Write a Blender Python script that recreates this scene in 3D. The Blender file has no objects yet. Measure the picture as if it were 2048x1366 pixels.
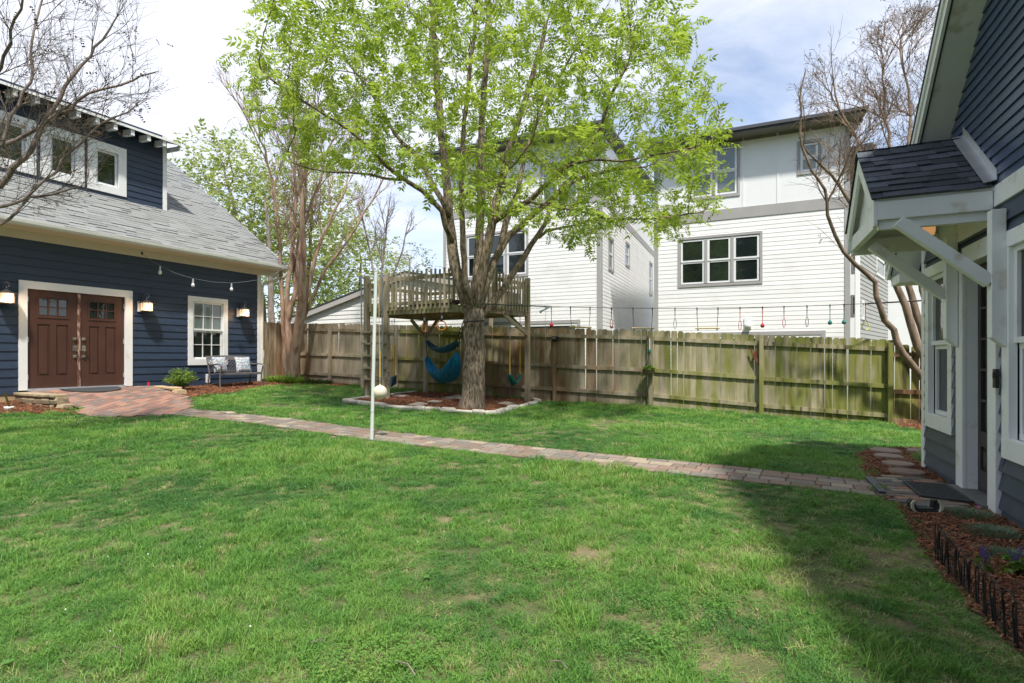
import bpy, bmesh, math, random
import numpy as np
from mathutils import Vector, Matrix, kdtree, noise
S = bpy.context.scene
COL = S.collection
R = random.Random(11)
NR = np.random.default_rng(11)
SKYX, SKYY = 17., 22.
F, CX, HY, CZ = 1050.0, 1024.0, 714.0, 1.36      # calibrated focal length (px of a 2048 px picture), horizon row, eye height

# ------------------------------------------------------------------ camera
cam = bpy.data.cameras.new('camera'); co = bpy.data.objects.new('camera', cam); COL.objects.link(co)
co.location = (0, 0, CZ); co.rotation_euler = (math.pi/2, 0, 0)
cam.sensor_width = 36; cam.lens = F/2048*36; cam.shift_y = (HY-683)/2048
cam.clip_start = .05; cam.clip_end = 1200
S.camera = co

# ------------------------------------------------------------------ sky, sun, exposure
SUN = Vector((.322, -1.53, 2.8)).normalized()      # towards the sun
w = bpy.data.worlds.new('World'); S.world = w; w.use_nodes = True
nt = w.node_tree; nt.nodes.clear()
def N(nt, t, **k):
    n = nt.nodes.new(t)
    for a, b in k.items(): setattr(n, a, b)
    return n
out = N(nt, 'ShaderNodeOutputWorld'); bg = N(nt, 'ShaderNodeBackground')
sky = N(nt, 'ShaderNodeTexSky', sky_type='NISHITA', sun_disc=False)
sky.sun_elevation = math.asin(SUN.z); sky.sun_rotation = math.atan2(SUN.x, SUN.y)
sky.air_density = 1.0; sky.dust_density = .6; sky.ozone_density = 1.6
tc = N(nt, 'ShaderNodeTexCoord'); sp = N(nt, 'ShaderNodeSeparateXYZ'); nt.links.new(tc.outputs['Generated'], sp.inputs[0])
mz = N(nt, 'ShaderNodeMath', operation='MAXIMUM'); nt.links.new(sp.outputs[2], mz.inputs[0]); mz.inputs[1].default_value = 0
ad = N(nt, 'ShaderNodeMath', operation='ADD'); nt.links.new(mz.outputs[0], ad.inputs[0]); ad.inputs[1].default_value = .22
cb = N(nt, 'ShaderNodeCombineXYZ')
for i in (0, 1):
    d = N(nt, 'ShaderNodeMath', operation='DIVIDE'); nt.links.new(sp.outputs[i], d.inputs[0]); nt.links.new(ad.outputs[0], d.inputs[1]); nt.links.new(d.outputs[0], cb.inputs[i])
def wnoise(scale, det, off, rough=.55, dist=0):
    mp = N(nt, 'ShaderNodeMapping'); mp.inputs['Location'].default_value = off; mp.inputs['Scale'].default_value = (1, 1.5, 1)
    mp.inputs['Rotation'].default_value = (0, 0, .6)
    nt.links.new(cb.outputs[0], mp.inputs[0])
    n = N(nt, 'ShaderNodeTexNoise'); n.inputs['Scale'].default_value = scale; n.inputs['Detail'].default_value = det
    n.inputs['Roughness'].default_value = rough; n.inputs['Distortion'].default_value = dist
    nt.links.new(mp.outputs[0], n.inputs[0]); return n
n1 = wnoise(.42, 3, (SKYX, SKYY, 0)); n2 = wnoise(2.2, 9, (3, 1, 0), .6, .6)
mx = N(nt, 'ShaderNodeMath', operation='MULTIPLY_ADD'); nt.links.new(n2.outputs[0], mx.inputs[0]); mx.inputs[1].default_value = .38; nt.links.new(n1.outputs[0], mx.inputs[2])
rp = N(nt, 'ShaderNodeMapRange'); nt.links.new(mx.outputs[0], rp.inputs[0])
rp.inputs[1].default_value = .57; rp.inputs[2].default_value = .78; rp.inputs[3].default_value = .16; rp.inputs[4].default_value = .97
mc = N(nt, 'ShaderNodeMix', data_type='RGBA'); nt.links.new(rp.outputs[0], mc.inputs[0])
nt.links.new(sky.outputs[0], mc.inputs[6]); mc.inputs[7].default_value = (4.9, 5.1, 5.7, 1)
nt.links.new(mc.outputs[2], bg.inputs[0]); bg.inputs[1].default_value = .12
nt.links.new(bg.outputs[0], out.inputs[0])
sl = bpy.data.lights.new('sun', 'SUN'); sl.energy = 3.3; sl.angle = math.radians(3.2); sl.color = (1, .95, .87)
so = bpy.data.objects.new('sun', sl); COL.objects.link(so); so.rotation_euler = SUN.to_track_quat('Z', 'Y').to_euler()
S.view_settings.view_transform = 'Standard'; S.view_settings.look = 'None'; S.view_settings.gamma = 1
S.view_settings.exposure = .90
S.render.engine = 'CYCLES'

# ------------------------------------------------------------------ ground shape and pixel helpers
_pts = [(0,2.5,-1.36),(-2,2.2,-1.34),(3,3,-1.33),(-8.5,9.5,-1.0),(-10.5,10,-1.02),(-7.6,15.8,-.80),(-5.66,16.5,-.79),(-3.4,15.6,-.9),(-1,11.5,-1.12),(1.14,13.8,-1.22),(3.4,12.9,-1.31),(5.7,12,-1.38),(7.9,11,-1.36),(4.9,6.2,-1.23),(3.9,4.4,-1.29),(-3,6,-1.2)]
def _b(x, y): return np.stack([np.ones_like(x), x, y, x*x*.1, x*y*.1, y*y*.1], -1)
_P = np.array(_pts, float); _C = np.linalg.lstsq(_b(_P[:,0], _P[:,1]), _P[:,2], rcond=None)[0]
def gza(x, y):                                   # height of the ground, arrays
    x = np.clip(np.asarray(x, float), -12, 10); y = np.clip(np.asarray(y, float), -1, 19)
    return _b(x, y) @ _C + CZ
def gz(x, y): return float(gza(x, y))
def gp(px, py):                                  # pixel -> point on the ground
    r = (px-CX)/F; s = (HY-py)/F; Y = 5.
    for i in range(60): Y = .6*Y+.4*max(.5, min((gz(r*Y, Y)-CZ)/s, 40))
    return Vector((r*Y, Y, gz(r*Y, Y)))
def at(px, py, Y): return Vector(((px-CX)/F*Y, Y, CZ+(HY-py)/F*Y))

class Fr:                                        # a building's own axes: x along its wall, y into it
    def __init__(s, o, ux):
        s.ux = Vector((ux[0], ux[1], 0)).normalized(); s.uy = Vector((-s.ux.y, s.ux.x, 0)); s.o = Vector((o[0], o[1], 0))
        s.M = Matrix(((s.ux.x, s.uy.x, 0, s.o.x), (s.ux.y, s.uy.y, 0, s.o.y), (0, 0, 1, 0), (0, 0, 0, 1)))
        s.a = math.atan2(s.ux.y, s.ux.x)
    def px(s, px, py, y=0):
        r = (px-CX)/F; ox = s.o.x+s.uy.x*y; oy = s.o.y+s.uy.y*y
        a = (r*oy-ox)/(s.ux.x-r*s.ux.y); Y = oy+s.ux.y*a
        return a, CZ+(HY-py)/F*Y
    def w(s, x, y, z): return s.M @ Vector((x, y, z))

# ------------------------------------------------------------------ objects
def wm(o):
    m = o.matrix_basis.copy()
    while o.parent: o = o.parent; m = o.matrix_basis @ m
    return m
def tag(o, label=None, cat=None, group=None, kind=None):
    if label: o['label'] = label
    if cat: o['category'] = cat
    if group: o['group'] = group
    if kind: o['kind'] = kind
    return o
def thing(name, label, cat, loc, rz=0, group=None):
    o = bpy.data.objects.new(name, None); COL.objects.link(o); o.location = loc; o.rotation_euler = (0, 0, rz); o.empty_display_size = .1
    return tag(o, label, cat, group)
def inst(name, me, parent=None, M=None, color=None):
    o = bpy.data.objects.new(name, me); COL.objects.link(o)
    if parent: o.parent = parent
    if M is not None: o.matrix_basis = (wm(parent).inverted() @ M) if parent else M
    if color: o.color = color
    return o
class MB:
    def __init__(s, M=None): s.v = []; s.f = []; s.M = M
    def add(s, vs, fs):
        n = len(s.v)
        for v in vs:
            v = Vector(v); s.v.append(s.M @ v if s.M else v)
        s.f += [tuple(i+n for i in f) for f in fs]; return s
    def box(s, x0, x1, y0, y1, z0, z1):
        return s.add([(x0,y0,z0),(x1,y0,z0),(x1,y1,z0),(x0,y1,z0),(x0,y0,z1),(x1,y0,z1),(x1,y1,z1),(x0,y1,z1)],
                     [(0,3,2,1),(4,5,6,7),(0,1,5,4),(1,2,6,5),(2,3,7,6),(3,0,4,7)])
    def bar(s, a, b, wd, ht, up=(0,0,1)):
        a = Vector(a); b = Vector(b); d = (b-a).normalized(); up = Vector(up)
        if abs(d.dot(up)) > .97: up = Vector((1,0,0))
        sx = d.cross(up).normalized(); sz = sx.cross(d)
        q = [(-1,-1),(1,-1),(1,1),(-1,1)]
        return s.add([a+sx*(i*wd/2)+sz*(j*ht/2) for i, j in q]+[b+sx*(i*wd/2)+sz*(j*ht/2) for i, j in q],
                     [(0,1,2,3),(7,6,5,4),(0,4,5,1),(1,5,6,2),(2,6,7,3),(3,7,4,0)])
    def prism(s, pts, d):                        # polygon (list of 3-vectors) swept by vector d
        n = len(pts); d = Vector(d); pts = [Vector(p) for p in pts]
        return s.add(pts+[p+d for p in pts], [tuple(range(n)), tuple(range(2*n-1, n-1, -1))]+[(i, i+n, (i+1) % n+n, (i+1) % n) for i in range(n)])
    def tube(s, pts, rads, n=6, closed=False):
        pts = [Vector(p) for p in pts]; m = len(pts)
        if not hasattr(rads, '__len__'): rads = [rads]*m
        vs = []; u = None
        for i, p in enumerate(pts):
            if closed: d = pts[(i+1) % m]-pts[i-1]
            else: d = pts[min(i+1, m-1)]-pts[max(i-1, 0)]
            d = d.normalized() if d.length > 1e-9 else Vector((0,0,1))
            if u is None: u = d.orthogonal().normalized()
            u = u-d*u.dot(d); u = u.normalized() if u.length > 1e-6 else d.orthogonal().normalized()
            v = d.cross(u)
            for k in range(n):
                a = 2*math.pi*k/n; vs.append(p+(u*math.cos(a)+v*math.sin(a))*rads[i])
        fs = []
        for i in range(m if closed else m-1):
            j = (i+1) % m
            for k in range(n): fs.append((i*n+k, i*n+(k+1) % n, j*n+(k+1) % n, j*n+k))
        if not closed:                           # caps keep their own corners, so that shading stays crisp
            k = len(vs); vs += vs[:n]+vs[(m-1)*n:m*n]; fs += [tuple(range(k, k+n))[::-1], tuple(range(k+n, k+2*n))]
        return s.add(vs, fs)
    def lathe(s, prof, c=(0,0,0), n=16):         # profile of (radius, z)
        vs = []; m = len(prof); c = Vector(c)
        for r, z in prof:
            for k in range(n):
                a = 2*math.pi*k/n; vs.append(c+Vector((r*math.cos(a), r*math.sin(a), z)))
        fs = [(i*n+k, i*n+(k+1) % n, (i+1)*n+(k+1) % n, (i+1)*n+k) for i in range(m-1) for k in range(n)]
        k = len(vs); vs += vs[:n]+vs[(m-1)*n:m*n]; fs += [tuple(range(k, k+n))[::-1], tuple(range(k+n, k+2*n))]
        return s.add(vs, fs)
    def mesh(s, name, mat, smooth=False, inv=None):
        me = bpy.data.meshes.new(name)
        vs = [tuple(inv @ v) for v in s.v] if inv is not None else [tuple(v) for v in s.v]
        me.from_pydata(vs, [], s.f); me.materials.append(mat)
        if smooth: me.polygons.foreach_set('use_smooth', [len(f) <= 4 for f in s.f])
        return me
    def build(s, name, mat, parent=None, smooth=False, bevel=0, label=None, color=None):
        me = s.mesh(name, mat, smooth, wm(parent).inverted() if parent else None)
        o = inst(name, me, parent, None, color)
        if label: o['label'] = label
        if bevel:
            b = o.modifiers.new('bevel', 'BEVEL'); b.width = bevel; b.segments = 2; b.limit_method = 'ANGLE'
        return o

# ------------------------------------------------------------------ materials
def mat(name, cols, scale=6, stretch=(1,1,1), detail=5, rough=.7, bump=.1, bscale=None, rnd=.12, metal=0, spec=.4,
        coord='Object', ramp=(.3,.7), wear=None, emit=None, perobj=None, trans=0, hrnd=0, bdist=.01, wear_scale=3, wear_at=.58):
    m = bpy.data.materials.new(name); m.use_nodes = True; t = m.node_tree; t.nodes.clear(); L = t.links.new
    o = N(t, 'ShaderNodeOutputMaterial'); p = N(t, 'ShaderNodeBsdfPrincipled'); L(p.outputs[0], o.inputs[0])
    p.inputs['Roughness'].default_value = rough; p.inputs['Metallic'].default_value = metal
    p.inputs['Specular IOR Level'].default_value = spec
    oi = N(t, 'ShaderNodeObjectInfo')
    if coord == 'World': g = N(t, 'ShaderNodeNewGeometry'); vec = g.outputs['Position']
    else:
        c = N(t, 'ShaderNodeTexCoord'); vm = N(t, 'ShaderNodeVectorMath', operation='MULTIPLY_ADD')
        L(oi.outputs['Random'], vm.inputs[0]); vm.inputs[1].default_value = (37, 17, 53); L(c.outputs['Object'], vm.inputs[2]); vec = vm.outputs[0]
    mp = N(t, 'ShaderNodeMapping'); mp.inputs['Scale'].default_value = stretch; L(vec, mp.inputs[0])
    n = N(t, 'ShaderNodeTexNoise'); n.inputs['Scale'].default_value = scale; n.inputs['Detail'].default_value = detail; n.inputs['Roughness'].default_value = .6
    L(mp.outputs[0], n.inputs[0])
    r = N(t, 'ShaderNodeValToRGB'); L(n.outputs[0], r.inputs[0])
    els = r.color_ramp.elements; k = len(cols)
    for i, c in enumerate(cols):
        pos = ramp[0]+(ramp[1]-ramp[0])*i/max(k-1, 1)
        e = els[i] if i < 2 else els.new(pos)
        e.position = pos; e.color = (*c, 1)
    if k == 1: els[1].color = (*cols[0], 1)
    cur = r.outputs[0]
    if perobj:                                   # colours told apart object by object
        r2 = N(t, 'ShaderNodeValToRGB'); r2.color_ramp.interpolation = 'CONSTANT'; L(oi.outputs['Random'], r2.inputs[0])
        for i, c in enumerate(perobj):
            e = r2.color_ramp.elements[i] if i < 2 else r2.color_ramp.elements.new(i/len(perobj))
            e.position = i/len(perobj); e.color = (*c, 1)
        mm = N(t, 'ShaderNodeMix', data_type='RGBA', blend_type='MULTIPLY'); mm.inputs[0].default_value = 1
        L(r2.outputs[0], mm.inputs[6]); L(cur, mm.inputs[7]); cur = mm.outputs[2]
    if wear:
        n3 = N(t, 'ShaderNodeTexNoise'); n3.inputs['Scale'].default_value = wear_scale; n3.inputs['Detail'].default_value = 6
        mp3 = N(t, 'ShaderNodeMapping'); mp3.inputs['Location'].default_value = (5, 3, 1); L(vec, mp3.inputs[0]); L(mp3.outputs[0], n3.inputs[0])
        mr = N(t, 'ShaderNodeMapRange'); L(n3.outputs[0], mr.inputs[0]); mr.inputs[1].default_value = wear_at; mr.inputs[2].default_value = wear_at+.14
        mm = N(t, 'ShaderNodeMix', data_type='RGBA'); L(mr.outputs[0], mm.inputs[0]); L(cur, mm.inputs[6]); mm.inputs[7].default_value = (*wear, 1); cur = mm.outputs[2]
    if rnd or hrnd:
        h = N(t, 'ShaderNodeHueSaturation'); L(cur, h.inputs['Color'])
        mr = N(t, 'ShaderNodeMapRange'); L(oi.outputs['Random'], mr.inputs[0]); mr.inputs[3].default_value = 1-rnd; mr.inputs[4].default_value = 1+rnd; L(mr.outputs[0], h.inputs['Value'])
        cur = h.outputs[0]
    L(cur, p.inputs['Base Color'])
    if bump:
        b = N(t, 'ShaderNodeBump'); b.inputs['Strength'].default_value = bump; b.inputs['Distance'].default_value = bdist
        n2 = N(t, 'ShaderNodeTexNoise'); n2.inputs['Scale'].default_value = bscale or scale*4; n2.inputs['Detail'].default_value = 6
        L(mp.outputs[0], n2.inputs[0]); L(n2.outputs[0], b.inputs['Height']); L(b.outputs[0], p.inputs['Normal'])
    if emit: p.inputs['Emission Color'].default_value = (*emit[0], 1); p.inputs['Emission Strength'].default_value = emit[1]
    m['cur'] = 0
    return m

M = {}
M['navy'] = mat('navy_paint', [(.022,.037,.068),(.031,.049,.088)], 5, (1,1,3), rough=.42, bump=.25, bscale=60, rnd=.10, bdist=.002, wear=(.045,.066,.11), wear_at=.66)
M['navy_low'] = mat('faded_navy_paint', [(.050,.068,.098),(.068,.088,.125)], 5, (1,1,2), rough=.5, bump=.25, bscale=60, rnd=.10, bdist=.002, wear=(.085,.095,.11), wear_at=.56)
M['navy_gable'] = mat('navy_satin_paint', [(.045,.070,.135),(.060,.088,.165)], 5, (1,1,3), rough=.30, bump=.2, bscale=60, rnd=.08, bdist=.002)
M['white'] = mat('white_trim_paint', [(.74,.75,.76),(.80,.81,.81)], 4, rough=.5, bump=.05, rnd=.03, wear=(.62,.60,.54), wear_at=.62)
M['trim_dirty'] = mat('weathered_white_trim', [(.76,.78,.77),(.83,.84,.83)], 3, (1,1,.4), rough=.5, bump=.25, bscale=40, rnd=.04, wear=(.56,.52,.43), wear_at=.60, wear_scale=5, bdist=.002)
M['frieze'] = mat('cream_frieze_paint', [(.60,.56,.47),(.66,.61,.51)], 2, rough=.6, bump=.05, rnd=.03)
M['gutter'] = mat('gutter_metal', [(.62,.62,.58),(.70,.70,.66)], 3, rough=.4, bump=.03, rnd=.03)
M['brown_door'] = mat('brown_door_paint', [(.062,.026,.018),(.085,.036,.025)], 4, (1,1,.4), rough=.45, bump=.15, bscale=40, rnd=.05, bdist=.002, wear=(.16,.085,.06), wear_at=.68)
M['bare_edge'] = mat('worn_door_edge', [(.12,.05,.034),(.42,.30,.24)], 22, (1,1,.3), rough=.6, bump=.2, ramp=(.45,.6))
M['dark_door'] = mat('dark_brown_door', [(.040,.034,.030),(.052,.045,.040)], 4, (1,1,.4), rough=.4, bump=.1, bscale=40, rnd=.04, bdist=.002)
M['glass'] = mat('window_glass', [(.010,.016,.016),(.018,.026,.024)], 1, rough=.02, bump=.22, bscale=1.6, rnd=.3, spec=.9, bdist=.02)
M['glass_blind'] = mat('window_glass_over_blinds', [(.12,.15,.15),(.15,.19,.18)], 1, rough=.04, bump=.06, bscale=1.2, rnd=.1, spec=.9, bdist=.02)
M['shingle'] = mat('grey_shingle', [(.16,.165,.165),(.29,.30,.295)], 90, rough=.9, bump=.6, bscale=150, rnd=.14, spec=.2, bdist=.004)
M['shingle_dark'] = mat('charcoal_shingle', [(.030,.038,.050),(.11,.125,.145)], 110, rough=.85, bump=.7, bscale=170, rnd=.42, spec=.25, bdist=.004)
M['metal'] = mat('flashing_metal', [(.50,.52,.55),(.60,.62,.65)], 6, rough=.35, metal=.6, rnd=0)
M['galv'] = mat('galvanised_metal', [(.42,.46,.50),(.55,.60,.64)], 12, rough=.4, metal=.5, rnd=.1)
M['black'] = mat('black_metal', [(.012,.012,.013),(.03,.03,.03)], 20, rough=.5, rnd=.1, bump=.2)
M['bronze'] = mat('dark_bronze', [(.04,.035,.035),(.08,.07,.065)], 12, rough=.45, metal=.4, rnd=.1)
M['brass'] = mat('tarnished_hardware', [(.20,.19,.17),(.42,.38,.32)], 40, rough=.4, metal=.7, rnd=.3)
M['lamp_glass'] = mat('lantern_glass', [(.85,.72,.55),(.9,.8,.66)], 30, (1,1,.1), rough=.4, rnd=0, emit=((1,.62,.33), .55))
M['lamp_core'] = mat('lit_bulb', [(1,.9,.7)], 3, rnd=0, bump=0, emit=((1,.70,.38), 9))
M['cord'] = mat('grey_cord', [(.22,.23,.25)], 5, rnd=0)
M['bulb'] = mat('clear_bulb', [(.62,.64,.68),(.80,.82,.85)], 10, rough=.12, rnd=.05, spec=.8)
M['townwhite'] = mat('white_lap_siding', [(.80,.80,.785),(.85,.85,.835)], 1.5, (1,1,2), rough=.6, bump=.15, bscale=2.5, rnd=.035, coord='World', wear=(.76,.755,.73), wear_at=.58, wear_scale=.9, bdist=.02)
M['towngrey'] = mat('grey_trim_paint', [(.34,.33,.32),(.38,.37,.36)], 2, rough=.6, bump=.05, rnd=.03)
M['townpanel'] = mat('white_wall_panel', [(.76,.77,.77),(.80,.81,.80)], 1.5, rough=.6, bump=.05, rnd=.02)
M['townshaded'] = mat('shaded_beige_siding', [(.34,.34,.315),(.38,.38,.355)], 1.5, rough=.6, bump=.05, rnd=.03)  # beige siding of the third house, its shade put into the colour
M['roofdark'] = mat('dark_roof_edge', [(.05,.055,.065),(.075,.08,.09)], 3, rough=.5, rnd=.05)
M['soffit'] = mat('grey_soffit', [(.17,.165,.16),(.20,.195,.19)], 2, rough=.6, rnd=.03)
M['brickpave'] = mat('brick_paver', [(.75,.75,.75),(1.1,1.1,1.1)], 25, rough=.9, bump=.7, bscale=60, rnd=.12, bdist=.006,
    perobj=[(.25,.18,.135),(.215,.165,.13),(.20,.175,.15),(.26,.18,.14),(.245,.215,.175),(.33,.275,.20),(.17,.15,.13),(.25,.20,.165)])
M['ramppave'] = mat('red_brick_paver', [(.75,.75,.75),(1.1,1.1,1.1)], 25, rough=.9, bump=.7, bscale=60, rnd=.12, bdist=.006,
    perobj=[(.30,.165,.125),(.25,.145,.115),(.20,.14,.12),(.34,.19,.14),(.19,.15,.13),(.27,.18,.145)])
M['housepave'] = mat('grey_red_paver', [(.75,.75,.75),(1.1,1.1,1.1)], 25, rough=.9, bump=.7, bscale=60, rnd=.12, bdist=.006,
    perobj=[(.13,.12,.11),(.17,.14,.12),(.33,.17,.12),(.15,.14,.12),(.22,.17,.14),(.12,.12,.12),(.26,.22,.16)])
M['mortar'] = mat('paving_sand', [(.10,.08,.06),(.17,.14,.10)], 30, rough=1, bump=.5)
M['block'] = mat('tan_retaining_block', [(.30,.24,.15),(.44,.36,.24)], 18, rough=.95, bump=.8, bscale=50, rnd=.14, bdist=.01, wear=(.17,.16,.11), wear_at=.56, wear_scale=5)
M['blockpale'] = mat('pale_tan_block', [(.44,.33,.19),(.52,.40,.25)], 12, rough=.95, bump=.5, bscale=50, rnd=.12, bdist=.006)
M['foundation'] = mat('tan_foundation', [(.42,.31,.18),(.48,.36,.22)], 4, rough=.9, bump=.2, rnd=0)
M['edgestone'] = mat('limestone', [(.40,.37,.31),(.58,.55,.48)], 9, rough=.9, bump=.8, bscale=30, rnd=.1, bdist=.015)
M['flag'] = mat('flagstone', [(.30,.25,.20),(.42,.36,.30)], 9, rough=.9, bump=.6, bscale=30, rnd=.16, bdist=.008)
M['step'] = mat('brown_stepping_stone', [(.17,.125,.095),(.24,.18,.14)], 14, rough=.95, bump=.6, bscale=60, rnd=.08, bdist=.006)
M['mulch'] = mat('mulch_floor', [(.06,.030,.018),(.16,.082,.048),(.26,.14,.08)], 38, rough=1, bump=1, bscale=70, rnd=0, bdist=.03, coord='World')
M['soil'] = mat('lawn_floor', [(.075,.105,.032),(.12,.135,.050),(.27,.21,.125)], 1.6, rough=1, bump=.9, bscale=60, rnd=0, bdist=.03, coord='World', ramp=(.40,.66), detail=9)
M['slate'] = mat('drain_grate', [(.045,.055,.07),(.075,.085,.10)], 30, rough=.5, rnd=.1)
M['rubber'] = mat('rubber_mat', [(.030,.033,.037),(.060,.064,.068)], 60, rough=.75, bump=.5, bscale=120, rnd=.1)
M['thresh'] = mat('concrete_sill', [(.10,.10,.10),(.15,.15,.145)], 20, rough=.8, bump=.3)
M['orange'] = mat('orange_plastic', [(.80,.27,.03),(.90,.34,.05)], 5, rough=.4, rnd=.05)
M['hotorange'] = mat('orange_sleeve', [(.75,.10,.02)], 5, rough=.5, rnd=.05)
M['teal'] = mat('teal_hammock_cloth', [(.0,.06,.26),(.0,.20,.38),(.01,.28,.42)], 3, (9,2,1), rough=.7, bump=.3, rnd=.05)
M['tealdark'] = mat('faded_teal_cloth', [(.012,.085,.14),(.03,.15,.22)], 3, (9,1,1), rough=.7, bump=.3, rnd=.05)
M['greenseat'] = mat('green_rubber', [(.0,.12,.11),(.0,.17,.15)], 5, rough=.4, rnd=.1)
M['blueseat'] = mat('blue_rubber', [(.06,.12,.20),(.08,.16,.26)], 5, rough=.4, rnd=.1)
M['yellow'] = mat('yellow_sleeve', [(.72,.45,.02),(.80,.52,.03)], 30, rough=.4, rnd=.05)
M['pole'] = mat('white_pole_paint', [(.60,.66,.62),(.72,.77,.73)], 8, (1,1,.3), rough=.4, rnd=0)
M['ball'] = mat('scuffed_white_ball', [(.50,.45,.33),(.72,.67,.54)], 6, rough=.5, bump=.2, rnd=0)
M['rope'] = mat('tan_rope', [(.50,.38,.18),(.60,.48,.26)], 40, rough=.8)
M['strap'] = mat('black_strap', [(.012,.014,.02),(.03,.03,.04)], 20, rough=.7)
M['linegreen'] = mat('dark_green_webbing', [(.04,.06,.05),(.08,.10,.09)], 20, rough=.7)
M['red'] = mat('red_rope', [(.45,.02,.03),(.55,.03,.04)], 20, rough=.6)
M['green'] = mat('teal_rope', [(.01,.16,.13),(.02,.20,.17)], 20, rough=.6)
M['bluegrey'] = mat('blue_grey_rope', [(.10,.17,.22),(.16,.24,.30)], 20, rough=.6)
M['limeyel'] = mat('lime_ring', [(.60,.60,.05)], 20, rough=.5)
M['benchgrey'] = mat('grey_cast_metal', [(.13,.12,.13),(.19,.18,.185)], 12, rough=.45, metal=.2, rnd=.05, bump=.2)
M['plastic_white'] = mat('white_plastic', [(.7,.7,.68)], 5, rough=.5, rnd=0)
M['cream_bristle'] = mat('cream_plastic', [(.50,.50,.36),(.58,.57,.42)], 30, rough=.7, bump=.5)
M['rust'] = mat('rusty_red_metal', [(.13,.035,.018),(.22,.075,.04)], 15, rough=.8, bump=.4)
M['purple'] = mat('purple_flower', [(.16,.11,.36),(.24,.18,.46)], 20, rough=.7)
M['pink'] = mat('pink_flower', [(.65,.12,.40)], 20, rough=.7)
M['redfl'] = mat('red_plastic_cup', [(.70,.03,.08)], 20, rough=.6)

def treewood(name, algae=True):                   # weathered fence and deck timber; Object colour: r = green algae, g = darkness, b = bare reddish wood
    m = mat(name, [(.27,.225,.155),(.42,.355,.255),(.50,.44,.34)], 9, (1,1,.12), detail=8, rough=.85, bump=.5, bscale=30, rnd=.14, bdist=.004)
    t = m.node_tree; L = t.links.new; p = next(n for n in t.nodes if n.type == 'BSDF_PRINCIPLED')
    cur = p.inputs['Base Color'].links[0].from_socket
    oi = N(t, 'ShaderNodeObjectInfo'); sc = N(t, 'ShaderNodeSeparateColor'); L(oi.outputs['Color'], sc.inputs[0])
    g = N(t, 'ShaderNodeNewGeometry')
    def mask(scale, stretch, sock, lo, hi):
        mp = N(t, 'ShaderNodeMapping'); mp.inputs['Scale'].default_value = stretch; L(g.outputs['Position'], mp.inputs[0])
        n = N(t, 'ShaderNodeTexNoise'); n.inputs['Scale'].default_value = scale; n.inputs['Detail'].default_value = 5; L(mp.outputs[0], n.inputs[0])
        a = N(t, 'ShaderNodeMath', operation='ADD'); L(n.outputs[0], a.inputs[0]); L(sock, a.inputs[1])
        r = N(t, 'ShaderNodeMapRange'); r.inputs[1].default_value = lo; r.inputs[2].default_value = hi; L(a.outputs[0], r.inputs[0]); return r.outputs[0]
    def mix(fac, cur, col, mode='MIX'):
        mm = N(t, 'ShaderNodeMix', data_type='RGBA', blend_type=mode); L(fac, mm.inputs[0]); L(cur, mm.inputs[6]); mm.inputs[7].default_value = (*col, 1); return mm.outputs[2]
    cur = mix(mask(2.0, (1,1,.45), sc.outputs[2], .85, 1.2), cur, (.80,.52,.36), 'MULTIPLY')
    cur = mix(mask(3.6, (1.3,1.3,.35), sc.outputs[0], .76, 1.14), cur, (.205,.215,.048))
    cur = mix(mask(7, (2,2,.18), sc.outputs[1], .82, 1.15), cur, (.22,.20,.16), 'MULTIPLY')
    L(cur, p.inputs['Base Color']); return m
M['timber'] = treewood('weathered_timber')
M['rail'] = treewood('weathered_rail')

def leafmat(name, a, b, tr=.45):
    m = bpy.data.materials.new(name); m.use_nodes = True; t = m.node_tree; t.nodes.clear(); L = t.links.new
    o = N(t, 'ShaderNodeOutputMaterial'); p = N(t, 'ShaderNodeBsdfPrincipled'); tl = N(t, 'ShaderNodeBsdfTranslucent'); ms = N(t, 'ShaderNodeMixShader'); ms.inputs[0].default_value = tr
    p.inputs['Roughness'].default_value = .45; p.inputs['Specular IOR Level'].default_value = .35
    g = N(t, 'ShaderNodeNewGeometry'); n = N(t, 'ShaderNodeTexNoise'); n.inputs['Scale'].default_value = 1.1; n.inputs['Detail'].default_value = 5; L(g.outputs['Position'], n.inputs[0])
    ad = N(t, 'ShaderNodeMath', operation='MULTIPLY_ADD'); L(g.outputs['Random Per Island'], ad.inputs[0]); ad.inputs[1].default_value = .35; L(n.outputs[0], ad.inputs[2])
    mr = N(t, 'ShaderNodeMapRange'); L(ad.outputs[0], mr.inputs[0]); mr.inputs[1].default_value = .42; mr.inputs[2].default_value = .92
    mx = N(t, 'ShaderNodeMix', data_type='RGBA'); L(mr.outputs[0], mx.inputs[0]); mx.inputs[6].default_value = (*a, 1); mx.inputs[7].default_value = (*b, 1)
    L(mx.outputs[2], p.inputs['Base Color']); L(mx.outputs[2], tl.inputs[0]); L(p.outputs[0], ms.inputs[1]); L(tl.outputs[0], ms.inputs[2]); L(ms.outputs[0], o.inputs[0])
    return m
M['leaf'] = leafmat('fresh_green_leaf', (.19,.31,.022), (.45,.56,.065), .5)
M['leaf_back'] = leafmat('yellow_green_leaf', (.21,.29,.05), (.42,.48,.12), .45)
M['leaf_far'] = leafmat('olive_leaf', (.14,.17,.05), (.28,.30,.10), .4)
M['leaf_wood'] = leafmat('dark_green_leaf', (.02,.05,.012), (.05,.10,.02), .3)
M['leaf_shrub'] = leafmat('bright_shrub_leaf', (.09,.20,.03), (.24,.38,.05), .4)
M['leaf_blue'] = leafmat('blue_green_leaf', (.10,.18,.10), (.18,.28,.17), .3)
M['leaf_dead'] = leafmat('brown_seed_pod', (.06,.035,.02), (.16,.09,.05), .1)
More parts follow.
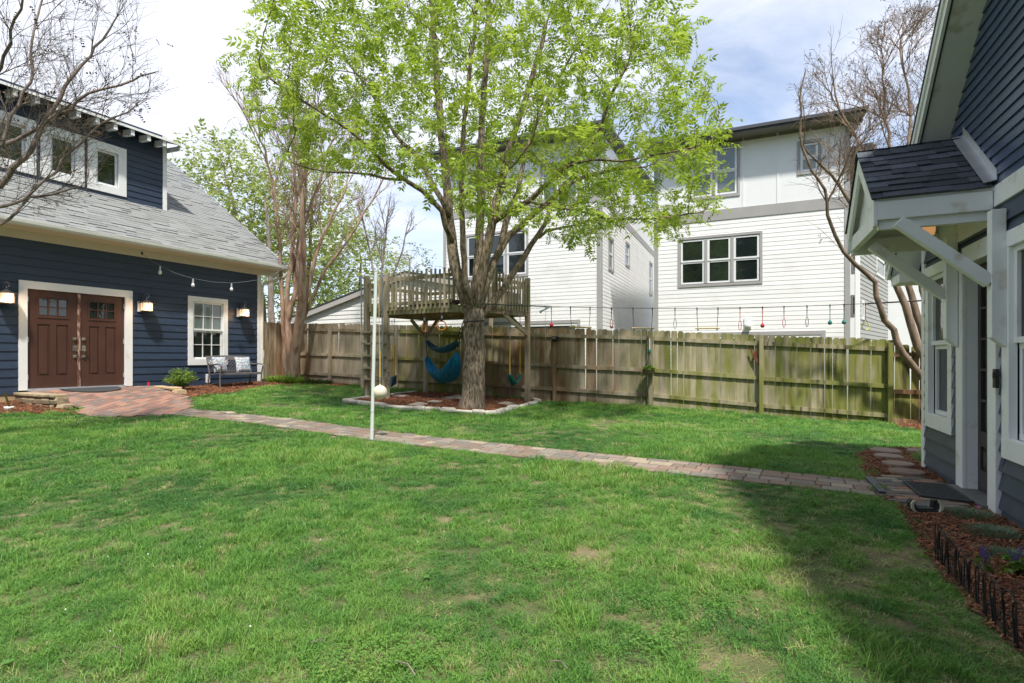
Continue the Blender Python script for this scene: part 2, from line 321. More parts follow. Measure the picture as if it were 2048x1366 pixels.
def bark(name, cols, sc, st, bd, bump=.9):
    m = mat(name, cols, sc, st, detail=7, rough=.95, bump=bump, bscale=sc*1.0, rnd=0, bdist=bd, coord='World', ramp=(.36,.62)); return m
M['bark'] = bark('furrowed_bark', [(.060,.046,.032),(.20,.155,.11),(.36,.29,.205)], 26, (1,1,.26), .05)
M['bark_myrtle'] = bark('peeling_pink_bark', [(.18,.11,.075),(.34,.23,.165),(.42,.32,.25)], 7, (1,1,.25), .01)
M['bark_grey'] = bark('grey_twig_bark', [(.13,.105,.085),(.27,.22,.185)], 9, (1,1,.4), .01)
M['bark_tan'] = bark('tan_peeling_bark', [(.14,.10,.07),(.29,.21,.15)], 8, (1,1,.3), .01)
# ------------------------------------------------------------------ shared builders
def board_mb(fr, x0, x1, z0, z1, y=0, t=.02):     # one lap board: its lower edge stands proud
    v = [(x0,y,z0-.012),(x1,y,z0-.012),(x1,y-t,z0-.012),(x0,y-t,z0-.012),(x0,y,z1),(x1,y,z1),(x1,y-.002,z1),(x0,y-.002,z1)]
    return MB(fr.M).add(v, [(0,1,2,3),(4,7,6,5),(3,2,6,7),(0,3,7,4),(1,5,6,2),(0,4,5,1)])
def siding(parent, fr, x0, x1, z0, z1, ex, holes, m, y=0, t=.02, xr=None, joints=0):
    n = max(1, round((z1-z0)/ex)); ex = (z1-z0)/n
    for i in range(n):
        a, b = z0+i*ex, z0+(i+1)*ex
        xa, xb = (x0, x1) if xr is None else xr((a+b)/2)
        if xb-xa < .05: continue
        segs = [(xa, xb)]
        for hx0, hx1, hz0, hz1 in holes:
            if b > hz0+.02 and a < hz1-.02:
                ns = []
                for p, q in segs:
                    if hx1 <= p or hx0 >= q: ns.append((p, q)); continue
                    if hx0-p > .02: ns.append((p, hx0))
                    if q-hx1 > .02: ns.append((hx1, q))
                segs = ns
        for hx0, hx1, hz0, hz1 in holes:
            if b > hz0+.02 and a < hz1-.02:
                u, v = max(xa, hx0), min(xb, hx1)
                if v-u > .05 and hz0-a > .012: board_mb(fr, u, v, a, hz0+.01, y, t).build('siding_board', m, parent)
                if v-u > .05 and b-hz1 > .012: board_mb(fr, u, v, hz1+.012, b, y, t).build('siding_board', m, parent)
        for p, q in segs:
            if joints and q-p > joints and R.random() < .5:
                c = p+(q-p)*R.uniform(.3, .7); cuts = [(p, c-.002), (c+.002, q)]
            else: cuts = [(p, q)]
            for u, v in cuts: board_mb(fr, u, v, a, b, y, t).build('siding_board', m, parent)
def frame_mb(fr, x0, x1, z0, z1, wx, wz, y0, y1, wb=None):
    wb = wz if wb is None else wb
    b = MB(fr.M)
    b.box(x0, x0+wx, y0, y1, z0+wb, z1-wz); b.box(x1-wx, x1, y0, y1, z0+wb, z1-wz)
    b.box(x0, x1, y0-.002, y1, z1-wz, z1); b.box(x0, x1, y0-.002, y1, z0, z0+wb)
    return b
def window(parent, fr, x0, x1, z0, z1, cas, grid=(1,1), sashes=2, y=0, mc=None, mf=None, mg=None, sash=.04, depth=.05, casb=None, name='window', label=None):
    """casing round the opening, sash frames, muntins and one pane for each light"""
    mc = mc or M['white']; mf = mf or M['white']; mg = mg or M['glass']
    c = frame_mb(fr, x0, x1, z0, z1, cas, cas, y-.035, y+.02, casb).build(name, mc, parent, bevel=.004)
    if label: c['label'] = label
    ix0, ix1, iz0, iz1 = x0+cas, x1-cas, z0+(casb or cas), z1-cas
    hh = (iz1-iz0)/sashes
    for s in range(sashes):
        a = iz0+hh*s; b = a+hh; yy = y+(.0 if s == sashes-1 and sashes > 1 else .03)
        frame_mb(fr, ix0, ix1, a, b, sash, sash, yy, yy+.03).build('sash', mf, c)
        gx, gzn = grid; px0, px1, pz0, pz1 = ix0+sash, ix1-sash, a+sash, b-sash
        if gx*gzn > 1:
            mu = MB(fr.M)
            for i in range(1, gx): xx = px0+(px1-px0)*i/gx; mu.box(xx-.009, xx+.009, yy+.002, yy+.022, pz0, pz1)
            for j in range(1, gzn): zz = pz0+(pz1-pz0)*j/gzn; mu.box(px0, px1, yy+.004, yy+.02, zz-.009, zz+.009)
            mu.build('muntin', mf, c)
        for i in range(gx):
            for j in range(gzn):
                MB(fr.M).box(px0+(px1-px0)*i/gx+.001, px0+(px1-px0)*(i+1)/gx-.001, yy+.024, yy+.03, pz0+(pz1-pz0)*j/gzn+.001, pz0+(pz1-pz0)*(j+1)/gzn-.001).build('pane', mg[s] if isinstance(mg, list) else mg, c)
    return c

# ------------------------------------------------------------------ ground
def patch(poly, cell, off, name, m, kind='structure', thick=0):
    xs = [p[0] for p in poly]; ys = [p[1] for p in poly]
    gx = np.arange(min(xs), max(xs), cell); gy = np.arange(min(ys), max(ys), cell)
    ids = {}; vs = []; fs = []
    def vid(i, j):
        if (i, j) not in ids:
            x = gx[0]+i*cell; y = gy[0]+j*cell; ids[(i, j)] = len(vs); vs.append((x, y, gz(x, y)+off+ (noise.noise(Vector((x*3, y*3, 2)))*thick if thick else 0)))
        return ids[(i, j)]
    for i in range(len(gx)):
        for j in range(len(gy)):
            if inpoly(gx[i]+cell/2, gy[j]+cell/2, poly): fs.append((vid(i,j), vid(i+1,j), vid(i+1,j+1), vid(i,j+1)))
    me = bpy.data.meshes.new(name); me.from_pydata(vs, [], fs); me.materials.append(m)
    me.polygons.foreach_set('use_smooth', [True]*len(fs))
    o = inst(name, me); o['kind'] = kind; return o
def inpoly(x, y, poly):
    c = False; n = len(poly)
    for i in range(n):
        a = poly[i]; b = poly[i-1]
        if (a[1] > y) != (b[1] > y) and x < (b[0]-a[0])*(y-a[1])/(b[1]-a[1])+a[0]: c = not c
    return c
ax = np.concatenate([[-400,-200,-90,-45,-28,-20], np.arange(-15, 15.01, .25), [20,28,45,90,200,400]])
ay = np.concatenate([[-400,-200,-90,-45,-20,-8], np.arange(-2, 22.01, .25), [28,36,50,90,200,420]])
XX, YY = np.meshgrid(ax, ay, indexing='ij'); ZZ = gza(XX, YY)
me = bpy.data.meshes.new('ground'); nx, ny = XX.shape
me.from_pydata(np.stack([XX, YY, ZZ], -1).reshape(-1, 3).tolist(), [], [(i*ny+j, (i+1)*ny+j, (i+1)*ny+j+1, i*ny+j+1) for i in range(nx-1) for j in range(ny-1)])
me.materials.append(M['soil']); me.polygons.foreach_set('use_smooth', [True]*len(me.polygons))
inst('ground', me)['kind'] = 'structure'
g2 = lambda *L: [tuple(gp(*p)[:2]) for p in L]
HPT = lambda t: (4.237-.4107*t-.02, 4.913-.9118*t)          # a point at the foot of the right-hand house wall
BED_HOUSE = g2((1712,912),(1730,903),(1790,899),(1850,897)) + [HPT(-1.62), HPT(0), HPT(3), HPT(4.4)] + [(2.0,1.0),(2.18,2.0)] + g2((2048,1312),(1940,1212),(1872,1135),(1822,1052),(1798,1016),(1772,1000),(1745,962),(1722,935))
BED_TREE = g2((690,804),(730,811),(782,817),(844,821),(887,823),(934,826),(984,831),(1006,824),(1037,817),(1080,806),(1064,801)) + [(.95,13.65),(-2.6,15.1)] + g2((832,785),(781,792),(727,798))
BED_BENCH = g2((350,799),(425,791),(500,780),(557,771),(620,771),(690,776)) + [(-4.9,16.15),(-7.4,17.2),(-8.0,15.75),(-9.6,12.0)] 
BED_DOOR = g2((-90,828),(0,829),(100,829),(152,830),(146,822)) + [(-10.25,10.9),(-11.9,8.2)]
BED_CORNER = g2((1783,847),(1800,856),(1852,866)) + [(8.0,8.7),(10.3,10.0),(9.6,10.35)]
# the tapered strip of lawn is left bare where these lie
PATH = [gp(350,823), gp(546,843.5), gp(743,871), gp(960,896), gp(1180,919), gp(1460,948), gp(1752,979)]
PW = .33
for i, (b, c) in enumerate([(BED_HOUSE,.05),(BED_TREE,.08),(BED_BENCH,.08),(BED_DOOR,.08),(BED_CORNER,.08)]):
    patch(b, c, .012, 'mulch_bed', M['mulch'], thick=.02)

# ------------------------------------------------------------------ brick path
def pave(root, quad, m, h=.03):                    # one paver from four ground corners (x,y,z tops)
    c = sum((Vector(q) for q in quad), Vector())/4; dz = R.uniform(-.004, .004); tl = R.uniform(-.01, .01)
    top = [Vector(q)+Vector((0, 0, dz+tl*(q[0]-c.x)*.5)) for q in quad]
    low = [p-Vector((0, 0, h)) for p in top]; ins = [p+(c-p)*.05+Vector((0, 0, 0)) for p in top]; rim = [p-Vector((0,0,.005)) for p in top]
    b = MB(); n = 4
    b.add([v for v in low]+rim+ins, [(i, (i+1)%4, 4+(i+1)%4, 4+i) for i in range(4)]+[(4+i, 4+(i+1)%4, 8+(i+1)%4, 8+i) for i in range(4)]+[(8,9,10,11)])
    b.build('brick', m, root)
S_=[0]
for a, b in zip(PATH[:-1], PATH[1:]): S_.append(S_[-1]+(b-a).to_2d().length)
def pathpt(s, off):
    s = min(max(s, 0), S_[-1]-1e-4); i = max(k for k in range(len(S_)-1) if S_[k] <= s); f = (s-S_[i])/(S_[i+1]-S_[i])
    p = PATH[i].lerp(PATH[i+1], f); d0 = (PATH[i+1]-PATH[i]).to_2d().normalized()
    x, y = p.x-d0.y*off, p.y+d0.x*off; return Vector((x, y, gz(x, y)+.022))
mb = MB(); k = 80
mb.add([pathpt(S_[-1]*i/k, o)-Vector((0,0,.012)) for i in range(k+1) for o in (-PW, PW)], [(2*i, 2*i+2, 2*i+3, 2*i+1) for i in range(k)])
path = mb.build('path', M['mortar']); path['kind'] = 'structure'
rows = 4; rw = 2*PW/rows; g = .0055
for r in range(rows):
    s = R.uniform(0, .1)-.1
    while s < S_[-1]-.05:
        L_ = R.choice([.13, .19, .24, .26]); a, b = max(s, 0), min(s+L_, S_[-1]); o0 = -PW+r*rw+g; o1 = -PW+(r+1)*rw-g
        if r in (0, rows-1):
            j = R.uniform(-.02, .015); o0, o1 = (o0-j, o1) if r == 0 else (o0, o1+j)
        pave(path, [pathpt(a+g, o0), pathpt(b-g, o0), pathpt(b-g, o1), pathpt(a+g, o1)], M['brickpave']); s += L_

# ------------------------------------------------------------------ blue garage on the left
G = Fr((-10.16, 11.0), (.4679, .8838))
gar = thing('garage', 'dark blue timber garage with brown double doors and a long dormer, on the left', 'garage', (-10.16, 11.0, .55), G.a)
gx = lambda px, py, y=0: G.px(px, py, y)
XR = 5.47; XL = -4.2; ZF = gx(300, 517)[1]; ZW = gx(300, 499)[1]
dx0, dzs = gx(54, 779); dx1 = gx(249, 771)[0]; dzt = gx(54, 577)[1]
tx0, tzt = gx(36, 559.5); tx1 = gx(264, 583)[0]
wx0, wzt = gx(375, 591.3); wx1, wzb = gx(454.5, 729.5)
siding(gar, G, XL, XR-.1, .60, ZF, .178, [(tx0, tx1, 0, tzt), (wx0, wx1, wzb, wzt)], M['navy'], joints=1.6)
bk = MB(G.M); bk.box(XL, XR-.035, .11, .13, .3, ZW+.2); bk.build('wall', M['navy'], gar)
MB(G.M).prism([(XR-.02, .03, .2), (XR-.02, 6.5, .2), (XR-.02, 6.5, ZW+.2), (XR-.02, 3.25, ZW+2.2), (XR-.02, .03, ZW+.2)], (-.03, 0, 0)).build('gable_wall', M['navy'], gar)
MB(G.M).box(XL, XR-.02, -.005, .01, -.1, .60).build('foundation', M['foundation'], gar)
MB(G.M).box(XR-.1, XR, -.03, .0, .55, ZF).box(XR, XR+.02, -.03, .09, .55, ZF).build('corner_board', M['trim_dirty'], gar, bevel=.004)
MB(G.M).box(XL, XR+.02, -.028, .0, ZF, ZW).build('frieze_board', M['frieze'], gar)
# door trim and leaves
tr = MB(G.M); tr.box(tx0, dx0, -.035, .02, dzs-.02, dzt); tr.box(dx1, tx1, -.035, .02, dzs-.02, dzt); tr.box(tx0, tx1, -.037, .02, dzt, tzt)
tr.build('door_trim', M['white'], gar, bevel=.004)
MB(G.M).box(dx0, dx1, -.05, .06, dzs-.035, dzs+.012).build('threshold', M['galv'], gar)
xm = gx(158.5, 700)[0]
def leaf(xa, xb, panes, panels, hx, hinge_x, edge):
    d = MB(G.M); d.box(xa+.004, xb-.004, .035, .07, dzs+.015, dzt-.01)
    zp0, zp1 = panes[2], panes[3]; holes = [(panes[0], panes[1], zp0, zp1)]+panels
    # proud skin as strips round the sunk fields
    zs = sorted({dzs+.015, dzt-.01, zp0, zp1, panels[0][2], panels[0][3]})
    for a, b in zip(zs[:-1], zs[1:]):
        cuts = sorted([(h[0], h[1]) for h in holes if h[2] <= (a+b)/2 <= h[3]]); x = xa+.004
        for c0, c1 in cuts: d.box(x, c0, .018, .036, a, b); x = c1
        d.box(x, xb-.004, .018, .036, a, b)
    door = d.build('door', M['brown_door'], gar)
    for p in panels: MB(G.M).box(p[0]+.03, p[1]-.03, .022, .036, p[2]+.04, p[3]-.04).build('panel', M['brown_door'], door, bevel=.006)
    x0, x1 = panes[:2]
    frame_mb(G, x0-.03, x1+.03, zp0-.05, zp1+.03, .03, .03, .008, .03, .04).build('light_frame', M['brown_door'], door)
    mu = MB(G.M)
    for i in (1, 2): xx = x0+(x1-x0)*i/3; mu.box(xx-.013, xx+.013, .014, .03, zp0, zp1)
    mu.box(x0, x1, .016, .03, (zp0+zp1)/2-.012, (zp0+zp1)/2+.012); mu.build('muntin', M['brown_door'], door)
    for i in range(3):
        for j in range(2): MB(G.M).box(x0+(x1-x0)*i/3+.012, x0+(x1-x0)*(i+1)/3-.012, .028, .034, zp0+(zp1-zp0)*j/2+.012, zp0+(zp1-zp0)*(j+1)/2-.012).build('pane', M['glass'], door)
    for zz, big in ((gx(150, 678)[1], 0), (gx(150, 696)[1], 1), (gx(150, 713)[1], 0)):
        h = MB(G.M); r = .033
        if big: h.box(hx-.035, hx+.035, -.0, .018, zz-.065, zz+.055); h.tube([G.w(0,0,0)*0+Vector(q) for q in [(hx, 0, zz+.03), (hx, -.05, zz+.02), (hx+.01, -.055, zz-.05), (hx, -.01, zz-.10)]], .011, 6)
        else: h.box(hx-r, hx+r, .002, .018, zz-r, zz+r); h.box(hx-.018, hx+.018, -.02, .004, zz-.018, zz+.018)
        h.build('handle' if big else 'deadbolt', M['brass'], door, bevel=.004)
    for zz in (dzs+.25, dzs+1.05, dzt-.22): MB(G.M).box(hinge_x-.012, hinge_x+.012, -.004, .03, zz-.055, zz+.055).build('hinge', M['metal'], door)
    return door
pl = lambda a, b, c, d, e, f: (gx(a, e)[0], gx(b, e)[0], gx((a+b)/2, f)[1], gx((a+b)/2, e)[1])
zpa = gx(80, 595.5)[1]; zpb = gx(80, 630.5)[1]; zqa = gx(80, 648)[1]; zqb = gx(80, 752)[1]
X = lambda p: gx(p, 650)[0]
leaf(dx0, xm, (X(78), X(135.5), zpb, zpa), [(X(75.5), X(100), zqb, zqa), (X(113.5), X(137), zqb, zqa)], X(149.8), dx0+.01, 0)
leaf(xm, dx1, (X(180), X(229), zpb, zpa), [(X(179), X(199), zqb, zqa), (X(211.5), X(232), zqb, zqa)], X(167.5), dx1-.01, 1)
MB(G.M).box(xm-.028, xm+.022, -.002, .02, dzs+.015, dzt-.02).build('astragal', M['bare_edge'], gar)
window(gar, G, wx0, wx1, wzb, wzt, .135, (3,2), 2, 0, sash=.045, mg=[M['glass'], M['glass_blind']], casb=.17)
# soffit, gutter, roof
EY, EZ, SL = -.45, 4.14, .692; RX = 6.12; RY = 6.55
def rz(y, off=0): return EZ+(y-EY)*SL+off
MB(G.M).prism([(XL-1, EY, EZ-.14), (XL-1, .0, EZ-.14), (XL-1, .0, EZ-.12), (XL-1, EY, EZ-.12)], (RX-.1-XL+1, 0, 0)).build('soffit', M['frieze'], gar)
gu = MB(G.M); pr = [(EY-.125,EZ-.03),(EY-.125,EZ-.02),(EY-.105,EZ-.02),(EY-.105,EZ-.045),(EY-.09,EZ-.11),(EY-.02,EZ-.125),(EY-.02,EZ-.01),(EY,EZ-.01),(EY,EZ-.14),(EY-.095,EZ-.13),(EY-.118,EZ-.085)]
gu.prism([(XL-1, a, b) for a, b in pr], (RX-XL+1.03, 0, 0)).build('gutter', M['gutter'], gar)
rf = MB(G.M); th = .05
rf.prism([(XL-1, EY, EZ), (XL-1, RY, rz(RY)), (XL-1, RY+7, EZ), (XL-1, RY+7, EZ-.1), (XL-1, RY, rz(RY)-.1), (XL-1, EY, EZ-.1)], (RX-XL+1, 0, 0))
roof = rf.build('roof', M['roofdark'], gar)
MB(G.M).prism([(RX, EY-.02, EZ-.15), (RX, RY, rz(RY)-.2), (RX, RY, rz(RY)+.0), (RX, EY-.02, EZ+.0)], (.025, 0, 0)).build('rake_board', M['trim_dirty'], gar)
MB(G.M).prism([(XR, .0, EZ-.3), (XR, RY, rz(RY)-.22), (XR, RY, rz(RY)-.16), (XR, .0, rz(0)-.16)], (RX-XR, 0, 0)).build('rake_soffit', M['frieze'], gar)
ds = MB(G.M); q = [(518,547),(545,545),(560,541)]
dpt = [(6.0, EY-.05, EZ-.12), (6.0, EY-.05, EZ-.24), (5.93, EY-.02, EZ-.33), (5.56, -.04, EZ-.58), (5.53, -.02, EZ-.72), (5.53, -.02, .7)]
ds.tube(dpt, .04, 8).build('downspout', M['gutter'], gar, smooth=True)
# dormer
DY = 1.55; DZ0 = gx(331, 422, DY)[1]; DXR = gx(331.5, 350, DY)[0]; DZT = gx(331, 280, DY)[1]+.1; DXL = XL-.5
hol = []
wins = [((174,274),(252,395)), ((80,240),(168,372)), ((-30,215),(71.5,352))]
for (a, b), (c, d) in wins:
    xa = gx(a, b, DY)[0]; xb = gx(c, d, DY)[0]; 
    hol.append((xa, xb, 0, 0))
zt = gx(174, 275, DY)[1]; zb = gx(252, 395, DY)[1]
hol = [(h[0], h[1], zb, zt) for h in hol]
hol.append((hol[2][0]-(hol[1][0]-hol[2][0]), hol[2][0]-(hol[1][0]-hol[2][1]), zb, zt))
siding(gar, G, DXL, DXR-.09, DZ0+.02, DZT, .165, hol, M['navy'], y=DY, joints=2.2)
MB(G.M).box(DXL, DXR, DY+.10, DY+.12, rz(DY), DZT).box(DXR-.02, DXR-.005, DY+.01, RY, rz(DY), DZT).build('dormer_wall', M['navy'], gar)
MB(G.M).prism([(DXR-.012, DY, rz(DY)-.02), (DXR-.012, DY, DZT), (DXR-.012, 5.4, DZT+.25), (DXR-.012, 5.4, rz(5.4))], (.012,0,0)).build('dormer_side', M['navy'], gar)
MB(G.M).box(DXR-.09, DXR, DY-.03, DY, DZ0-.03, DZT).box(DXR, DXR+.02, DY-.03, DY+.09, DZ0-.05, DZT).build('corner_board', M['white'], gar, bevel=.004)
for h in hol:
    window(gar, G, h[0], h[1], zb, zt, .19, (1,1), 1, DY, sash=.055)
FY = DY-.45; FX = gx(362, 290, FY)[0]; FZ = gx(362, 288.5, FY)[1]
MB(G.M).prism([(DXL-.3, FY, FZ-.0), (DXL-.3, RY+.1, rz(RY)+.12), (DXL-.3, RY+.1, rz(RY)+.02), (DXL-.3, FY, FZ-.045)], (FX-DXL+.3, 0, 0)).build('dormer_roof', M['roofdark'], gar)
MB(G.M).prism([(DXL-.3, FY-.012, FZ-.05), (DXL-.3, FY-.012, FZ+.012), (DXL-.3, FY+.0, FZ+.012), (DXL-.3, FY+.0, FZ-.05)], (FX-DXL+.3, 0, 0)).build('drip_edge', M['trim_dirty'], gar)
MB(G.M).prism([(FX-.02, FY+.01, FZ-.19), (FX-.02, FY+.01, FZ-.05), (FX-.02, 3.5, FZ+.15), (FX-.02, 3.5, FZ+.0)], (.02, 0, 0)).build('dormer_rake', M['trim_dirty'], gar)
sx = [gx(p, q, FY)[0] for p, q in ((332,290),(303,280),(270,267),(234.6,255))]; step = (sx[0]-sx[3])/3
for i in range(13):
    x = sx[0]-step*i+.02; MB(G.M).prism([(x, FY+.02, FZ-.20), (x, FY+.02, FZ-.045), (x, DY, FZ+.01), (x, DY, FZ-.15)], (-.085, 0, 0)).build('rafter_tail', M['white'], gar, bevel=.003)
# shingles: the nearest as parts, the rest one part
cm = math.hypot(1, SL); ex = .14; sw = .33
sh_me = {}
def shmesh(w_, k):
    if (w_, k) not in sh_me:
        b = MB(); t = (.009, .014, .024)[k]
        b.add([(0,0,0),(w_,0,0),(w_,.19,0),(0,.19,0),(0,0,t),(w_,0,t),(w_,.19,.002),(0,.19,.002)], [(0,1,5,4),(4,5,6,7),(1,2,6,5),(3,0,4,7)])
        sh_me[(w_, k)] = b.mesh('shingle', M['shingle'])
    return sh_me[(w_, k)]
rest = MB(G.M); cnt = 0
ang = math.atan(SL)
n = int((RY-EY)*cm/ex)
for c in range(n):
    y = EY-.02+c*ex/cm; z = rz(y)+.004; x = XL-1+R.uniform(0, .3)
    while x < RX:
        w_ = R.choice([.22, .30, .38]); k = R.choice([0, 0, 1, 2])
        w2 = min(w_, RX+.02-x)
        if x+w2 < -.9 or (x < DXR-.3 and y > DY): x += w_; continue
        if c < 13 and cnt < 300 and w2 == w_ and x > -.8:
            inst('shingle', shmesh(w_, k), roof, G.M @ Matrix.Translation((x, y, z)) @ Matrix.Rotation(ang, 4, 'X')); cnt += 1
        else:
            t = (.009, .014, .024)[k]; ca, sa = math.cos(ang), math.sin(ang)
            P = lambda a, b, h: (x+a, y+b*ca-h*sa, z+b*sa+h*ca)
            rest.add([P(0,0,0),P(w2,0,0),P(w2,.19,0),P(0,.19,0),P(0,0,t),P(w2,0,t),P(w2,.19,.002),P(0,.19,.002)], [(0,1,5,4),(4,5,6,7),(1,2,6,5),(3,0,4,7)])
        x += w_
o = rest.build('shingle', M['shingle'], roof); o['kind'] = 'stuff'

# ramp of red pavers up to the doors, retaining blocks either side
rampz = lambda x, y: dzs-.03 if y > -.15 else max(gz(*G.w(x, y, 0)[:2])+.03, dzs-.03+(y+.15)*(dzs-.06-gz(*G.w(x, -2.5, 0)[:2]))/2.35)
ramp_poly = [(-.02, 0), (2.38, 0), (2.2, -1.3), (1.95, -2.4), (1.55, -3.2), (1.0, -3.9), (.45, -4.12), (-.15, -3.5), (-.28, -2.75), (.02, -2.3), (.0, -1.6)]
mb = MB(G.M); st = .25; pts = {}
rr = thing('paver_ramp', 'sloping red brick paver apron in front of the brown double doors', 'paved ramp', G.w(1.2, -1.2, gz(*G.w(1.2, -1.2, 0)[:2])), G.a)
n = 0
for i in range(-3, 15):
    for j in range(0, 18):
        x0, y0 = i*st, -j*st
        if inpoly(x0+st/2, y0-st/2, ramp_poly): mb.add([(x0,y0-st,rampz(x0,y0-st)-.012),(x0+st,y0-st,rampz(x0+st,y0-st)-.012),(x0+st,y0,rampz(x0+st,y0)-.012),(x0,y0,rampz(x0,y0)-.012)], [(0,1,2,3)])
mb.build('bedding', M['mortar'], rr)
bw, bl = .13, .26                                 # basket of staggered pavers set diagonally
ca, sa = math.cos(math.radians(38)), math.sin(math.radians(38)); cnt = 0
for i in range(-22, 24):
    for j in range(-40, 40):
        u = i*bl+(j % 2)*bl/2; v = j*bw
        cs = [(u+.004, v+.004), (u+bl-.004, v+.004), (u+bl-.004, v+bw-.004), (u+.004, v+bw-.004)]
        q = [(a*ca-b*sa, a*sa+b*ca) for a, b in cs]; cx = sum(a for a, b in q)/4; cy = sum(b for a, b in q)/4
        if inpoly(cx, cy, ramp_poly) and cy < -.06 and cnt < 300:
            pave(rr, [G.w(a, min(b, -.01), rampz(a, b)) for a, b in q], M['ramppave'], .02); cnt += 1
def blocks(name, label, pts, tops, courses, L_, m, h=.15, dep=.2, cap=True, mcap=None, capto=9):
    """courses of rough blocks along a line; pts in garage axes"""
    c = G.w(*pts[0], 0); root = thing(name, label, 'retaining wall', (c.x, c.y, gz(c.x, c.y)))
    segl = [math.dist(a, b) for a, b in zip(pts[:-1], pts[1:])]; tot = sum(segl)
    def P(s):
        s = min(max(s, 0), tot-1e-6); i = 0
        while s > segl[i]: s -= segl[i]; i += 1
        a, b = Vector(pts[i]), Vector(pts[i+1]); d = (b-a).normalized(); return a+d*s, d
    for k in range(courses):
        s = -.0+(k % 2)*L_/2
        while s < tot-.06:
            l = min(L_*R.uniform(.92, 1.05), tot-s); (a, d) = P(s+.004); (b, _) = P(s+l-.004); d = (b-a).normalized(); n_ = Vector((-d.y, d.x))
            zt = tops(s+l/2)-k*h; gl = gz(*G.w(a.x, a.y, 0)[:2])
            if zt-.01 > gl-.02 :
                j = R.uniform(-.01, .012); p = []
                for q, zz in ((a, 0), (b, 0)): p.append(q)
                f = lambda q, o: (q.x+n_.x*o, q.y+n_.y*o)
                mbk = MB(G.M); A0, B0, A1, B1 = f(a, j), f(b, j), f(a, dep), f(b, dep); z0 = zt-h+.004
                e = .012
                mbk.add([(*A0, z0),(*B0, z0),(*B1, z0),(*A1, z0),(*f(a,j+e), zt),(*f(b,j+e), zt),(*B1, zt),(*A1, zt),(*f(a,j-e), z0+h/2),(*f(b,j-e), z0+h/2)],
                        [(0,1,9,8),(8,9,5,4),(1,2,6,5,9),(2,3,7,6),(3,0,8,4,7),(4,5,6,7)])
                mbk.build('block', m, root)
            s += l
        
    if cap:
        s = 0
        while s < min(tot, capto)-.05:
            l = min(L_*1.35, min(tot, capto)-s); (a, d) = P(s+.003); (b, _) = P(s+l-.003); d = (b-a).normalized(); n_ = Vector((-d.y, d.x)); f = lambda q, o: (q.x+n_.x*o, q.y+n_.y*o)
            z = tops(s+l/2); MB(G.M).prism([(*f(a,-.03), z+.001), (*f(b,-.03), z+.001), (*f(b,dep+.02), z+.001), (*f(a,dep+.02), z+.001)], (0, 0, .05)).build('cap_stone', mcap or m, root, bevel=.008); s += l
    return root
blocks('block_wall', 'curved wall of rough mottled tan blocks left of the brown doors', [(-.20,-.03),(-.24,-.5),(-.22,-1.1),(-.16,-1.7),(-.12,-2.15)], lambda s: dzs-.10-(.13 if s > 1.66 else 0)-(.13 if s > 1.9 else 0), 3, .24, M['block'], h=.13, capto=1.66)
blocks('block_wall', 'low stepped wall of smooth pale tan blocks behind the leafy shrub', [(2.40,-.05),(2.30,-.9),(2.12,-1.7),(1.95,-2.3)], lambda s: dzs-.09-(.14 if s > 1.45 else 0)-(.14 if s > 1.8 else 0)-(.05 if s > 2.1 else 0), 3, .27, M['blockpale'], h=.14, capto=1.2)
# half-round mat
c = G.w(1.05, -.30, 0); mt = MB(G.M); arc = [(1.05+.55*math.cos(a), -.16-.62*abs(math.sin(a))) for a in np.linspace(math.pi, 2*math.pi, 24)]
mt.prism([(a, b, rampz(a, b)+.01) for a, b in arc], (0, 0, .014))
o = mt.build('doormat', M['rubber']); tag(o, 'half-round black rubber mat lying before the brown double doors', 'doormat')

# ------------------------------------------------------------------ things by the garage
def lantern(px, py, label):
    x, z = gx(px, py, -.17); r = thing('wall_lantern', label, 'lantern', G.w(x, 0, z), G.a, 'wall lanterns on the garage'); y = -.17
    MB(G.M).box(x-.14, x-.02, -.045, -.005, z-.13, z+.12).build('back_plate', M['white'], r, bevel=.003)
    a = [(x-.08, -.04, z+.08), (x-.09, -.07, z+.20), (x-.05, -.12, z+.30), (x+.02, -.16, z+.31), (x+.055, -.17, z+.26), (x+.03, -.17, z+.21), (x, -.17, z+.22), (x+.0, -.17, z+.16)]
    MB(G.M).tube(a, .012, 6).build('scroll_arm', M['bronze'], r, smooth=True)
    MB(G.M).lathe([(.028, .16), (.05, .145), (.10, .115), (.175, .085), (.178, .075), (.10, .085)], (x, y, z), 20).build('lamp_roof', M['bronze'], r, smooth=True)
    MB(G.M).lathe([(.115, .085), (.122, .0), (.122, -.11)], (x, y, z), 18).build('lamp_glass', M['lamp_glass'], r, smooth=True)
    cg = MB(G.M)
    for k in range(6):
        t = k*math.pi/3+.3; cg.bar((x+.123*math.cos(t), y+.123*math.sin(t), z-.11), (x+.12*math.cos(t), y+.12*math.sin(t), z+.09), .008, .008)
    cg.lathe([(.13, -.105), (.133, -.118), (.13, -.13), (.04, -.14)], (x, y, z), 18); cg.build('cage', M['bronze'], r)
    MB(G.M).lathe([(.012, .03), (.03, .01), (.034, -.02), (.02, -.045)], (x, y-.105, z+.005), 10).build('bulb', M['lamp_core'], r, smooth=True)
    l = bpy.data.lights.new('lantern_light', 'POINT'); l.energy = 5; l.color = (1, .6, .3); l.shadow_soft_size = .08
    lo = bpy.data.objects.new('lantern_light', l); COL.objects.link(lo); lo.parent = r; lo.matrix_basis = wm(r).inverted() @ Matrix.Translation(G.w(x, y-.2, z-.02))
lantern(13, 595, 'lit wall lantern left of the brown doors, cut by the picture edge')
lantern(294, 613, 'lit wall lantern between the brown doors and the white-framed window')
lantern(489, 625, 'lit wall lantern between the window and the garage corner')
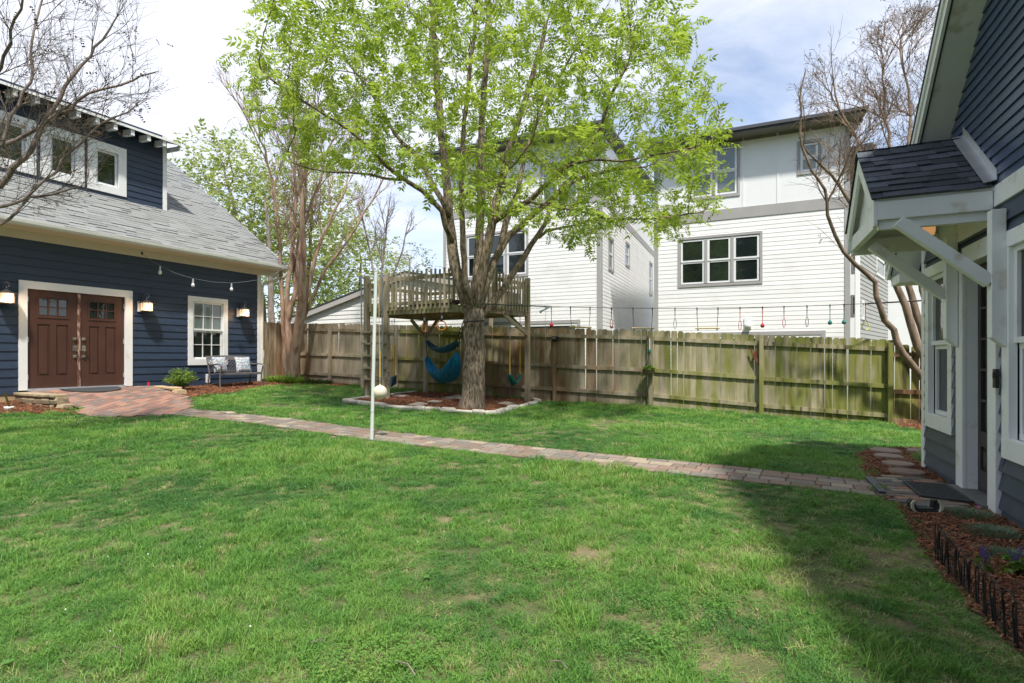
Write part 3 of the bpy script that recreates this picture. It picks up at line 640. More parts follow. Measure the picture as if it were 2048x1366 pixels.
# string lights
pts_px = [(284,507,-.03),(300,520,-.2),(320,531,-.3),(350,546,-.42),(386,557,-.5),(425,564,-.55),(463,566,-.6),(490,563.5,-.6),(515,560,-.6),(545,549,-.6),(582,530,-.6)]
P3 = []
for a, b, y in pts_px: x, z = gx(a, b, y); P3.append(G.w(x, y, z))
sl_ = thing('string_lights', 'drooping white cord with three clear round bulbs under the garage eave', 'string lights', P3[0])
MB().tube(P3, .0045, 5).build('cord', M['cord'], sl_)
MB().tube([P3[0]+Vector((0,0,.04)), P3[0]-Vector((0,0,.03))], .02, 6).build('hook', M['black'], sl_)
for i in (2, 4, 6):
    p = P3[i]; MB().lathe([(.018, -.01), (.02, -.05), (.024, -.11), (.015, -.12)], p, 8).build('socket', M['galv'], sl_)
    MB().lathe([(.015, -.115), (.03, -.135), (.042, -.165), (.040, -.195), (.02, -.22)], p, 10).build('bulb', M['bulb'], sl_, smooth=True)
# power outlet box below the window
x, z = gx(413.5, 757); o = MB(G.M).box(x-.05, x+.05, -.08, -.02, z-.12, z+.12).build('outlet_box', M['plastic_white'], None, bevel=.01); tag(o, 'small white outlet box on the blue wall behind the bench', 'outlet box')
# little white scoop and red cup
p = gp(18, 822); sc_ = thing('garden_scoop', 'white bucket scoop with a leaning wooden handle in the mulch at far left', 'scoop', p)
MB().lathe([(.045, 0), (.07, .05), (.075, .085), (.06, .08)], p, 12).build('bucket', M['plastic_white'], sc_, smooth=True)
MB().bar(p+Vector((.02,0,.05)), p+Vector((-.09,0,.36)), .025, .02).build('handle', M['rail'], sc_)
x, z = gx(297, 768, -.12); o = MB(G.M).lathe([(.02, -.045), (.03, .03), (.036, .045), (.03, .04)], (x, -.12, z), 10).build('cup', M['redfl']); tag(o, 'tiny red plastic cup standing by the blue wall right of the doors', 'cup')

# bench with two cushions
B0 = gp(440.5, 778.5); BZ = B0.z
Bf = Fr((B0.x, B0.y), (.4679, .8838)); b_ = lambda: MB(Matrix.Translation((0, 0, BZ)) @ Bf.M)
be = thing('garden_bench', 'grey metal garden bench with a lattice back under the garage window', 'bench', (B0.x, B0.y, BZ), Bf.a)
W_ = 1.22; D_ = .5
for i in range(6): b_().box(.02, W_-.02, .02+i*.075, .02+i*.075+.06, .405+(.01 if i in (0,) else 0)-i*.006, .425-i*.006).build('seat_slat', M['benchgrey'], be)
b_().box(0, W_, -.01, .02, .36, .42).build('seat_frame', M['benchgrey'], be, bevel=.006)
for x in (0.0, W_):
    b_().tube([(x, 0, 0), (x, .015, .2), (x, 0, .40), (x, -.03, .52), (x, -.06, .60)], .022, 7).build('leg', M['benchgrey'], be, smooth=True)
    b_().tube([(x, D_+.06, 0), (x, D_, .2), (x, D_-.04, .42), (x, D_+.02, .66), (x, D_+.08, .86)], .022, 7).build('leg', M['benchgrey'], be, smooth=True)
    b_().tube([(x, -.10, .56), (x, -.10, .60), (x, -.06, .63), (x, .12, .66), (x, .35, .64), (x, D_+.02, .67)], .02, 7).build('armrest', M['benchgrey'], be, smooth=True)
b_().prism([(0, D_+.055, .77), (W_, D_+.055, .77), (W_+.03, D_+.09, .87), (W_*.75, D_+.09, .885), (W_/2, D_+.09, .89), (W_*.25, D_+.09, .885), (-.03, D_+.09, .87)], (0, .02, 0)).build('top_rail', M['benchgrey'], be)
b_().box(0, W_, D_-.04, D_-.015, .44, .475).build('back_rail', M['benchgrey'], be)
la = b_(); n = 14
def bp(u, v): return (u*W_, D_-.02+v*.075, .46+v*.32)
for i in range(-4, n):
    for sgn in (1, -1):
        u0, u1 = (i/n, (i+4)/n) if sgn > 0 else ((i+4)/n, i/n); v0, v1 = 0, 1
        if u0 < 0: v0 = -u0/(u1-u0); u0 = 0
        if u1 < 0: v1 = u0/(u0-u1); u1 = 0
        if u1 > 1: v1 = v0+(1-u0)/(u1-u0)*(v1-v0); u1 = 1
        if u0 > 1: v0 = (u0-1)/(u0-u1); u0 = 1
        if abs(u1-u0) > .01: la.bar(bp(u0, v0), bp(u1, v1), .006, .016, (0, 1, 0))
la.build('lattice', M['benchgrey'], be)
def pillmat():
    m = bpy.data.materials.new('floral_print'); m.use_nodes = True; t = m.node_tree; p = t.nodes['Principled BSDF']; p.inputs['Roughness'].default_value = .85; L = t.links.new
    c = N(t, 'ShaderNodeTexCoord'); cur = None
    base = (.78, .78, .77)
    for k, (col, sc, lo) in enumerate([((.25,.42,.60), 26, .53), ((.60,.12,.14), 22, .60), ((.12,.18,.30), 38, .56), ((.25,.40,.28), 30, .60)]):
        mp = N(t, 'ShaderNodeMapping'); mp.inputs['Location'].default_value = (k*3, k*5, k*7); L(c.outputs['Object'], mp.inputs[0])
        n = N(t, 'ShaderNodeTexNoise'); n.inputs['Scale'].default_value = sc; n.inputs['Detail'].default_value = 2; n.inputs['Distortion'].default_value = 1.5; L(mp.outputs[0], n.inputs[0])
        r = N(t, 'ShaderNodeMapRange'); L(n.outputs[0], r.inputs[0]); r.inputs[1].default_value = lo-.03; r.inputs[2].default_value = lo
        mm = N(t, 'ShaderNodeMix', data_type='RGBA'); L(r.outputs[0], mm.inputs[0])
        if cur: L(cur, mm.inputs[6])
        else: mm.inputs[6].default_value = (*base, 1)
        mm.inputs[7].default_value = (*col, 1); cur = mm.outputs[2]
    L(cur, p.inputs['Base Color']); return m
M['floral'] = pillmat()
def cushion(px_, pz_, rot, label):
    n = 12; b = MB(); vs = []; s = .43; T = Matrix.Translation((0, 0, BZ)) @ Bf.M @ Matrix.Translation((px_, D_-.14, pz_)) @ Matrix.Rotation(rot, 4, 'Z') @ Matrix.Rotation(math.radians(-14), 4, 'X')
    b.M = T
    for side in (1, -1):
        for i in range(n+1):
            for j in range(n+1):
                u, v = i/n*2-1, j/n*2-1; e = (1-u**2)*(1-v**2); pin = 1-.07*(1-abs(u)**2)*(abs(v)**4)-.07*(1-abs(v)**2)*(abs(u)**4)
                vs.append((u*s/2*(1-.07*(1-v*v)*u*u), side*.075*e**.42, v*s/2*(1-.07*(1-u*u)*v*v)))
    m_ = (n+1)**2; fs = []
    for q in (0, 1):
        for i in range(n):
            for j in range(n):
                a = q*m_+i*(n+1)+j; f = (a, a+1, a+n+2, a+n+1); fs.append(f if q else f[::-1])
    o = b.add(vs, fs).build('cushion', M['floral'], smooth=True); tag(o, label, 'cushion', 'floral cushions on the bench')
cushion(.22, .64, .15, 'white floral cushion at the left end of the bench, half hidden by the armrest')
cushion(.90, .635, -.1, 'white floral cushion at the right end of the bench')
# ------------------------------------------------------------------ blue house on the right
H = Fr((4.237, 4.913), (-.4107, -.9118))           # x runs towards the camera, y into the house
hx = lambda px, py, y=0: H.px(px, py, y)
hou = thing('house', 'dark blue house with white trim and a steep gable, at the right edge', 'house', H.w(0, 0, .1), H.a)
HL = hx(1849.5, 900)[0]; HR = 6.3
zb0 = .02; d0 = hx(1933, 976)[0]; d1_ = hx(1990, 1000)[0]
zs_ = hx(1951, 975.5, .08)[1]; zdt = hx(1952, 531, .08)[1]
w1a = hx(1857, 850)[0]; w1b = hx(1911, 870)[0]; w1bot = hx(1857, 851)[1]; w1top = hx(1851.5, 540)[1]
w2a = hx(2014, 900)[0]; w2bot = hx(2016, 916)[1]; w2top = hx(2022, 463)[1]
c0a = hx(1919, 900)[0]; c1b = hx(2007, 1000)[0]
zbelt0, zbelt1 = hx(2021.7, 397.6)[1], hx(2021.7, 353.7)[1]
RS = .965; RZ0 = 2.187+CZ; RX0 = -.342            # roof underside line on the wall plane
RXT = 2.3
def rline(x): return RZ0+(x-RX0)*RS if x < RXT else RZ0+(RXT-RX0)*RS-(x-RXT)*RS
wh = [(w1a, w1b, w1bot, w1top), (c0a, c1b, 0, zdt+.12), (w2a, w2a+1.05, w2bot, w2top)]
def xr_low(z): return HL+.09, HR
def xr_gab(z): t = (z-RZ0)/RS; return max(HL+.09, RX0+t-.05), min(HR, 2*RXT-RX0-t+.05)
siding(hou, H, HL, HR, zb0, zbelt0, .152, wh, M['navy_low'], xr=lambda z: (max(xr_low(z)[0], xr_gab(z)[0]), HR), t=.034)
siding(hou, H, HL, HR, zbelt1, 6.9, .092, [], M['navy_gable'], xr=xr_gab, t=.018)
MB(H.M).box(-.75, HR, -.025, .0, zbelt0, zbelt1).build('belt_board', M['trim_dirty'], hou, bevel=.004)
MB(H.M).box(HL, HL+.09, -.028, .0, zb0, rline(HL)+.05).box(HL-.02, HL, -.028, .09, zb0, rline(HL)+.03).build('corner_board', M['trim_dirty'], hou, bevel=.004)
# backing wall with its gable, far end wall
bkw = MB(H.M); zz = .16
bkw.prism([(HL, .15, -.3), (HL, .15, rline(HL)), (RXT, .15, rline(RXT)), (HR, .15, rline(HR)), (HR, .15, -.3)], (0, .03, 0)).build('wall', M['navy'], hou)
MB(H.M).box(HL, HL+.03, .02, 6, -.3, rline(HL)).build('wall', M['navy'], hou)
MB(H.M).box(HL+.02, HR, -.004, .012, -.4, zb0).build('foundation', M['thresh'], hou)
window(hou, H, w1a, w1b, w1bot, w1top, .115, (1,1), 2, 0, mc=M['trim_dirty'], sash=.045, casb=.15)
window(hou, H, w2a, w2a+1.05, w2bot, w2top, .125, (1,1), 2, 0, mc=M['trim_dirty'], sash=.045, casb=.16)
tr = MB(H.M); tr.box(c0a, d0, -.03, .0, zs_-.02, zdt+.12); tr.box(d0-.018, d0-.002, -.034, .10, zs_-.02, zdt); tr.build('door_casing', M['trim_dirty'], hou, bevel=.003)
tr = MB(H.M); tr.box(d1_, c1b, -.05, .0, zs_-.13, zdt+.12); tr.box(d1_-.002, d1_+.016, -.05, .10, zs_-.13, zdt); tr.build('door_casing', M['trim_dirty'], hou, bevel=.003)
MB(H.M).box(d0-.002, d1_+.002, -.036, .0, zdt, zdt+.16).box(d0, d1_, .0, .1, zdt, zdt+.02).build('head_casing', M['trim_dirty'], hou, bevel=.003)
MB(H.M).box(c0a+.02, d1_+.02, -.09, .1, zs_-.07, zs_-.005).build('door_sill', M['thresh'], hou, bevel=.006)
# glazed door
dl, dr = d0+.005, d1_-.005; st = .10; zgl0 = hx(1962, 862, .08)[1]; zgl1 = zdt-.13
pxa = hx(1961, 700, .08)[0]
dd = MB(H.M); dd.box(dl, pxa, .08, .12, zs_, zdt-.01); dd.box(dr-.08, dr, .08, .12, zs_, zdt-.01)
dd.box(pxa, dr-.08, .08, .12, zgl1, zdt-.01); dd.box(pxa, dr-.08, .08, .12, zgl0-.14, zgl0); dd.box(pxa, dr-.08, .08, .12, zs_, zs_+.19); dd.box(pxa, dr-.08, .10, .12, zs_+.19, zgl0-.14)
door = dd.build('door', M['dark_door'], hou, bevel=.003)
MB(H.M).box(pxa+.03, dr-.11, .088, .10, zs_+.23, zgl0-.18).build('panel', M['dark_door'], door, bevel=.006)
ga, gb = pxa, dr-.08; mu = MB(H.M); gm = ga+(gb-ga)*.55
mu.box(gm-.012, gm+.012, .076, .098, zgl0, zgl1)
for k in range(1, 5): z = zgl0+(zgl1-zgl0)*k/5; mu.box(ga, gb, .078, .096, z-.011, z+.011)
mu.build('muntin', M['dark_door'], door)
for k in range(5):
    for u, v in ((ga, gm-.012), (gm+.012, gb)): MB(H.M).box(u+.001, v-.001, .10, .106, zgl0+(zgl1-zgl0)*k/5+.012, zgl0+(zgl1-zgl0)*(k+1)/5-.012).build('pane', M['glass'], door)
# doorbell plate on the near casing
x, z = hx(1996, 757, -.05); o = MB(H.M).box(x-.03, x+.03, -.075, -.051, z-.075, z+.075).box(x-.015, x+.015, -.082, -.074, z-.0, z+.05); kp = o.build('key_box', M['black'], None, bevel=.004); tag(kp, 'black key box fixed to the white casing of the glazed door', 'key box')
# main roof
ov = -.26; xe = HL-.38
def slab(x0, x1, y0, y1, t0, t1):
    pts = [(x0, y0, rline(x0)+t0), (x1, y0, rline(x1)+t0), (x1, y0, rline(x1)+t1), (x0, y0, rline(x0)+t1)]; return MB(H.M).prism(pts, (0, y1-y0, 0))
slab(xe, RXT, ov, 6, .03, .20).build('roof', M['shingle_dark'], hou); slab(RXT, 6.9, ov, 6, .03, .20).build('roof', M['shingle_dark'], hou)
slab(xe, RXT, ov+.02, .02, .0, .028).build('soffit', M['trim_dirty'], hou); slab(RXT, 6.9, ov+.02, .02, .0, .028).build('soffit', M['trim_dirty'], hou)
slab(xe, RXT, ov-.025, ov, -.02, .15).build('rake_board', M['trim_dirty'], hou); slab(xe, RXT, ov-.04, ov-.025, .09, .17).build('rake_board', M['trim_dirty'], hou)
slab(RXT, 6.9, ov-.025, ov, -.02, .15).build('rake_board', M['trim_dirty'], hou)
slab(xe, RXT, ov-.05, ov, .172, .192).build('roof_edge', M['roofdark'], hou)
MB(H.M).box(xe-.02, xe, ov, 6, rline(xe)-.02, rline(xe)+.15).build('eave_board', M['trim_dirty'], hou)
MB(H.M).box(xe-.0, HL, ov+.02, .4, rline(xe)-.10, rline(xe)-.0).build('eave_return', M['trim_dirty'], hou)
MB(H.M).box(xe-.12, xe-.02, ov-.02, 6, rline(xe)+.03, rline(xe)+.14).build('gutter', M['gutter'], hou)

# ------------------------------------------------------------------ gabled door canopy
cn, cf = .716, -.664; cm_ = (cn+cf)/2; CE = 1.385+CZ; CR = 2.02+CZ; PJ = -.815
can = thing('door_canopy', 'small gabled canopy with charcoal shingles on white brackets above the glazed door', 'canopy', H.w(cm_, 0, CE), H.a)
cs = (CR-CE)/(cn-cm_)
for sx_, xe_ in ((1, cn), (-1, cf)):
    MB(H.M).prism([(cm_, PJ+.0, CR-.03), (xe_, PJ+.0, CE-.03), (xe_, PJ+.0, CE-.006), (cm_, PJ+.0, CR-.006)], (0, -PJ-.015, 0)).build('roof_deck', M['trim_dirty'], can)
    # barge board and side fascia
    MB(H.M).prism([(cm_, PJ-.03, CR-.015), (xe_, PJ-.03, CE-.015), (xe_, PJ-.03, CE-.24), (xe_-.06*sx_, PJ-.03, CE-.24), (xe_-.10*sx_, PJ-.03, CE-.12), (cm_, PJ-.03, CR-.19)], (0, .03, 0)).build('barge_board', M['trim_dirty'], can, bevel=.003)
    MB(H.M).box(*sorted((xe_-.02*sx_, xe_)), PJ, -.03, CE-.185, CE-.012).build('fascia', M['trim_dirty'], can, bevel=.003)
    MB(H.M).box(*sorted((xe_-.09*sx_, xe_-.03*sx_)), PJ+.01, -.03, CE-.265, CE-.1).build('side_beam', M['trim_dirty'], can, bevel=.003)
MB(H.M).prism([(cm_, PJ+.05, CR-.1), (cn-.1, PJ+.05, CE-.08), (cf+.1, PJ+.05, CE-.08)], (0, .02, 0)).build('gable_panel', M['trim_dirty'], can)
MB(H.M).box(cf+.02, cn-.04, PJ+.0, PJ+.06, CE-.225, CE-.075).build('front_beam', M['trim_dirty'], can, bevel=.004)
MB(H.M).box(cf+.03, cn-.03, -.035, -.0, CE-.30, CE-.02).build('wall_beam', M['trim_dirty'], can, bevel=.004)
for bx, zl in ((hx(2000, 690, -.06)[0], hx(2000, 690, -.06)[1]), (hx(1906, 690, -.06)[0], hx(1906, 690, -.06)[1])):
    MB(H.M).prism([(bx-.045, -.125, CE-.24), (bx-.045, -.125, zl+.06), (bx-.045, -.035, zl-.02), (bx-.045, -.035, CE-.24)], (.09, 0, 0)).build('wall_post', M['trim_dirty'], can, bevel=.004)
    MB(H.M).bar((bx, PJ+.10, CE-.26), (bx, -.12, CE-.80), .075, .09).build('brace', M['trim_dirty'], can, bevel=.004)
# flashing strip where the canopy meets the wall
MB(H.M).prism([(cm_-.02, -.10, CR+.035), (cm_-.02, -.012, CR+.05), (cn+.03, -.012, CE+.045), (cn+.03, -.10, CE+.03)], (0, 0, .006)).build('flashing', M['metal'], can)
MB(H.M).prism([(cm_-.02, -.018, CR+.04), (cn+.03, -.018, CE+.045), (cn+.03, -.018, CE+.13), (cm_-.02, -.018, CR+.14)], (0, .006, 0)).build('flashing', M['metal'], can)
sl_len = math.hypot(cn-cm_, CR-CE); ex = .103; nrow = 9
for side in (1, -1):
    xe_ = cn if side > 0 else cf; ang = math.atan2(CR-CE, abs(xe_-cm_))
    for r in range(nrow):
        d = r*sl_len/nrow-.015; y = PJ-.045-R.uniform(0, .05); 
        while y < -.05:
            wd = R.choice([.11, .15, .20, .24]); y1 = min(y+wd, -.045); y0 = max(y, PJ-.045)
            if y1-y0 > .03:
                t = R.choice([.009, .011, .017, .020]); wob = R.uniform(-.003, .003); ls = .15
                def P(a, dd_, h): q = d+wob+dd_; return (xe_-side*(q*math.cos(ang))+side*h*math.sin(ang), a, CE+q*math.sin(ang)+h*math.cos(ang))
                v = [P(y0,0,0),P(y1,0,0),P(y1,ls,0),P(y0,ls,0),P(y0,0,t+.004),P(y1,0,t+.004),P(y1,ls,.003),P(y0,ls,.003)]
                MB(H.M).add(v, [(0,1,5,4),(4,5,6,7),(1,2,6,5),(3,0,4,7)]).build('shingle', M['shingle_dark'], can)
            y += wd
for k in range(6):                                  # ridge caps
    y0 = PJ-.05+k*.135; h = .016+.004*(k % 2)
    for side in (1, -1):
        a = (cm_, y0, CR+.020+h*.3); v = [a, (cm_, y0+.15, CR+.014), (cm_+side*.10, y0+.15, CR+.014-.10*cs), (cm_+side*.10, y0, CR+.02+h*.3-.10*cs)]
        MB(H.M).prism(v, (0, 0, .006)).build('ridge_cap', M['shingle_dark'], can)
x, z = hx(1858, 448, -.3); lx = (cm_, -.28, CE-.12)
pl_ = thing('porch_light', 'small lantern hanging under the canopy gable', 'lantern', H.w(*lx))
MB(H.M).lathe([(.01, .12), (.012, .06), (.06, .04), (.062, .03)], lx, 12).build('lamp_cap', M['bronze'], pl_)
MB(H.M).lathe([(.05, .03), (.055, -.06), (.045, -.10), (.02, -.11)], lx, 12).build('lamp_glass', mat('amber_glass', [(.35,.17,.07),(.5,.28,.12)], 10, rough=.2, emit=((1,.5,.2), .25)), pl_, smooth=True)

# ------------------------------------------------------------------ timber fence along the back
FN = Fr((7.94, 11.06), (.9288, -.3706))
kz = [8.2/2.44*-0+0]
ZT = [(-6.95, 1.06), (-6, 1.035), (-5, .93), (-4, .86), (-3, .76), (-2, .66), (-1, .545), (0, .44)]
def lerp(T, k):
    if k <= T[0][0]: return T[0][1]
    for (a, b), (c, d) in zip(T[:-1], T[1:]):
        if k <= c: return b+(d-b)*(k-a)/(c-a)
    return T[-1][1]
ZT = [(-7.1, 1.12), (-6, 1.055), (-5, .95), (-3, .76), (-2, .655), (-1, .50), (0, .365)]
def ftop(x): return CZ+(lerp(ZT, x/2.44) if x <= 0.05 else .25)
ALG = [(-7, .08), (-6, .12), (-5, .28), (-4.2, .62), (-3.8, .5), (-3.5, .20), (-2.9, .02), (-2.4, .08), (-2, .38), (-1, .52), (-.4, .60), (0, .66), (.2, .5), (.3, .12)]
BARE = [(-7, .35), (-4, .3), (-3.3, .55), (-2.5, .42), (-2, .25), (-1, .1), (0, .05), (.2, .6)]
DRK = [(-7, .1), (-3.6, .15), (-3, .3), (-2.4, .2), (-1, .28), (0, .4), (.3, .5)]
def fcol(x): k = x/2.44; return (min(1, max(0, lerp(ALG, k)+R.uniform(-.1, .1))), lerp(DRK, k)+R.uniform(-.08, .08), lerp(BARE, k)+R.uniform(-.1, .1), 1)
fen = thing('wooden_fence', 'long weathered picket fence with green algae across the back of the yard', 'fence', FN.w(-7, 0, 1.36-1.1), FN.a)
def pmesh(w_, h, c=.032, t=.018):
    p = [(-w_/2, 0, 0), (w_/2, 0, 0), (w_/2, 0, h-c), (w_/2-c*.9, 0, h), (-w_/2+c*.9, 0, h), (-w_/2, 0, h-c)]
    return MB().prism(p, (0, t, 0)).mesh('picket', M['timber'])
pms = [pmesh(.136, 1.95), pmesh(.134, 1.95, .036), pmesh(.137, 1.95, .028)]
x = -7.1*2.44
while x < 2.6:
    zt = ftop(x)+R.gauss(0, .010)
    gap = .1372 if x < -3.0*2.44 else .1412
    inst('picket', R.choice(pms), fen, FN.M @ Matrix.Translation((x, 0.0, zt-1.95)) @ Matrix.Rotation(R.gauss(0, .006), 4, 'Y') @ Matrix.Rotation(R.gauss(0, .03), 4, 'Z'), fcol(x))
    x += gap+R.gauss(0, .0016)
for k in range(-7, 2):
    x = k*2.44; zt = ftop(x-.05) if k <= 0 else ftop(1); g = gz(*FN.w(x, -.1, 0)[:2])
    if k == -7: x -= .15
    MB(FN.M).box(x-.045, x+.045, -.135, -.045, g-.2, zt-.04+(.015 if k else -.03)).build('post', M['rail'], fen, bevel=.005, color=fcol(x))
    x2 = x+2.44; za, zb = ftop(x+.05 if k < 0 else 1), ftop(x2-.05 if k < -0 else 1)
    for dz in (.20, .98, 1.60):
        j = R.uniform(-.015, .015)
        MB(FN.M).prism([(x+.0, -.045, za-dz-.045+j), (x2, -.045, zb-dz-.045), (x2, -.045, zb-dz+.045), (x+.0, -.045, za-dz+.045+j)], (0, .043, 0)).build('rail', M['rail'], fen, color=fcol(x+1.2))
# short fence running back from the garage corner
f2 = Fr((-7.52, 16.05), (.20, .98)); fe2 = thing('wooden_fence', 'short section of bare brown fence boards between the garage corner and the pinkish tree', 'fence', f2.w(0, 0, .5), f2.a)
for i in range(9):
    inst('board', pms[i % 3], fe2, f2.M @ Matrix.Translation((i*.142, 0, CZ+1.09-1.95+R.uniform(-.02, .02))), (.02, .3+R.uniform(-.1, .2), .55+R.uniform(-.2, .2), 1))
for dz in (.25, 1.5): MB(f2.M).box(-.05, 1.3, .02, .06, CZ+1.0-dz, CZ+1.09-dz).build('rail', M['rail'], fe2, color=(.1, .3, .4, 1))

# things on the fence
def fpx(px, py, y=-.15): x, z = FN.px(px, py, y); return FN.w(x, y, z), x, z
p, x, z = fpx(1110, 678); t = thing('speaker', 'small black outdoor speaker on top of a fence post right of the swing', 'speaker', p, FN.a)
MB(FN.M).box(x-.07, x+.08, -.22, -.06, z-.07, z+.075).build('case', M['black'], t, bevel=.02); MB(FN.M).lathe([(.02,.0),(.045,.01),(.05,.03)], (x-.01, -.22, z-.0), 12).build('cone', M['galv'], t)
p, x, z = fpx(1297, 742, -.26); t = thing('wall_planter', 'wire half-basket planter with small green plants hanging on a fence post', 'planter', p, FN.a)
MB(FN.M).lathe([(.03, -.10), (.10, -.085), (.135, -.04), (.15, .03), (.155, .035), (.12, .03)], (x, -.24, z), 14).build('basket', mat('coir_liner', [(.13,.10,.06),(.26,.22,.15)], 30, rough=1, bump=1), t, smooth=True)
PLANTS = [(FN.w(x, -.24, z+.03), .15, .10, 60, t)]
MB(FN.M).tube([(x-.14, -.24, z+.03), (x-.01, -.15, z+.40)], .004, 4).tube([(x+.14, -.24, z+.03), (x+.01, -.15, z+.40)], .004, 4).build('hanger', M['galv'], t)
p, x, z = fpx(1299, 690, -.17); t = thing('bird_feeder', 'slim white bottle-like feeder tied above the hanging planter', 'feeder', p, FN.a)
MB(FN.M).lathe([(.012, .17), (.016, .08), (.014, -.02), (.018, -.1)], (x, -.17, z), 8).build('tube', M['plastic_white'], t, smooth=True); MB(FN.M).lathe([(.01, -.09), (.03, -.13), (.035, -.17), (.02, -.2)], (x, -.17, z), 8).build('knot', M['green'], t, smooth=True)
p, x, z = fpx(1508, 715, -.08); t = thing('metal_ornament', 'rusty red metal bird ornament fixed to the fence left of a post', 'ornament', p, FN.a)
MB(FN.M).prism([(x-.09,-.09,z+.20),(x-.05,-.09,z+.19),(x-.01,-.09,z+.06),(x+.03,-.09,z+.20),(x+.06,-.09,z+.20),(x+.045,-.09,z+.02),(x+.10,-.09,z-.10),(x+.12,-.09,z-.19),(x+.08,-.09,z-.17),(x-.01,-.09,z-.02)], (0,.02,0)).build('body', M['rust'], t, bevel=.004)

# ------------------------------------------------------------------ town houses behind the fence
e_ = (.9118, -.4107)
def townhouse(fr, wd, label, band, eave, wins, ground, panels, side=None, sidewins=(), deep=13, siding_m=None, over=.62, gdoor=None):
    sm = siding_m or M['townwhite']
    b = thing('townhouse', label, 'house', fr.w(0, 0, ground), fr.a)
    holes = []
    for (a, bb, c, d, n, blind) in wins: holes.append((a, bb, c, d))
    if gdoor: holes.append((gdoor[0], gdoor[1], ground-1, gdoor[2]))
    siding(b, fr, .16, wd-.16, ground, band[0], .158, holes, sm, t=.011, joints=2.5)
    MB(fr.M).box(0, wd, .12, .14, ground, eave).build('wall', sm, b)
    MB(fr.M).box(0, .16, -.03, .1, ground, eave).build('corner_board', M['towngrey'], b); MB(fr.M).box(wd-.16, wd, -.03, .1, ground, eave).build('corner_board', M['towngrey'], b)
    MB(fr.M).box(.16, wd-.16, -.028, .1, band[0], band[1]).build('belt_board', M['towngrey'], b)
    # wall panels of the top storey with battens
    xs = [.16]+panels+[wd-.16]
    for p, q in zip(xs[:-1], xs[1:]):
        seg = [(p, q, band[1], eave)]
        for h in holes:
            ns = []
            for (u, v, s_, t_) in seg:
                if h[1] <= u or h[0] >= v or h[3] <= s_ or h[2] >= t_: ns.append((u, v, s_, t_)); continue
                if h[0] > u: ns.append((u, h[0], s_, t_))
                if h[1] < v: ns.append((h[1], v, s_, t_))
                m0, m1 = max(u, h[0]), min(v, h[1])
                if h[2] > s_: ns.append((m0, m1, s_, h[2]))
                if h[3] < t_: ns.append((m0, m1, h[3], t_))
            seg = ns
        mp_ = MB(fr.M)
        for s4 in seg: mp_.box(s4[0], s4[1], -.004, .1, s4[2], s4[3])
        mp_.build('wall_panel', M['townpanel'], b)
    for p in panels: MB(fr.M).box(p-.035, p+.035, -.02, -.003, band[1], eave).build('batten', M['townpanel'], b)
    for (a, bb, c, d, n, blind) in wins:
        wc = frame_mb(fr, a, bb, c, d, .085, .095, -.035, .06).build('window', M['towngrey'], b)
        pw = (bb-a-.2)/n
        for i in range(n):
            u, v = a+.1+i*pw+(.05 if i else 0), a+.1+(i+1)*pw-(.05 if i < n-1 else 0)
            if i: MB(fr.M).box(u-.10, u, -.034, .06, c+.12, d-.12).build('mullion', M['towngrey'], wc)
            for s_ in (0, 1):
                z0 = c+.12+(d-c-.24)*s_/2; z1 = z0+(d-c-.24)/2; yy = -.01 if s_ else .01
                if blind == 2 and s_ == 1: pass
                frame_mb(fr, u, v, z0, z1, .075, .06, yy, yy+.03).build('sash', M['white'], wc)
                MB(fr.M).box(u+.05, v-.05, yy+.022, yy+.03, z0+.045, z1-.045).build('pane', M['glass_blind'] if blind == 1 else M['glass'], wc)
    if gdoor:
        x0, x1, zt = gdoor
        MB(fr.M).box(x0, x0+.14, -.04, .1, ground, zt).box(x1-.14, x1, -.04, .1, ground, zt).box(x0, x1, -.042, .1, zt-.14, zt).build('garage_door_trim', M['towngrey'], b)
        MB(fr.M).box(x0+.14, x0+.22, -.02, .1, ground, zt-.14).box(x1-.22, x1-.14, -.02, .1, ground, zt-.14).box(x0+.14, x1-.14, -.022, .1, zt-.24, zt-.14).build('garage_door_trim', M['white'], b)
        MB(fr.M).box(x0+.22, x1-.22, .04, .08, ground, zt-.24).build('garage_door', M['soffit'], b)
    # roof: flat wide eave with a dark edge
    MB(fr.M).box(-.35, wd+.35, -over, .1, eave, eave+.04).build('soffit', M['soffit'], b)
    MB(fr.M).box(-.4, wd+.4, -over-.04, -over, eave+.0, eave+.17).box(-.4, wd+.4, -over-.10, -over-.04, eave+.06, eave+.17).build('gutter', M['roofdark'], b)
    MB(fr.M).prism([(-.4, -over, eave+.04), (-.4, -over, eave+.14), (-.4, deep, eave+1.3), (-.4, deep, eave+1.2)], (wd+.8, 0, 0)).build('roof', M['roofdark'], b)
    MB(fr.M).box(-.36, wd+.36, -.02, .0, eave-.10, eave).build('frieze_board', M['soffit'], b)
    return b
BF = Fr((5.55, 20.5), e_)
bx = lambda px, py, y=0: BF.px(px, py, y)
B_w = bx(1700, 500)[0]; gB = -.6
BAND = (bx(1568, 427.5)[1], bx(1568, 405.5)[1]); EB = bx(1568, 264)[1]
def rect(fn, a, b, c, d): return (fn(a, c)[0], fn(b, d)[0], (fn(a, d)[1]) , (fn(b, c)[1]))
def prect(fn, tl, br):                                           # top-left and bottom-right pixels
    return fn(*tl)[0], fn(*br)[0], fn(*br)[1], fn(*tl)[1]
w1 = prect(bx, (1356, 476.5), (1525, 567)); w2 = prect(bx, (1377, 300), (1480, 391)); w3 = prect(bx, (1594, 284), (1643, 345))
x0, zt = bx(1363, 666); x1 = bx(1651, 657)[0]
B_ = townhouse(BF, B_w, 'white three-storey town house with a triple window, right of the tree', BAND, EB, [(*w1, 3, 0), (*w2, 2, 1), (*w3, 1, 1)], gB, [1.35, bx(1486.5, 350)[0], bx(1555.5, 350)[0]], gdoor=(x0, x1, zt))
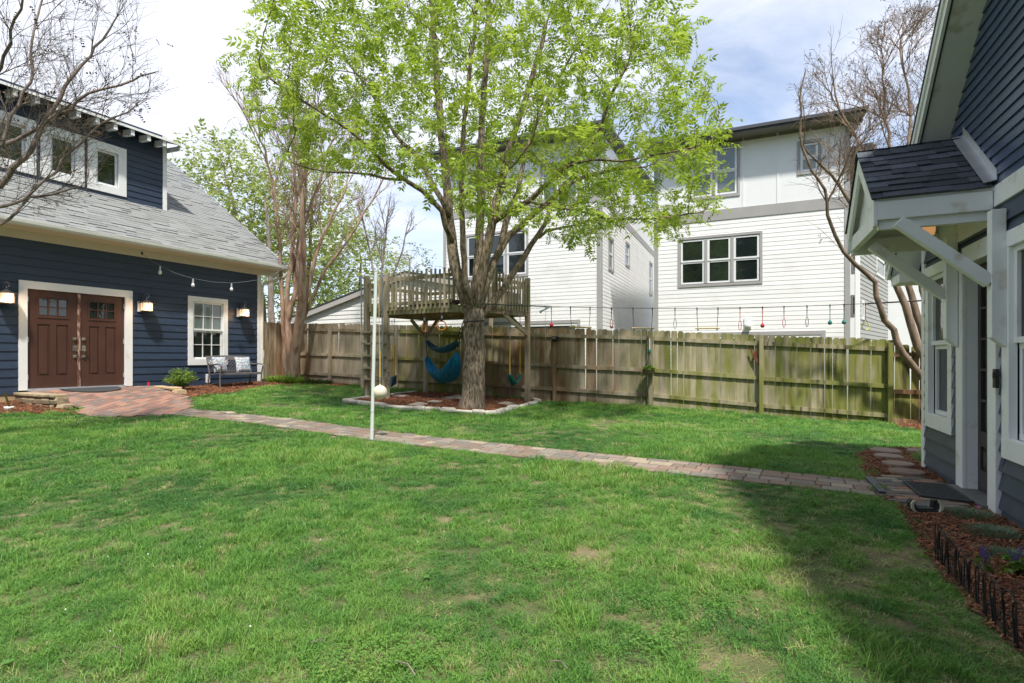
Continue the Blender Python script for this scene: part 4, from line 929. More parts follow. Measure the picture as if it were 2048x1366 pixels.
SB = Fr(BF.w(B_w, 0, 0)[:2], (.4107, .9118))
MB(BF.M).box(B_w-.02, B_w, .1, 12, gB, EB).build('side_wall', M['townwhite'], B_); MB(BF.M).box(0, .02, .1, 12, gB, EB).build('side_wall', M['townwhite'], B_)
x, z = bx(1495.5, 652); t = thing('wall_light', 'white globe light above the garage door of the right town house', 'wall light', BF.w(x, -.1, z), BF.a)
MB(BF.M).lathe([(.03, .12), (.09, .10), (.13, 0), (.09, -.1), (.04, -.12)], (x, -.15, z), 10).build('globe', M['plastic_white'], t, smooth=True); MB(BF.M).box(x-.12, x+.12, -.045, -.02, z-.1, z+.3).build('plate', M['white'], t)
AF = Fr(BF.w(0, 0, 0)[:2], e_); A_r = AF.px(1202, 500)[0]; A_l = AF.px(887, 500)[0]
AF = Fr(BF.w(A_l, 0, 0)[:2], e_); ax_ = lambda px, py, y=0: AF.px(px, py, y); A_w = A_r-A_l
BA = (ax_(969, 431)[1], ax_(969, 416)[1]); EA = ax_(1040, 280, -.62)[1]
wA = prect(ax_, (931, 470), (1057, 552)); x0, zt = ax_(965, 653); x1, zt = ax_(1161, 639)
wA2 = prect(ax_, (1080, 330), (1160, 400))
A_ = townhouse(AF, A_w, 'white three-storey town house behind the big tree and the deck', BA, EA, [(*wA, 3, 0), (*wA2, 2, 1)], gB, [2.0, 4.2], gdoor=(ax_(950, 650)[0], x1, zt))
SA = Fr(AF.w(A_w, 0, 0)[:2], (.4107, .9118)); sx_ = lambda px, py: SA.px(px, py, 0)
sw_ = [prect(sx_, (1216, 469), (1226.5, 546)), prect(sx_, (1250, 480), (1258.5, 537)), prect(sx_, (1298, 521), (1304, 593))]
siding(A_, SA, .0, 13.3, gB, BA[0], .158, sw_, M['townwhite'], t=.011)
MB(SA.M).box(0, 13.3, .1, .12, gB, EA).build('side_wall', M['townwhite'], A_); MB(SA.M).box(0, 13.3, -.02, .1, BA[0], BA[1]).build('belt_board', M['towngrey'], A_); MB(SA.M).box(0, 13.3, -.004, .1, BA[1], EA).build('wall_panel', M['townpanel'], A_)
MB(SA.M).box(0, .15, -.03, .0, gB, BA[0]).build('corner_board', M['towngrey'], A_)
for q in sw_:
    wc = frame_mb(SA, *q, .10, .12, -.035, .05).build('window', M['towngrey'], A_)
    zm = (q[2]+q[3])/2
    for a, b in ((q[2]+.12, zm), (zm, q[3]-.12)):
        frame_mb(SA, q[0]+.1, q[1]-.1, a, b, .05, .04, -.0, .03).build('sash', M['white'], wc); MB(SA.M).box(q[0]+.14, q[1]-.14, .02, .03, a+.04, b-.04).build('pane', M['glass_blind'], wc)
# wall closing the gap between the two, far back
q1 = Fr(SA.w(12.6, -2.4, 0)[:2], e_); gpb = thing('townhouse', 'strip of white siding in the gap between the two town houses', 'house', q1.w(0, 0, gB), q1.a)
zq = q1.px(1311, 528)[1]; siding(gpb, q1, -.3, 3.2, gB, zq-.45, .158, [], M['townwhite']); MB(q1.M).box(-.3, 3.2, -.03, .1, zq-.45, zq).build('belt_board', M['towngrey'], gpb); MB(q1.M).box(-.3, 3.2, -.004, .1, zq, EB+1).build('wall_panel', M['townpanel'], gpb)
# third house, far right, turned away
P1 = at(1717, 640, 19.5); CF = Fr((P1.x, P1.y), (.68, .733)); C_ = thing('townhouse', 'shaded beige sided house seen behind the bare twisting tree at right', 'house', CF.w(0, 0, gB), CF.a)
zc = CF.px(1745, 505)[1]+.8
cw = [prect(lambda a, b: CF.px(a, b), (1752, 512), (1768, 560)), prect(lambda a, b: CF.px(a, b), (1722, 600), (1727, 640))]
siding(C_, CF, .14, 7.0, gB, zc+2.4, .17, cw, M['townshaded']); MB(CF.M).box(0, 7, .1, .12, gB, zc+2.4).build('wall', M['townshaded'], C_)
MB(CF.M).box(0, .14, -.03, .1, gB, zc+2.4).build('corner_board', M['townpanel'], C_); x = CF.px(1822, 600)[0]; MB(CF.M).box(x, x+.15, -.035, .1, gB, zc+2.4).build('corner_board', M['townpanel'], C_)
for q in cw:
    wc = frame_mb(CF, *q, .08, .1, -.035, .05).build('window', M['townpanel'], C_); MB(CF.M).box(q[0]+.08, q[1]-.08, .0, .02, q[2]+.1, q[3]-.1).build('pane', M['glass_blind'], wc)
MB(CF.M).box(-.4, 8, -.5, 8, zc+2.4, zc+2.62).build('roof', M['roofdark'], C_)
# dark-framed balcony block seen through the slot
P2 = at(1700, 640, 30); DF = Fr((P2.x, P2.y), e_); D_ = thing('townhouse', 'distant pale block with dark windows right of the white town house', 'house', DF.w(0, 0, gB), DF.a)
MB(DF.M).box(-.2, 6, 0, .2, gB, DF.px(1707, 385)[1]).build('wall', M['townpanel'], D_)
for (a, b, c, d) in ((1702, 382, 1712, 408), (1703, 500, 1714, 545), (1702, 590, 1715, 632)):
    q = prect(lambda u, v: DF.px(u, v), (a, b), (c, d)); wc = frame_mb(DF, *q, .10, .12, -.04, -.002).build('window', M['soffit'], D_); MB(DF.M).box(q[0]+.1, q[1]-.1, -.02, -.01, q[2]+.1, q[3]-.1).build('pane', M['glass'], wc)
MB(DF.M).box(-.5, 6.2, -.7, 1, DF.px(1707, 385)[1], DF.px(1707, 378)[1]+.2).build('roof', M['soffit'], D_)

# low white gabled garage behind the fence
LF = Fr(at(815, 700, 20)[:2], e_); lx_ = lambda px, py: LF.px(px, py, 0)
lo_ = thing('garage', 'low white gabled garage with grey rake boards behind the fence and deck', 'garage', LF.w(0, 0, gB), LF.a)
xa, za = lx_(600, 636); xp, zp = lx_(815, 553); xb, zbq = lx_(930, 572)
def lr(z): return (xa+(xp-xa)*max(0, (z-za))/(zp-za) if z > za else xa, xb if z < zbq else xp+(xb-xp)*max(0, (zp-z))/(zp-zbq))
siding(lo_, LF, xa, xb, gB, zp, .165, [], M['townwhite'], xr=lr, t=.02)
MB(LF.M).prism([(xa+.05, .05, gB), (xa+.05, .05, za), (xp, .05, zp), (xb, .05, zbq), (xb, .05, gB)], (0, .02, 0)).build('wall', M['townwhite'], lo_)
for (x0, z0), (x1, z1) in (((xa-.35, za-.14), (xp, zp)), ((xp, zp), (xb+.3, zbq-.04))):
    MB(LF.M).prism([(x0, -.14, z0-.06), (x1, -.14, z1-.06), (x1, -.14, z1+.16), (x0, -.14, z0+.16)], (0, .04, 0)).build('rake_board', M['towngrey'] if 0 else mat('taupe_rake', [(.40,.38,.36),(.46,.44,.42)], 3), lo_)
    MB(LF.M).prism([(x0, -.11, z0+.0), (x1, -.11, z1+.0), (x1, -.11, z1+.02), (x0, -.11, z0+.02)], (0, .11, 0)).build('soffit', M['soffit'], lo_)
    MB(LF.M).prism([(x0-.05, -.16, z0+.16), (x1, -.16, z1+.16), (x1, -.16, z1+.20), (x0-.05, -.16, z0+.20)], (0, 7, 0)).build('roof', M['roofdark'], lo_)
# ------------------------------------------------------------------ tree growing
def grow(seeds, att, step, infl, kill, iters, bias=(0,0,.0), jit=.25, grav=0, cap=6000, keep_dir=.35):
    """seeds: list of (point, parent, radius or None); branches grow towards the attractor points"""
    P = [Vector(s[0]) for s in seeds]; par = [s[1] for s in seeds]; rad = [s[2] for s in seeds]; ok = [len(s) < 4 or s[3] for s in seeds]
    att = [Vector(a) for a in att]; bias = Vector(bias); seen = set()
    for it in range(iters):
        kd = kdtree.KDTree(len(P)); idx = [i for i in range(len(P)) if ok[i]]
        for i in idx: kd.insert(P[i], i)
        kd.balance(); pull = {}; keep = []
        for a in att:
            co_, i, d = kd.find(a)
            if d < kill: continue
            keep.append(a)
            if d < infl: pull.setdefault(i, []).append((a-P[i]).normalized())
        att = keep
        if not pull or len(P) > cap: break
        new = 0
        for i, ds in pull.items():
            d = sum(ds, Vector())/len(ds)
            prev = (P[i]-P[par[i]]).normalized() if par[i] >= 0 else Vector((0,0,1))
            d = (d.normalized()+prev*keep_dir+bias+Vector((R.gauss(0,jit), R.gauss(0,jit), R.gauss(0,jit)))).normalized()
            q = P[i]+d*step; key = (round(q.x/step*2), round(q.y/step*2), round(q.z/step*2), i)
            if key in seen: continue
            seen.add(key); P.append(q); par.append(i); rad.append(None); ok.append(True); new += 1
        if not new: break
    return P, par, rad
def radii(P, par, rad, tip=.006, ex=2.3, mx=.08):
    n = len(P); w = [0.]*n; ch = [[] for _ in range(n)]
    for i in range(n-1, -1, -1):
        if par[i] >= 0: ch[par[i]].append(i)
    order = sorted(range(n), key=lambda i: -i)
    for i in range(n-1, -1, -1):
        if not ch[i] or w[i] == 0: w[i] = tip**ex
        if par[i] >= 0: w[par[i]] += w[i]
    r = [min(mx, w[i]**(1/ex)) for i in range(n)]
    for i in range(n):
        if rad[i] is not None: r[i] = rad[i]
        elif par[i] >= 0: r[i] = min(r[i], r[par[i]]*.92)
    return r, ch
def skin(P, par, r, ch, name, m, parent, sides=6, minr=.0, taper=True):
    b = MB(); done = set()
    roots = [i for i in range(len(P)) if par[i] < 0]
    stack = [(i, None) for i in roots]
    while stack:
        i, fr = stack.pop(); pts = []; rs = []
        if fr is not None: pts.append(P[fr]); rs.append(min(r[fr], r[i]*1.25))
        while True:
            pts.append(P[i]); rs.append(r[i])
            c = sorted(ch[i], key=lambda k: -r[k])
            if not c: break
            for k in c[1:]: stack.append((k, i))
            i = c[0]
        if len(pts) > 1:
            k = 12 if max(rs) > .13 else 8 if max(rs) > .04 else 5 if max(rs) > .015 else 3
            b.tube(pts, rs, k)
    return b.build(name, m, parent, smooth=True)
def limb(seeds, px, depth, width, par=-1, active_from=0, Yr=11.6):
    """a traced limb: pixels, depth at each end, width in pixels at each end; returns index list"""
    n = len(px); out = []; dense = []
    for i in range(n-1):
        m_ = max(1, int(math.dist(px[i], px[i+1])/22))
        for k in range(m_): dense.append((i+k/m_, px[i][0]+(px[i+1][0]-px[i][0])*k/m_, px[i][1]+(px[i+1][1]-px[i][1])*k/m_))
    dense.append((n-1, *px[-1]))
    for t, x, y in dense:
        f = t/(n-1); Y = depth[0]+(depth[1]-depth[0])*f**1.2; wpx = width[0]+(width[1]-width[0])*f
        p = at(x, y, Y)
        if 0 < f: p += Vector((R.gauss(0, .012), R.gauss(0, .02), R.gauss(0, .012)))
        seeds.append((p, par, wpx*Y/F/2, f >= active_from)); par = len(seeds)-1; out.append(par)
    return out
def near(seeds, ids, px, py):
    def pr(p): return CX+F*p.x/p.y, HY-F*(p.z-CZ)/p.y
    return min(ids, key=lambda i: math.dist(pr(seeds[i][0]), (px, py)))
def volume(n, poly, c, rad, Y0, Y1, inner=0):
    """random points of a crown: inside an ellipsoid whose outline has the crown's real shape"""
    out = []; c = Vector(c); t = 0
    while len(out) < n and t < n*60:
        t += 1; p = Vector((R.uniform(-1,1), R.uniform(-1,1), R.uniform(-1,1)))
        if p.length > 1 or p.length < inner: continue
        q = Vector((c.x+p.x*rad[0], c.y+p.y*rad[1], c.z+p.z*rad[2]))
        if not (Y0 < q.y < Y1): continue
        if poly and not inpoly(CX+F*q.x/q.y, HY-F*(q.z-CZ)/q.y, poly): continue
        out.append(q)
    return out
def leaves(name, pts, dirs, m, parent, per=1, pairs=5, L=.075, W=.026, spread=.1, rach=.22, droop=.35, seed=1):
    """compound leaves: pairs of leaflets along a drooping stalk"""
    g = np.random.default_rng(seed); P = np.repeat(np.array([tuple(p) for p in pts]), per, 0); D = np.repeat(np.array([tuple(d) for d in dirs]), per, 0); n = len(P)
    P = P+g.normal(0, spread, P.shape); D = D+g.normal(0, .65, D.shape); D[:, 2] -= droop*g.random(n); D /= np.linalg.norm(D, axis=1, keepdims=True)
    up = np.tile([0, 0, 1.], (n, 1))+g.normal(0, .35, (n, 3)); S1 = np.cross(D, up); S1 /= np.linalg.norm(S1, axis=1, keepdims=True); U = np.cross(S1, D)
    V = []; s = g.uniform(.7, 1.25, n)[:, None]
    for k in range(pairs):
        for sgn in (-1, 1, 0) if k == pairs-1 else (-1, 1):
            base = P+D*(rach*(k+.7)/pairs)*s+U*(-.04*(k/pairs)**2)*s
            ax = D*(.55 if sgn else 1)+S1*sgn*.85-U*(.15+.35*g.random((n, 1))); ax /= np.linalg.norm(ax, axis=1, keepdims=True)
            nn = U+g.normal(0, .35, (n, 3)); sd = np.cross(ax, nn); sd /= np.linalg.norm(sd, axis=1, keepdims=True)
            l = L*s*g.uniform(.7, 1.15, (n, 1)); w_ = W*s*g.uniform(.8, 1.2, (n, 1))
            V.append(np.stack([base, base+ax*l*.45+sd*w_*.5, base+ax*l, base+ax*l*.45-sd*w_*.5], 1))
    V = np.concatenate(V, 0).reshape(-1, 3); nf = len(V)//4
    me = bpy.data.meshes.new(name); me.vertices.add(len(V)); 
    if parent: 
        iv = np.array(wm(parent).inverted()); V = V @ iv[:3,:3].T+iv[:3,3]
    me.vertices.foreach_set('co', V.ravel().astype(np.float32)); me.loops.add(nf*4); me.loops.foreach_set('vertex_index', np.arange(nf*4, dtype=np.int32))
    me.polygons.add(nf); me.polygons.foreach_set('loop_start', np.arange(nf, dtype=np.int32)*4); me.polygons.foreach_set('loop_total', np.full(nf, 4, np.int32))
    me.update(calc_edges=True); me.materials.append(m)
    return inst(name, me, parent)
def twigs_of(P, par, r, ch, rmax):
    ids = [i for i in range(len(P)) if r[i] < rmax and par[i] >= 0]
    return [P[i] for i in ids], [(P[i]-P[par[i]]).normalized() for i in ids]

# ------------------------------------------------------------------ the big tree
TB = gp(945, 822); TY = 11.45
sd = []
trunk = limb(sd, [(945,826),(945,812),(946,790),(948,740),(949,700),(949,660),(947,635),(945,618)], (TY-.03, TY+.05), (49, 39), active_from=2)
for i, f in ((0, 1.5), (1, 1.17)): p, q, r_, a_ = sd[trunk[i]]; sd[trunk[i]] = (p-Vector((0,0,.12 if i == 0 else 0)), q, r_*f, a_)
tt = near(sd, trunk, 946, 628)
limb(sd, [(945,618),(944,606),(943,597),(943,590)], (TY+.05, TY+.05), (36, 10), trunk[-1], .9)
lA = limb(sd, [(932,604),(921,570),(913,540),(906,500),(902,470),(897,430),(894,390),(891,350),(886,300),(880,240),(874,180),(872,110),(866,40),(860,-30)], (TY-.08, 12.6), (25, 9), tt, .25)
lB = limb(sd, [(938,600),(931,560),(928,520),(925,470),(923,420),(922,370),(925,320),(926,270),(934,200),(941,120),(950,40),(955,-30)], (TY-.2, 10.2), (14, 7), tt, .3)
lC = limb(sd, [(949,600),(953,560),(956,520),(960,470),(962,410),(962,350),(963,290),(966,220),(972,140),(975,60),(980,-30)], (TY+.05, 12.6), (21, 9), tt, .3)
lD = limb(sd, [(954,598),(962,560),(968,520),(976,480),(986,445),(995,400),(1005,355),(1014,310),(1030,260),(1050,200),(1072,130),(1090,60)], (TY-.1, 11.0), (23, 9), tt, .3)
eD = near(sd, lD, 985, 450)
lE = limb(sd, [(990,442),(1012,425),(1040,410),(1060,402),(1085,378),(1115,352),(1130,335),(1155,310),(1185,285),(1208,235),(1222,195),(1250,140)], (TY-.25, 9.4), (13, 6), eD, .3)
lF = limb(sd, [(962,600),(975,562),(990,520),(1003,492),(1018,472),(1040,452),(1062,432),(1090,410),(1115,385),(1150,360),(1200,345),(1260,335)], (TY+.0, 12.4), (19, 6), tt, .3)
eF = near(sd, lF, 1003, 492)
lF2 = limb(sd, [(1004,480),(1010,450),(1020,420),(1034,385),(1042,350),(1050,300),(1075,240),(1110,170),(1150,100)], (TY+.15, 13.2), (14, 4), eF, .2)
lG = limb(sd, [(955,640),(972,622),(990,600),(1008,575),(1025,550),(1045,520),(1062,492),(1078,470),(1090,450),(1098,425),(1108,400),(1125,370),(1170,330),(1230,280)], (TY+.1, 13.6), (17, 4), near(sd, trunk, 948, 655), .4)
eG = near(sd, lG, 1070, 480)
limb(sd, [(1078,475),(1095,462),(1125,455),(1160,450)], (12.6, 12.9), (7, 4), eG, .4)
eA = near(sd, lA, 903, 478)
lH = limb(sd, [(903,478),(893,450),(883,425),(868,405),(845,383),(815,362),(790,345),(768,328),(740,300),(715,275),(690,255),(655,232),(610,205),(565,175),(520,140)], (TY+.05, 9.6), (12, 3.5), eA, .25)
eA2 = near(sd, lA, 896, 425)
lI = limb(sd, [(896,425),(885,402),(874,385),(858,355),(843,328),(825,303),(806,287),(785,262),(765,225),(745,190),(715,150),(680,110),(650,60)], (TY+.1, 13.2), (12, 3.5), eA2, .25)
eH = near(sd, lH, 800, 355)
limb(sd, [(803,360),(770,357),(735,350),(700,345),(660,343),(620,335),(585,325)], (TY-.4, 9.9), (6, 3), eH, .4)
eB = near(sd, lB, 924, 430)
limb(sd, [(925,405),(935,385),(950,368),(975,362),(1005,350),(1030,330),(1060,290)], (11.0, 9.5), (6, 3), eB, .3)
eE = near(sd, lE, 1062, 402)
limb(sd, [(1066,405),(1100,412),(1150,420),(1210,435),(1270,440),(1330,436),(1400,425)], (10.6, 9.8), (6, 3), eE, .3)
eE2 = near(sd, lE, 1130, 335)
limb(sd, [(1135,333),(1180,320),(1240,322),(1300,310),(1360,300),(1420,285)], (10.2, 9.6), (6, 3), eE2, .3)
crown_poly = [(448,120),(470,60),(500,20),(510,-220),(1380,-220),(1378,0),(1392,80),(1412,140),(1440,190),(1420,225),(1462,262),(1450,300),(1440,350),(1442,400),(1448,440),(1400,450),(1330,478),(1265,440),(1205,470),(1165,505),(1115,465),(1080,452),(1000,430),(930,430),(885,400),(860,360),(800,345),(780,345),(700,345),(640,335),(600,350),(545,345),(560,300),(520,285),(505,240),(470,205),(478,160)]
att = volume(3300, crown_poly, (-.75, 11.6, CZ+5.2), (6.0, 4.6, 5.6), 7.6, 15.8, .25)
P, par, rad = grow(sd, att, .16, 2.2, .26, 70, (0, 0, .10), .20, cap=10000, keep_dir=.8)
r, ch = radii(P, par, rad, tip=.0045, ex=2.3, mx=.05)
big = thing('shade_tree', 'big spreading tree with a furrowed trunk and fresh green leaves, growing through the deck', 'tree', (TB.x, TY, TB.z))
skin(P, par, r, ch, 'trunk', M['bark'], big)
pp, dd_ = twigs_of(P, par, r, ch, .010)
kk = [i for i, p in enumerate(pp) if noise.noise(p*.85)+.45*noise.noise(p*2.1) > -.15+R.uniform(-.1, .1)]
leaves('crown', [pp[i] for i in kk], [dd_[i] for i in kk], M['leaf'], big, per=2, pairs=5, L=.112, W=.040, spread=.075, rach=.27, droop=.5, seed=3)
# strap round the trunk
c = at(948, 643, TY-.0); o = MB().tube([c+Vector((.225*math.cos(t), .225*math.sin(t), .02*math.sin(t+1))) for t in np.linspace(0, 2*math.pi, 20)[:-1]], .016, 6, closed=True).build('tree_strap', M['strap']); tag(o, 'dark strap wrapped round the big trunk just under the deck', 'strap')

# ------------------------------------------------------------------ bare and background trees
def fan(s, lv, poly, L0, seg, tipr, up=.25, spread=.75, start=.25, every=2, kids=(2, 3), seed=0):
    """twigs forking off the traced limbs, each order shorter and finer, reaching outwards and up"""
    P = [x[0] for x in s]; par = [x[1] for x in s]; rad = [x[2] for x in s]; act = [x[3] for x in s]; chn = {}
    for i, p in enumerate(par): chn.setdefault(p, []).append(i)
    cnt = [0]
    def inside(p): return p.y > .5 and inpoly(CX+F*p.x/p.y, HY-F*(p.z-CZ)/p.y, poly)
    def shoot(i, d, L_, k):
        n = max(3, int(L_/seg)); cur = i; ids = []; dd = d.copy(); r0 = None; bend = Vector((R.gauss(0, .05), R.gauss(0, .05), R.uniform(.0, .05)))
        for q in range(n):
            dd = (dd+bend+Vector((R.gauss(0, .07), R.gauss(0, .07), R.gauss(0, .06)))).normalized(); p = P[cur]+dd*seg
            if not inside(p) and R.random() < .6: break
            P.append(p); par.append(cur); rad.append(None); cur = len(P)-1; ids.append(cur)
        if k <= 1 or len(P) > 30000: return
        step = max(1, len(ids)//(3 if k > 2 else 3)); q = R.randint(0, 1)
        while q < len(ids):
            j = ids[q]; base = (P[j]-P[par[j]]).normalized()
            for _ in range(R.randint(1, 2)):
                v = Vector((R.gauss(0, 1), R.gauss(0, 1), R.gauss(0, 1))); v = (v-base*v.dot(base)).normalized()
                shoot(j, (base+v*spread*R.uniform(.6, 1.3)+Vector((0, 0, up))).normalized(), L_*R.uniform(.42, .70), k-1)
            q += step
    for i in range(len(s)):
        if not act[i] or par[i] < 0: continue
        if i % every and i in chn: continue
        base = (P[i]-P[par[i]]).normalized()
        for _ in range(R.randint(1, 2)):
            v = Vector((R.gauss(0, 1), R.gauss(0, 1), R.gauss(0, 1))); v = (v-base*v.dot(base)).normalized()
            shoot(i, (base+v*spread*R.uniform(.5, 1.2)+Vector((0, 0, up))).normalized(), L0*R.uniform(.5, 1.1), lv)
        if i not in chn: shoot(i, base, L0, lv)
    return P, par, rad
def myrtle(name, label, base, trunks, poly, n, c, rad_, Y0, Y1, barkm, tip=.0035, pods=0, step=.14, iters=60, jit=.22, kill=.22, infl=1.6, podm='leaf_dead', mx=.05, group=None, af=.35, cap=9000, fanp=(3, 1.2, .2, .6), every_=2):
    s = []; first = True
    for px, dp, wd in trunks: limb(s, px, dp, wd, -1, af)
    P, par, rad = fan(s, fanp[0], poly, fanp[1], step, tip, up=fanp[2], spread=fanp[3], every=every_)
    r, ch = radii(P, par, rad, tip=tip, ex=2.7, mx=mx)
    t = thing(name, label, 'tree', base, 0, group)
    skin(P, par, r, ch, 'trunk', barkm, t)
    if pods:
        ids = [i for i in range(len(P)) if not ch[i] and par[i] >= 0]; R.shuffle(ids); ids = ids[:int(len(ids)*pods)]
        leaves('seed_pods', [P[i] for i in ids], [(P[i]-P[par[i]]).normalized() for i in ids], M[podm], t, per=2, pairs=4, L=.022, W=.020, spread=.03, rach=.10, seed=5)
    return t
b0 = at(590, 770, 16.2)
myrtle('crape_myrtle', 'leafless crape myrtle with several smooth pinkish trunks by the garage corner', (b0.x, b0.y, gz(b0.x, b0.y)), [
    ([(571,772),(570,700),(567,640),(562,560),(560,500),(556,440),(548,380),(530,300),(500,240)], (16.2, 15.6), (11, 3)),
    ([(583,772),(580,700),(577,650),(574,610),(576,560),(585,500),(590,440),(592,380),(588,300),(575,220)], (16.1, 16.0), (15, 3)),
    ([(577,640),(588,590),(596,550),(600,500),(606,440),(611,380),(612,320),(620,250)], (16.1, 15.8), (12, 3)),
    ([(591,775),(589,720),(594,680),(600,640),(603,600),(606,560),(607,510),(606,460),(604,400),(600,340),(594,260)], (16.0, 15.2), (23, 4)),
    ([(602,640),(614,590),(622,550),(630,510),(645,470),(665,430),(690,380),(705,320)], (16.0, 16.8), (11, 3)),
    ([(606,640),(622,600),(640,560),(664,520),(690,490),(715,450),(745,400),(770,350)], (16.1, 17.0), (8, 3)),
    ([(596,600),(588,560),(590,520),(600,470),(618,420),(640,360),(655,300)], (16.1, 16.9), (10, 3))],
    [(395,200),(440,140),(520,170),(600,190),(680,200),(760,250),(800,300),(790,370),(760,420),(720,470),(690,520),(640,560),(540,480),(520,400),(480,330),(430,270)], 3200, at(600, 330, 16.2), (3.6, 2.6, 3.4), 13.5, 19, M['bark_myrtle'], pods=.5, tip=.0050, step=.16, fanp=(3, 1.9, .30, .55))
b1 = at(1868, 770, 10.6)
myrtle('crape_myrtle', 'bare twisting crape myrtle leaning out beside the right end of the fence', (b1.x, b1.y, gz(b1.x, b1.y)), [
    ([(1868,800),(1850,765),(1830,735),(1805,705),(1790,682),(1786,660),(1770,640),(1757,615),(1755,590),(1750,565),(1735,545),(1712,530),(1690,500),(1672,470),(1660,430),(1650,380),(1625,340),(1605,290),(1600,200),(1610,150)], (10.6, 10.2), (15, 3)),
    ([(1872,800),(1855,735),(1838,690),(1822,650),(1808,610),(1795,570),(1783,545),(1770,500),(1750,470),(1735,440),(1728,400),(1730,340),(1715,280),(1680,220),(1665,160)], (10.7, 11.0), (17, 3)),
    ([(1876,800),(1862,720),(1850,680),(1835,630),(1822,590),(1812,560),(1800,500),(1790,430),(1785,360),(1780,290),(1770,210),(1765,140)], (10.8, 11.4), (17, 3)),
    ([(1880,800),(1868,700),(1855,640),(1845,580),(1835,520),(1825,440),(1820,350),(1822,260),(1815,180),(1800,100)], (10.9, 12.0), (14, 3)),
    ([(1735,440),(1710,420),(1690,390),(1665,350),(1640,330),(1612,300)], (10.8, 10.6), (9, 3))],
    [(1590,180),(1640,130),(1690,110),(1740,60),(1800,20),(1870,10),(1900,60),(1880,300),(1860,420),(1800,480),(1740,520),(1690,540),(1620,420),(1600,380),(1640,330),(1600,260)], 5200, at(1740, 290, 11), (2.3, 2.0, 3.0), 9, 13.2, M['bark_tan'], pods=.16, tip=.0028, step=.12, fanp=(4, 1.45, .20, .8), every_=3)
b2 = at(-330, 900, 6.2)
myrtle('bare_tree', 'leafless grey-twigged tree reaching in over the garage from the left edge', (b2.x, b2.y, gz(b2.x, b2.y)), [
    ([(-330,900),(-300,700),(-240,520),(-160,430),(-60,400),(0,372),(60,300),(110,215),(160,130),(230,40)], (6.2, 7.2), (22, 3)),
    ([(-240,520),(-140,390),(-60,320),(5,290),(20,230),(60,160),(70,60),(90,-40)], (6.3, 6.8), (11, 3)),
    ([(-200,470),(-120,460),(-40,470),(20,440),(60,395),(130,385),(160,370)], (6.4, 7.4), (9, 3)),
    ([(5,290),(60,265),(120,230),(180,190),(240,170),(310,150)], (6.8, 7.2), (9, 3)),
    ([(-60,320),(-30,200),(10,110),(40,20),(60,-60)], (6.6, 6.0), (9, 3)),
    ([(-100,430),(-20,420),(50,400),(90,360),(140,300),(200,250),(250,225)], (6.5, 7.2), (8, 3))],
    [(-200,-150),(330,-80),(300,10),(270,60),(330,140),(330,165),(270,225),(200,280),(260,290),(210,330),(160,400),(60,450),(-60,460),(-200,460)], 6500, at(60, 190, 6.9), (2.6, 1.3, 2.3), 5.5, 8.4, M['bark_grey'], pods=.10, tip=.0018, step=.085, fanp=(3, 1.15, .05, .75), af=.2)

def backtree(label, poly, trunk, c, rad_, Y0, Y1, n, m, per=3, L=.17, W=.11, tip=.008, barkm='bark_grey', name='leafy_tree', spread=.35, group='leafy trees beyond the garage', pairs=3):
    s = []
    for px, dp, wd in trunk: limb(s, px, dp, wd, -1, .3)
    a = volume(n, poly, c, rad_, Y0, Y1); P, par, rad = grow(s, a, .45, 5, .6, 40, (0,0,.1), .3, cap=2500)
    r, ch = radii(P, par, rad, tip=tip, ex=2.2, mx=.12); b = P[0]; t = thing(name, label, 'tree', (b.x, b.y, gz(b.x, b.y)), 0, group)
    skin(P, par, r, ch, 'trunk', M[barkm], t); pp, dd_ = twigs_of(P, par, r, ch, .03)
    leaves('crown', pp, dd_, M[m], t, per=per, pairs=pairs, L=L, W=W, spread=spread, rach=.45, seed=len(label)); return t
backtree('pale yellow-green tree rising behind the garage roof ridge', [(362,300),(400,262),(440,262),(500,290),(540,330),(560,420),(560,560),(480,560),(400,420),(360,330)], [([(530,700),(525,600),(500,500),(470,420),(450,350)], (29, 28), (14, 4))], at(455, 390, 28), (4.6, 4, 5.8), 22, 34, 700, M and 'leaf_back', per=3)
backtree('tall leafy tree between the garage and the bare crape myrtle', [(520,330),(580,300),(650,310),(700,360),(735,430),(720,520),(700,640),(520,640),(515,420)], [([(610,700),(612,600),(620,500),(625,400)], (32, 31), (13, 4)), ([(545,700),(542,620),(540,560),(538,480),(530,400)], (24, 25), (15, 4))], at(620, 480, 31), (4.6, 5, 6.2), 24, 38, 800, 'leaf_back', per=3)
backtree('lower leafy tree behind the white gabled garage', [(640,450),(700,440),(760,470),(800,520),(830,560),(820,640),(600,640),(620,520)], [([(720,700),(718,600),(722,520)], (36, 36), (10, 4))], at(715, 560, 36), (4.6, 4, 4.4), 30, 42, 600, 'leaf_back', per=3)
backtree('sparse olive-leaved tree just left of the tall white town house', [(740,490),(800,470),(850,500),(880,540),(885,580),(760,580)], [([(815,700),(818,600),(820,520)], (40, 40), (8, 3))], at(815, 545, 40), (3.2, 3, 3.0), 34, 46, 260, 'leaf_far', per=2, L=.13, W=.09)
myrtle('bare_tree', 'small thin bare tree behind the deck, left of the white town house', at(770, 720, 26), [
    ([(770,740),(765,640),(762,560),(768,500),(775,440),(780,400)], (26, 26), (6, 2)), ([(765,600),(745,540),(735,480),(720,420)], (26, 26.5), (5, 2)), ([(765,590),(790,540),(805,500),(815,450)], (26, 26), (5, 2))],
    [(700,420),(740,390),(790,385),(820,420),(845,480),(840,540),(780,560),(720,540),(700,480)], 600, at(770, 470, 26), (2.2, 2, 2.6), 23, 29, M['bark_grey'], pods=.5, tip=.008, step=.2, fanp=(3, 1.6, .2, .6))

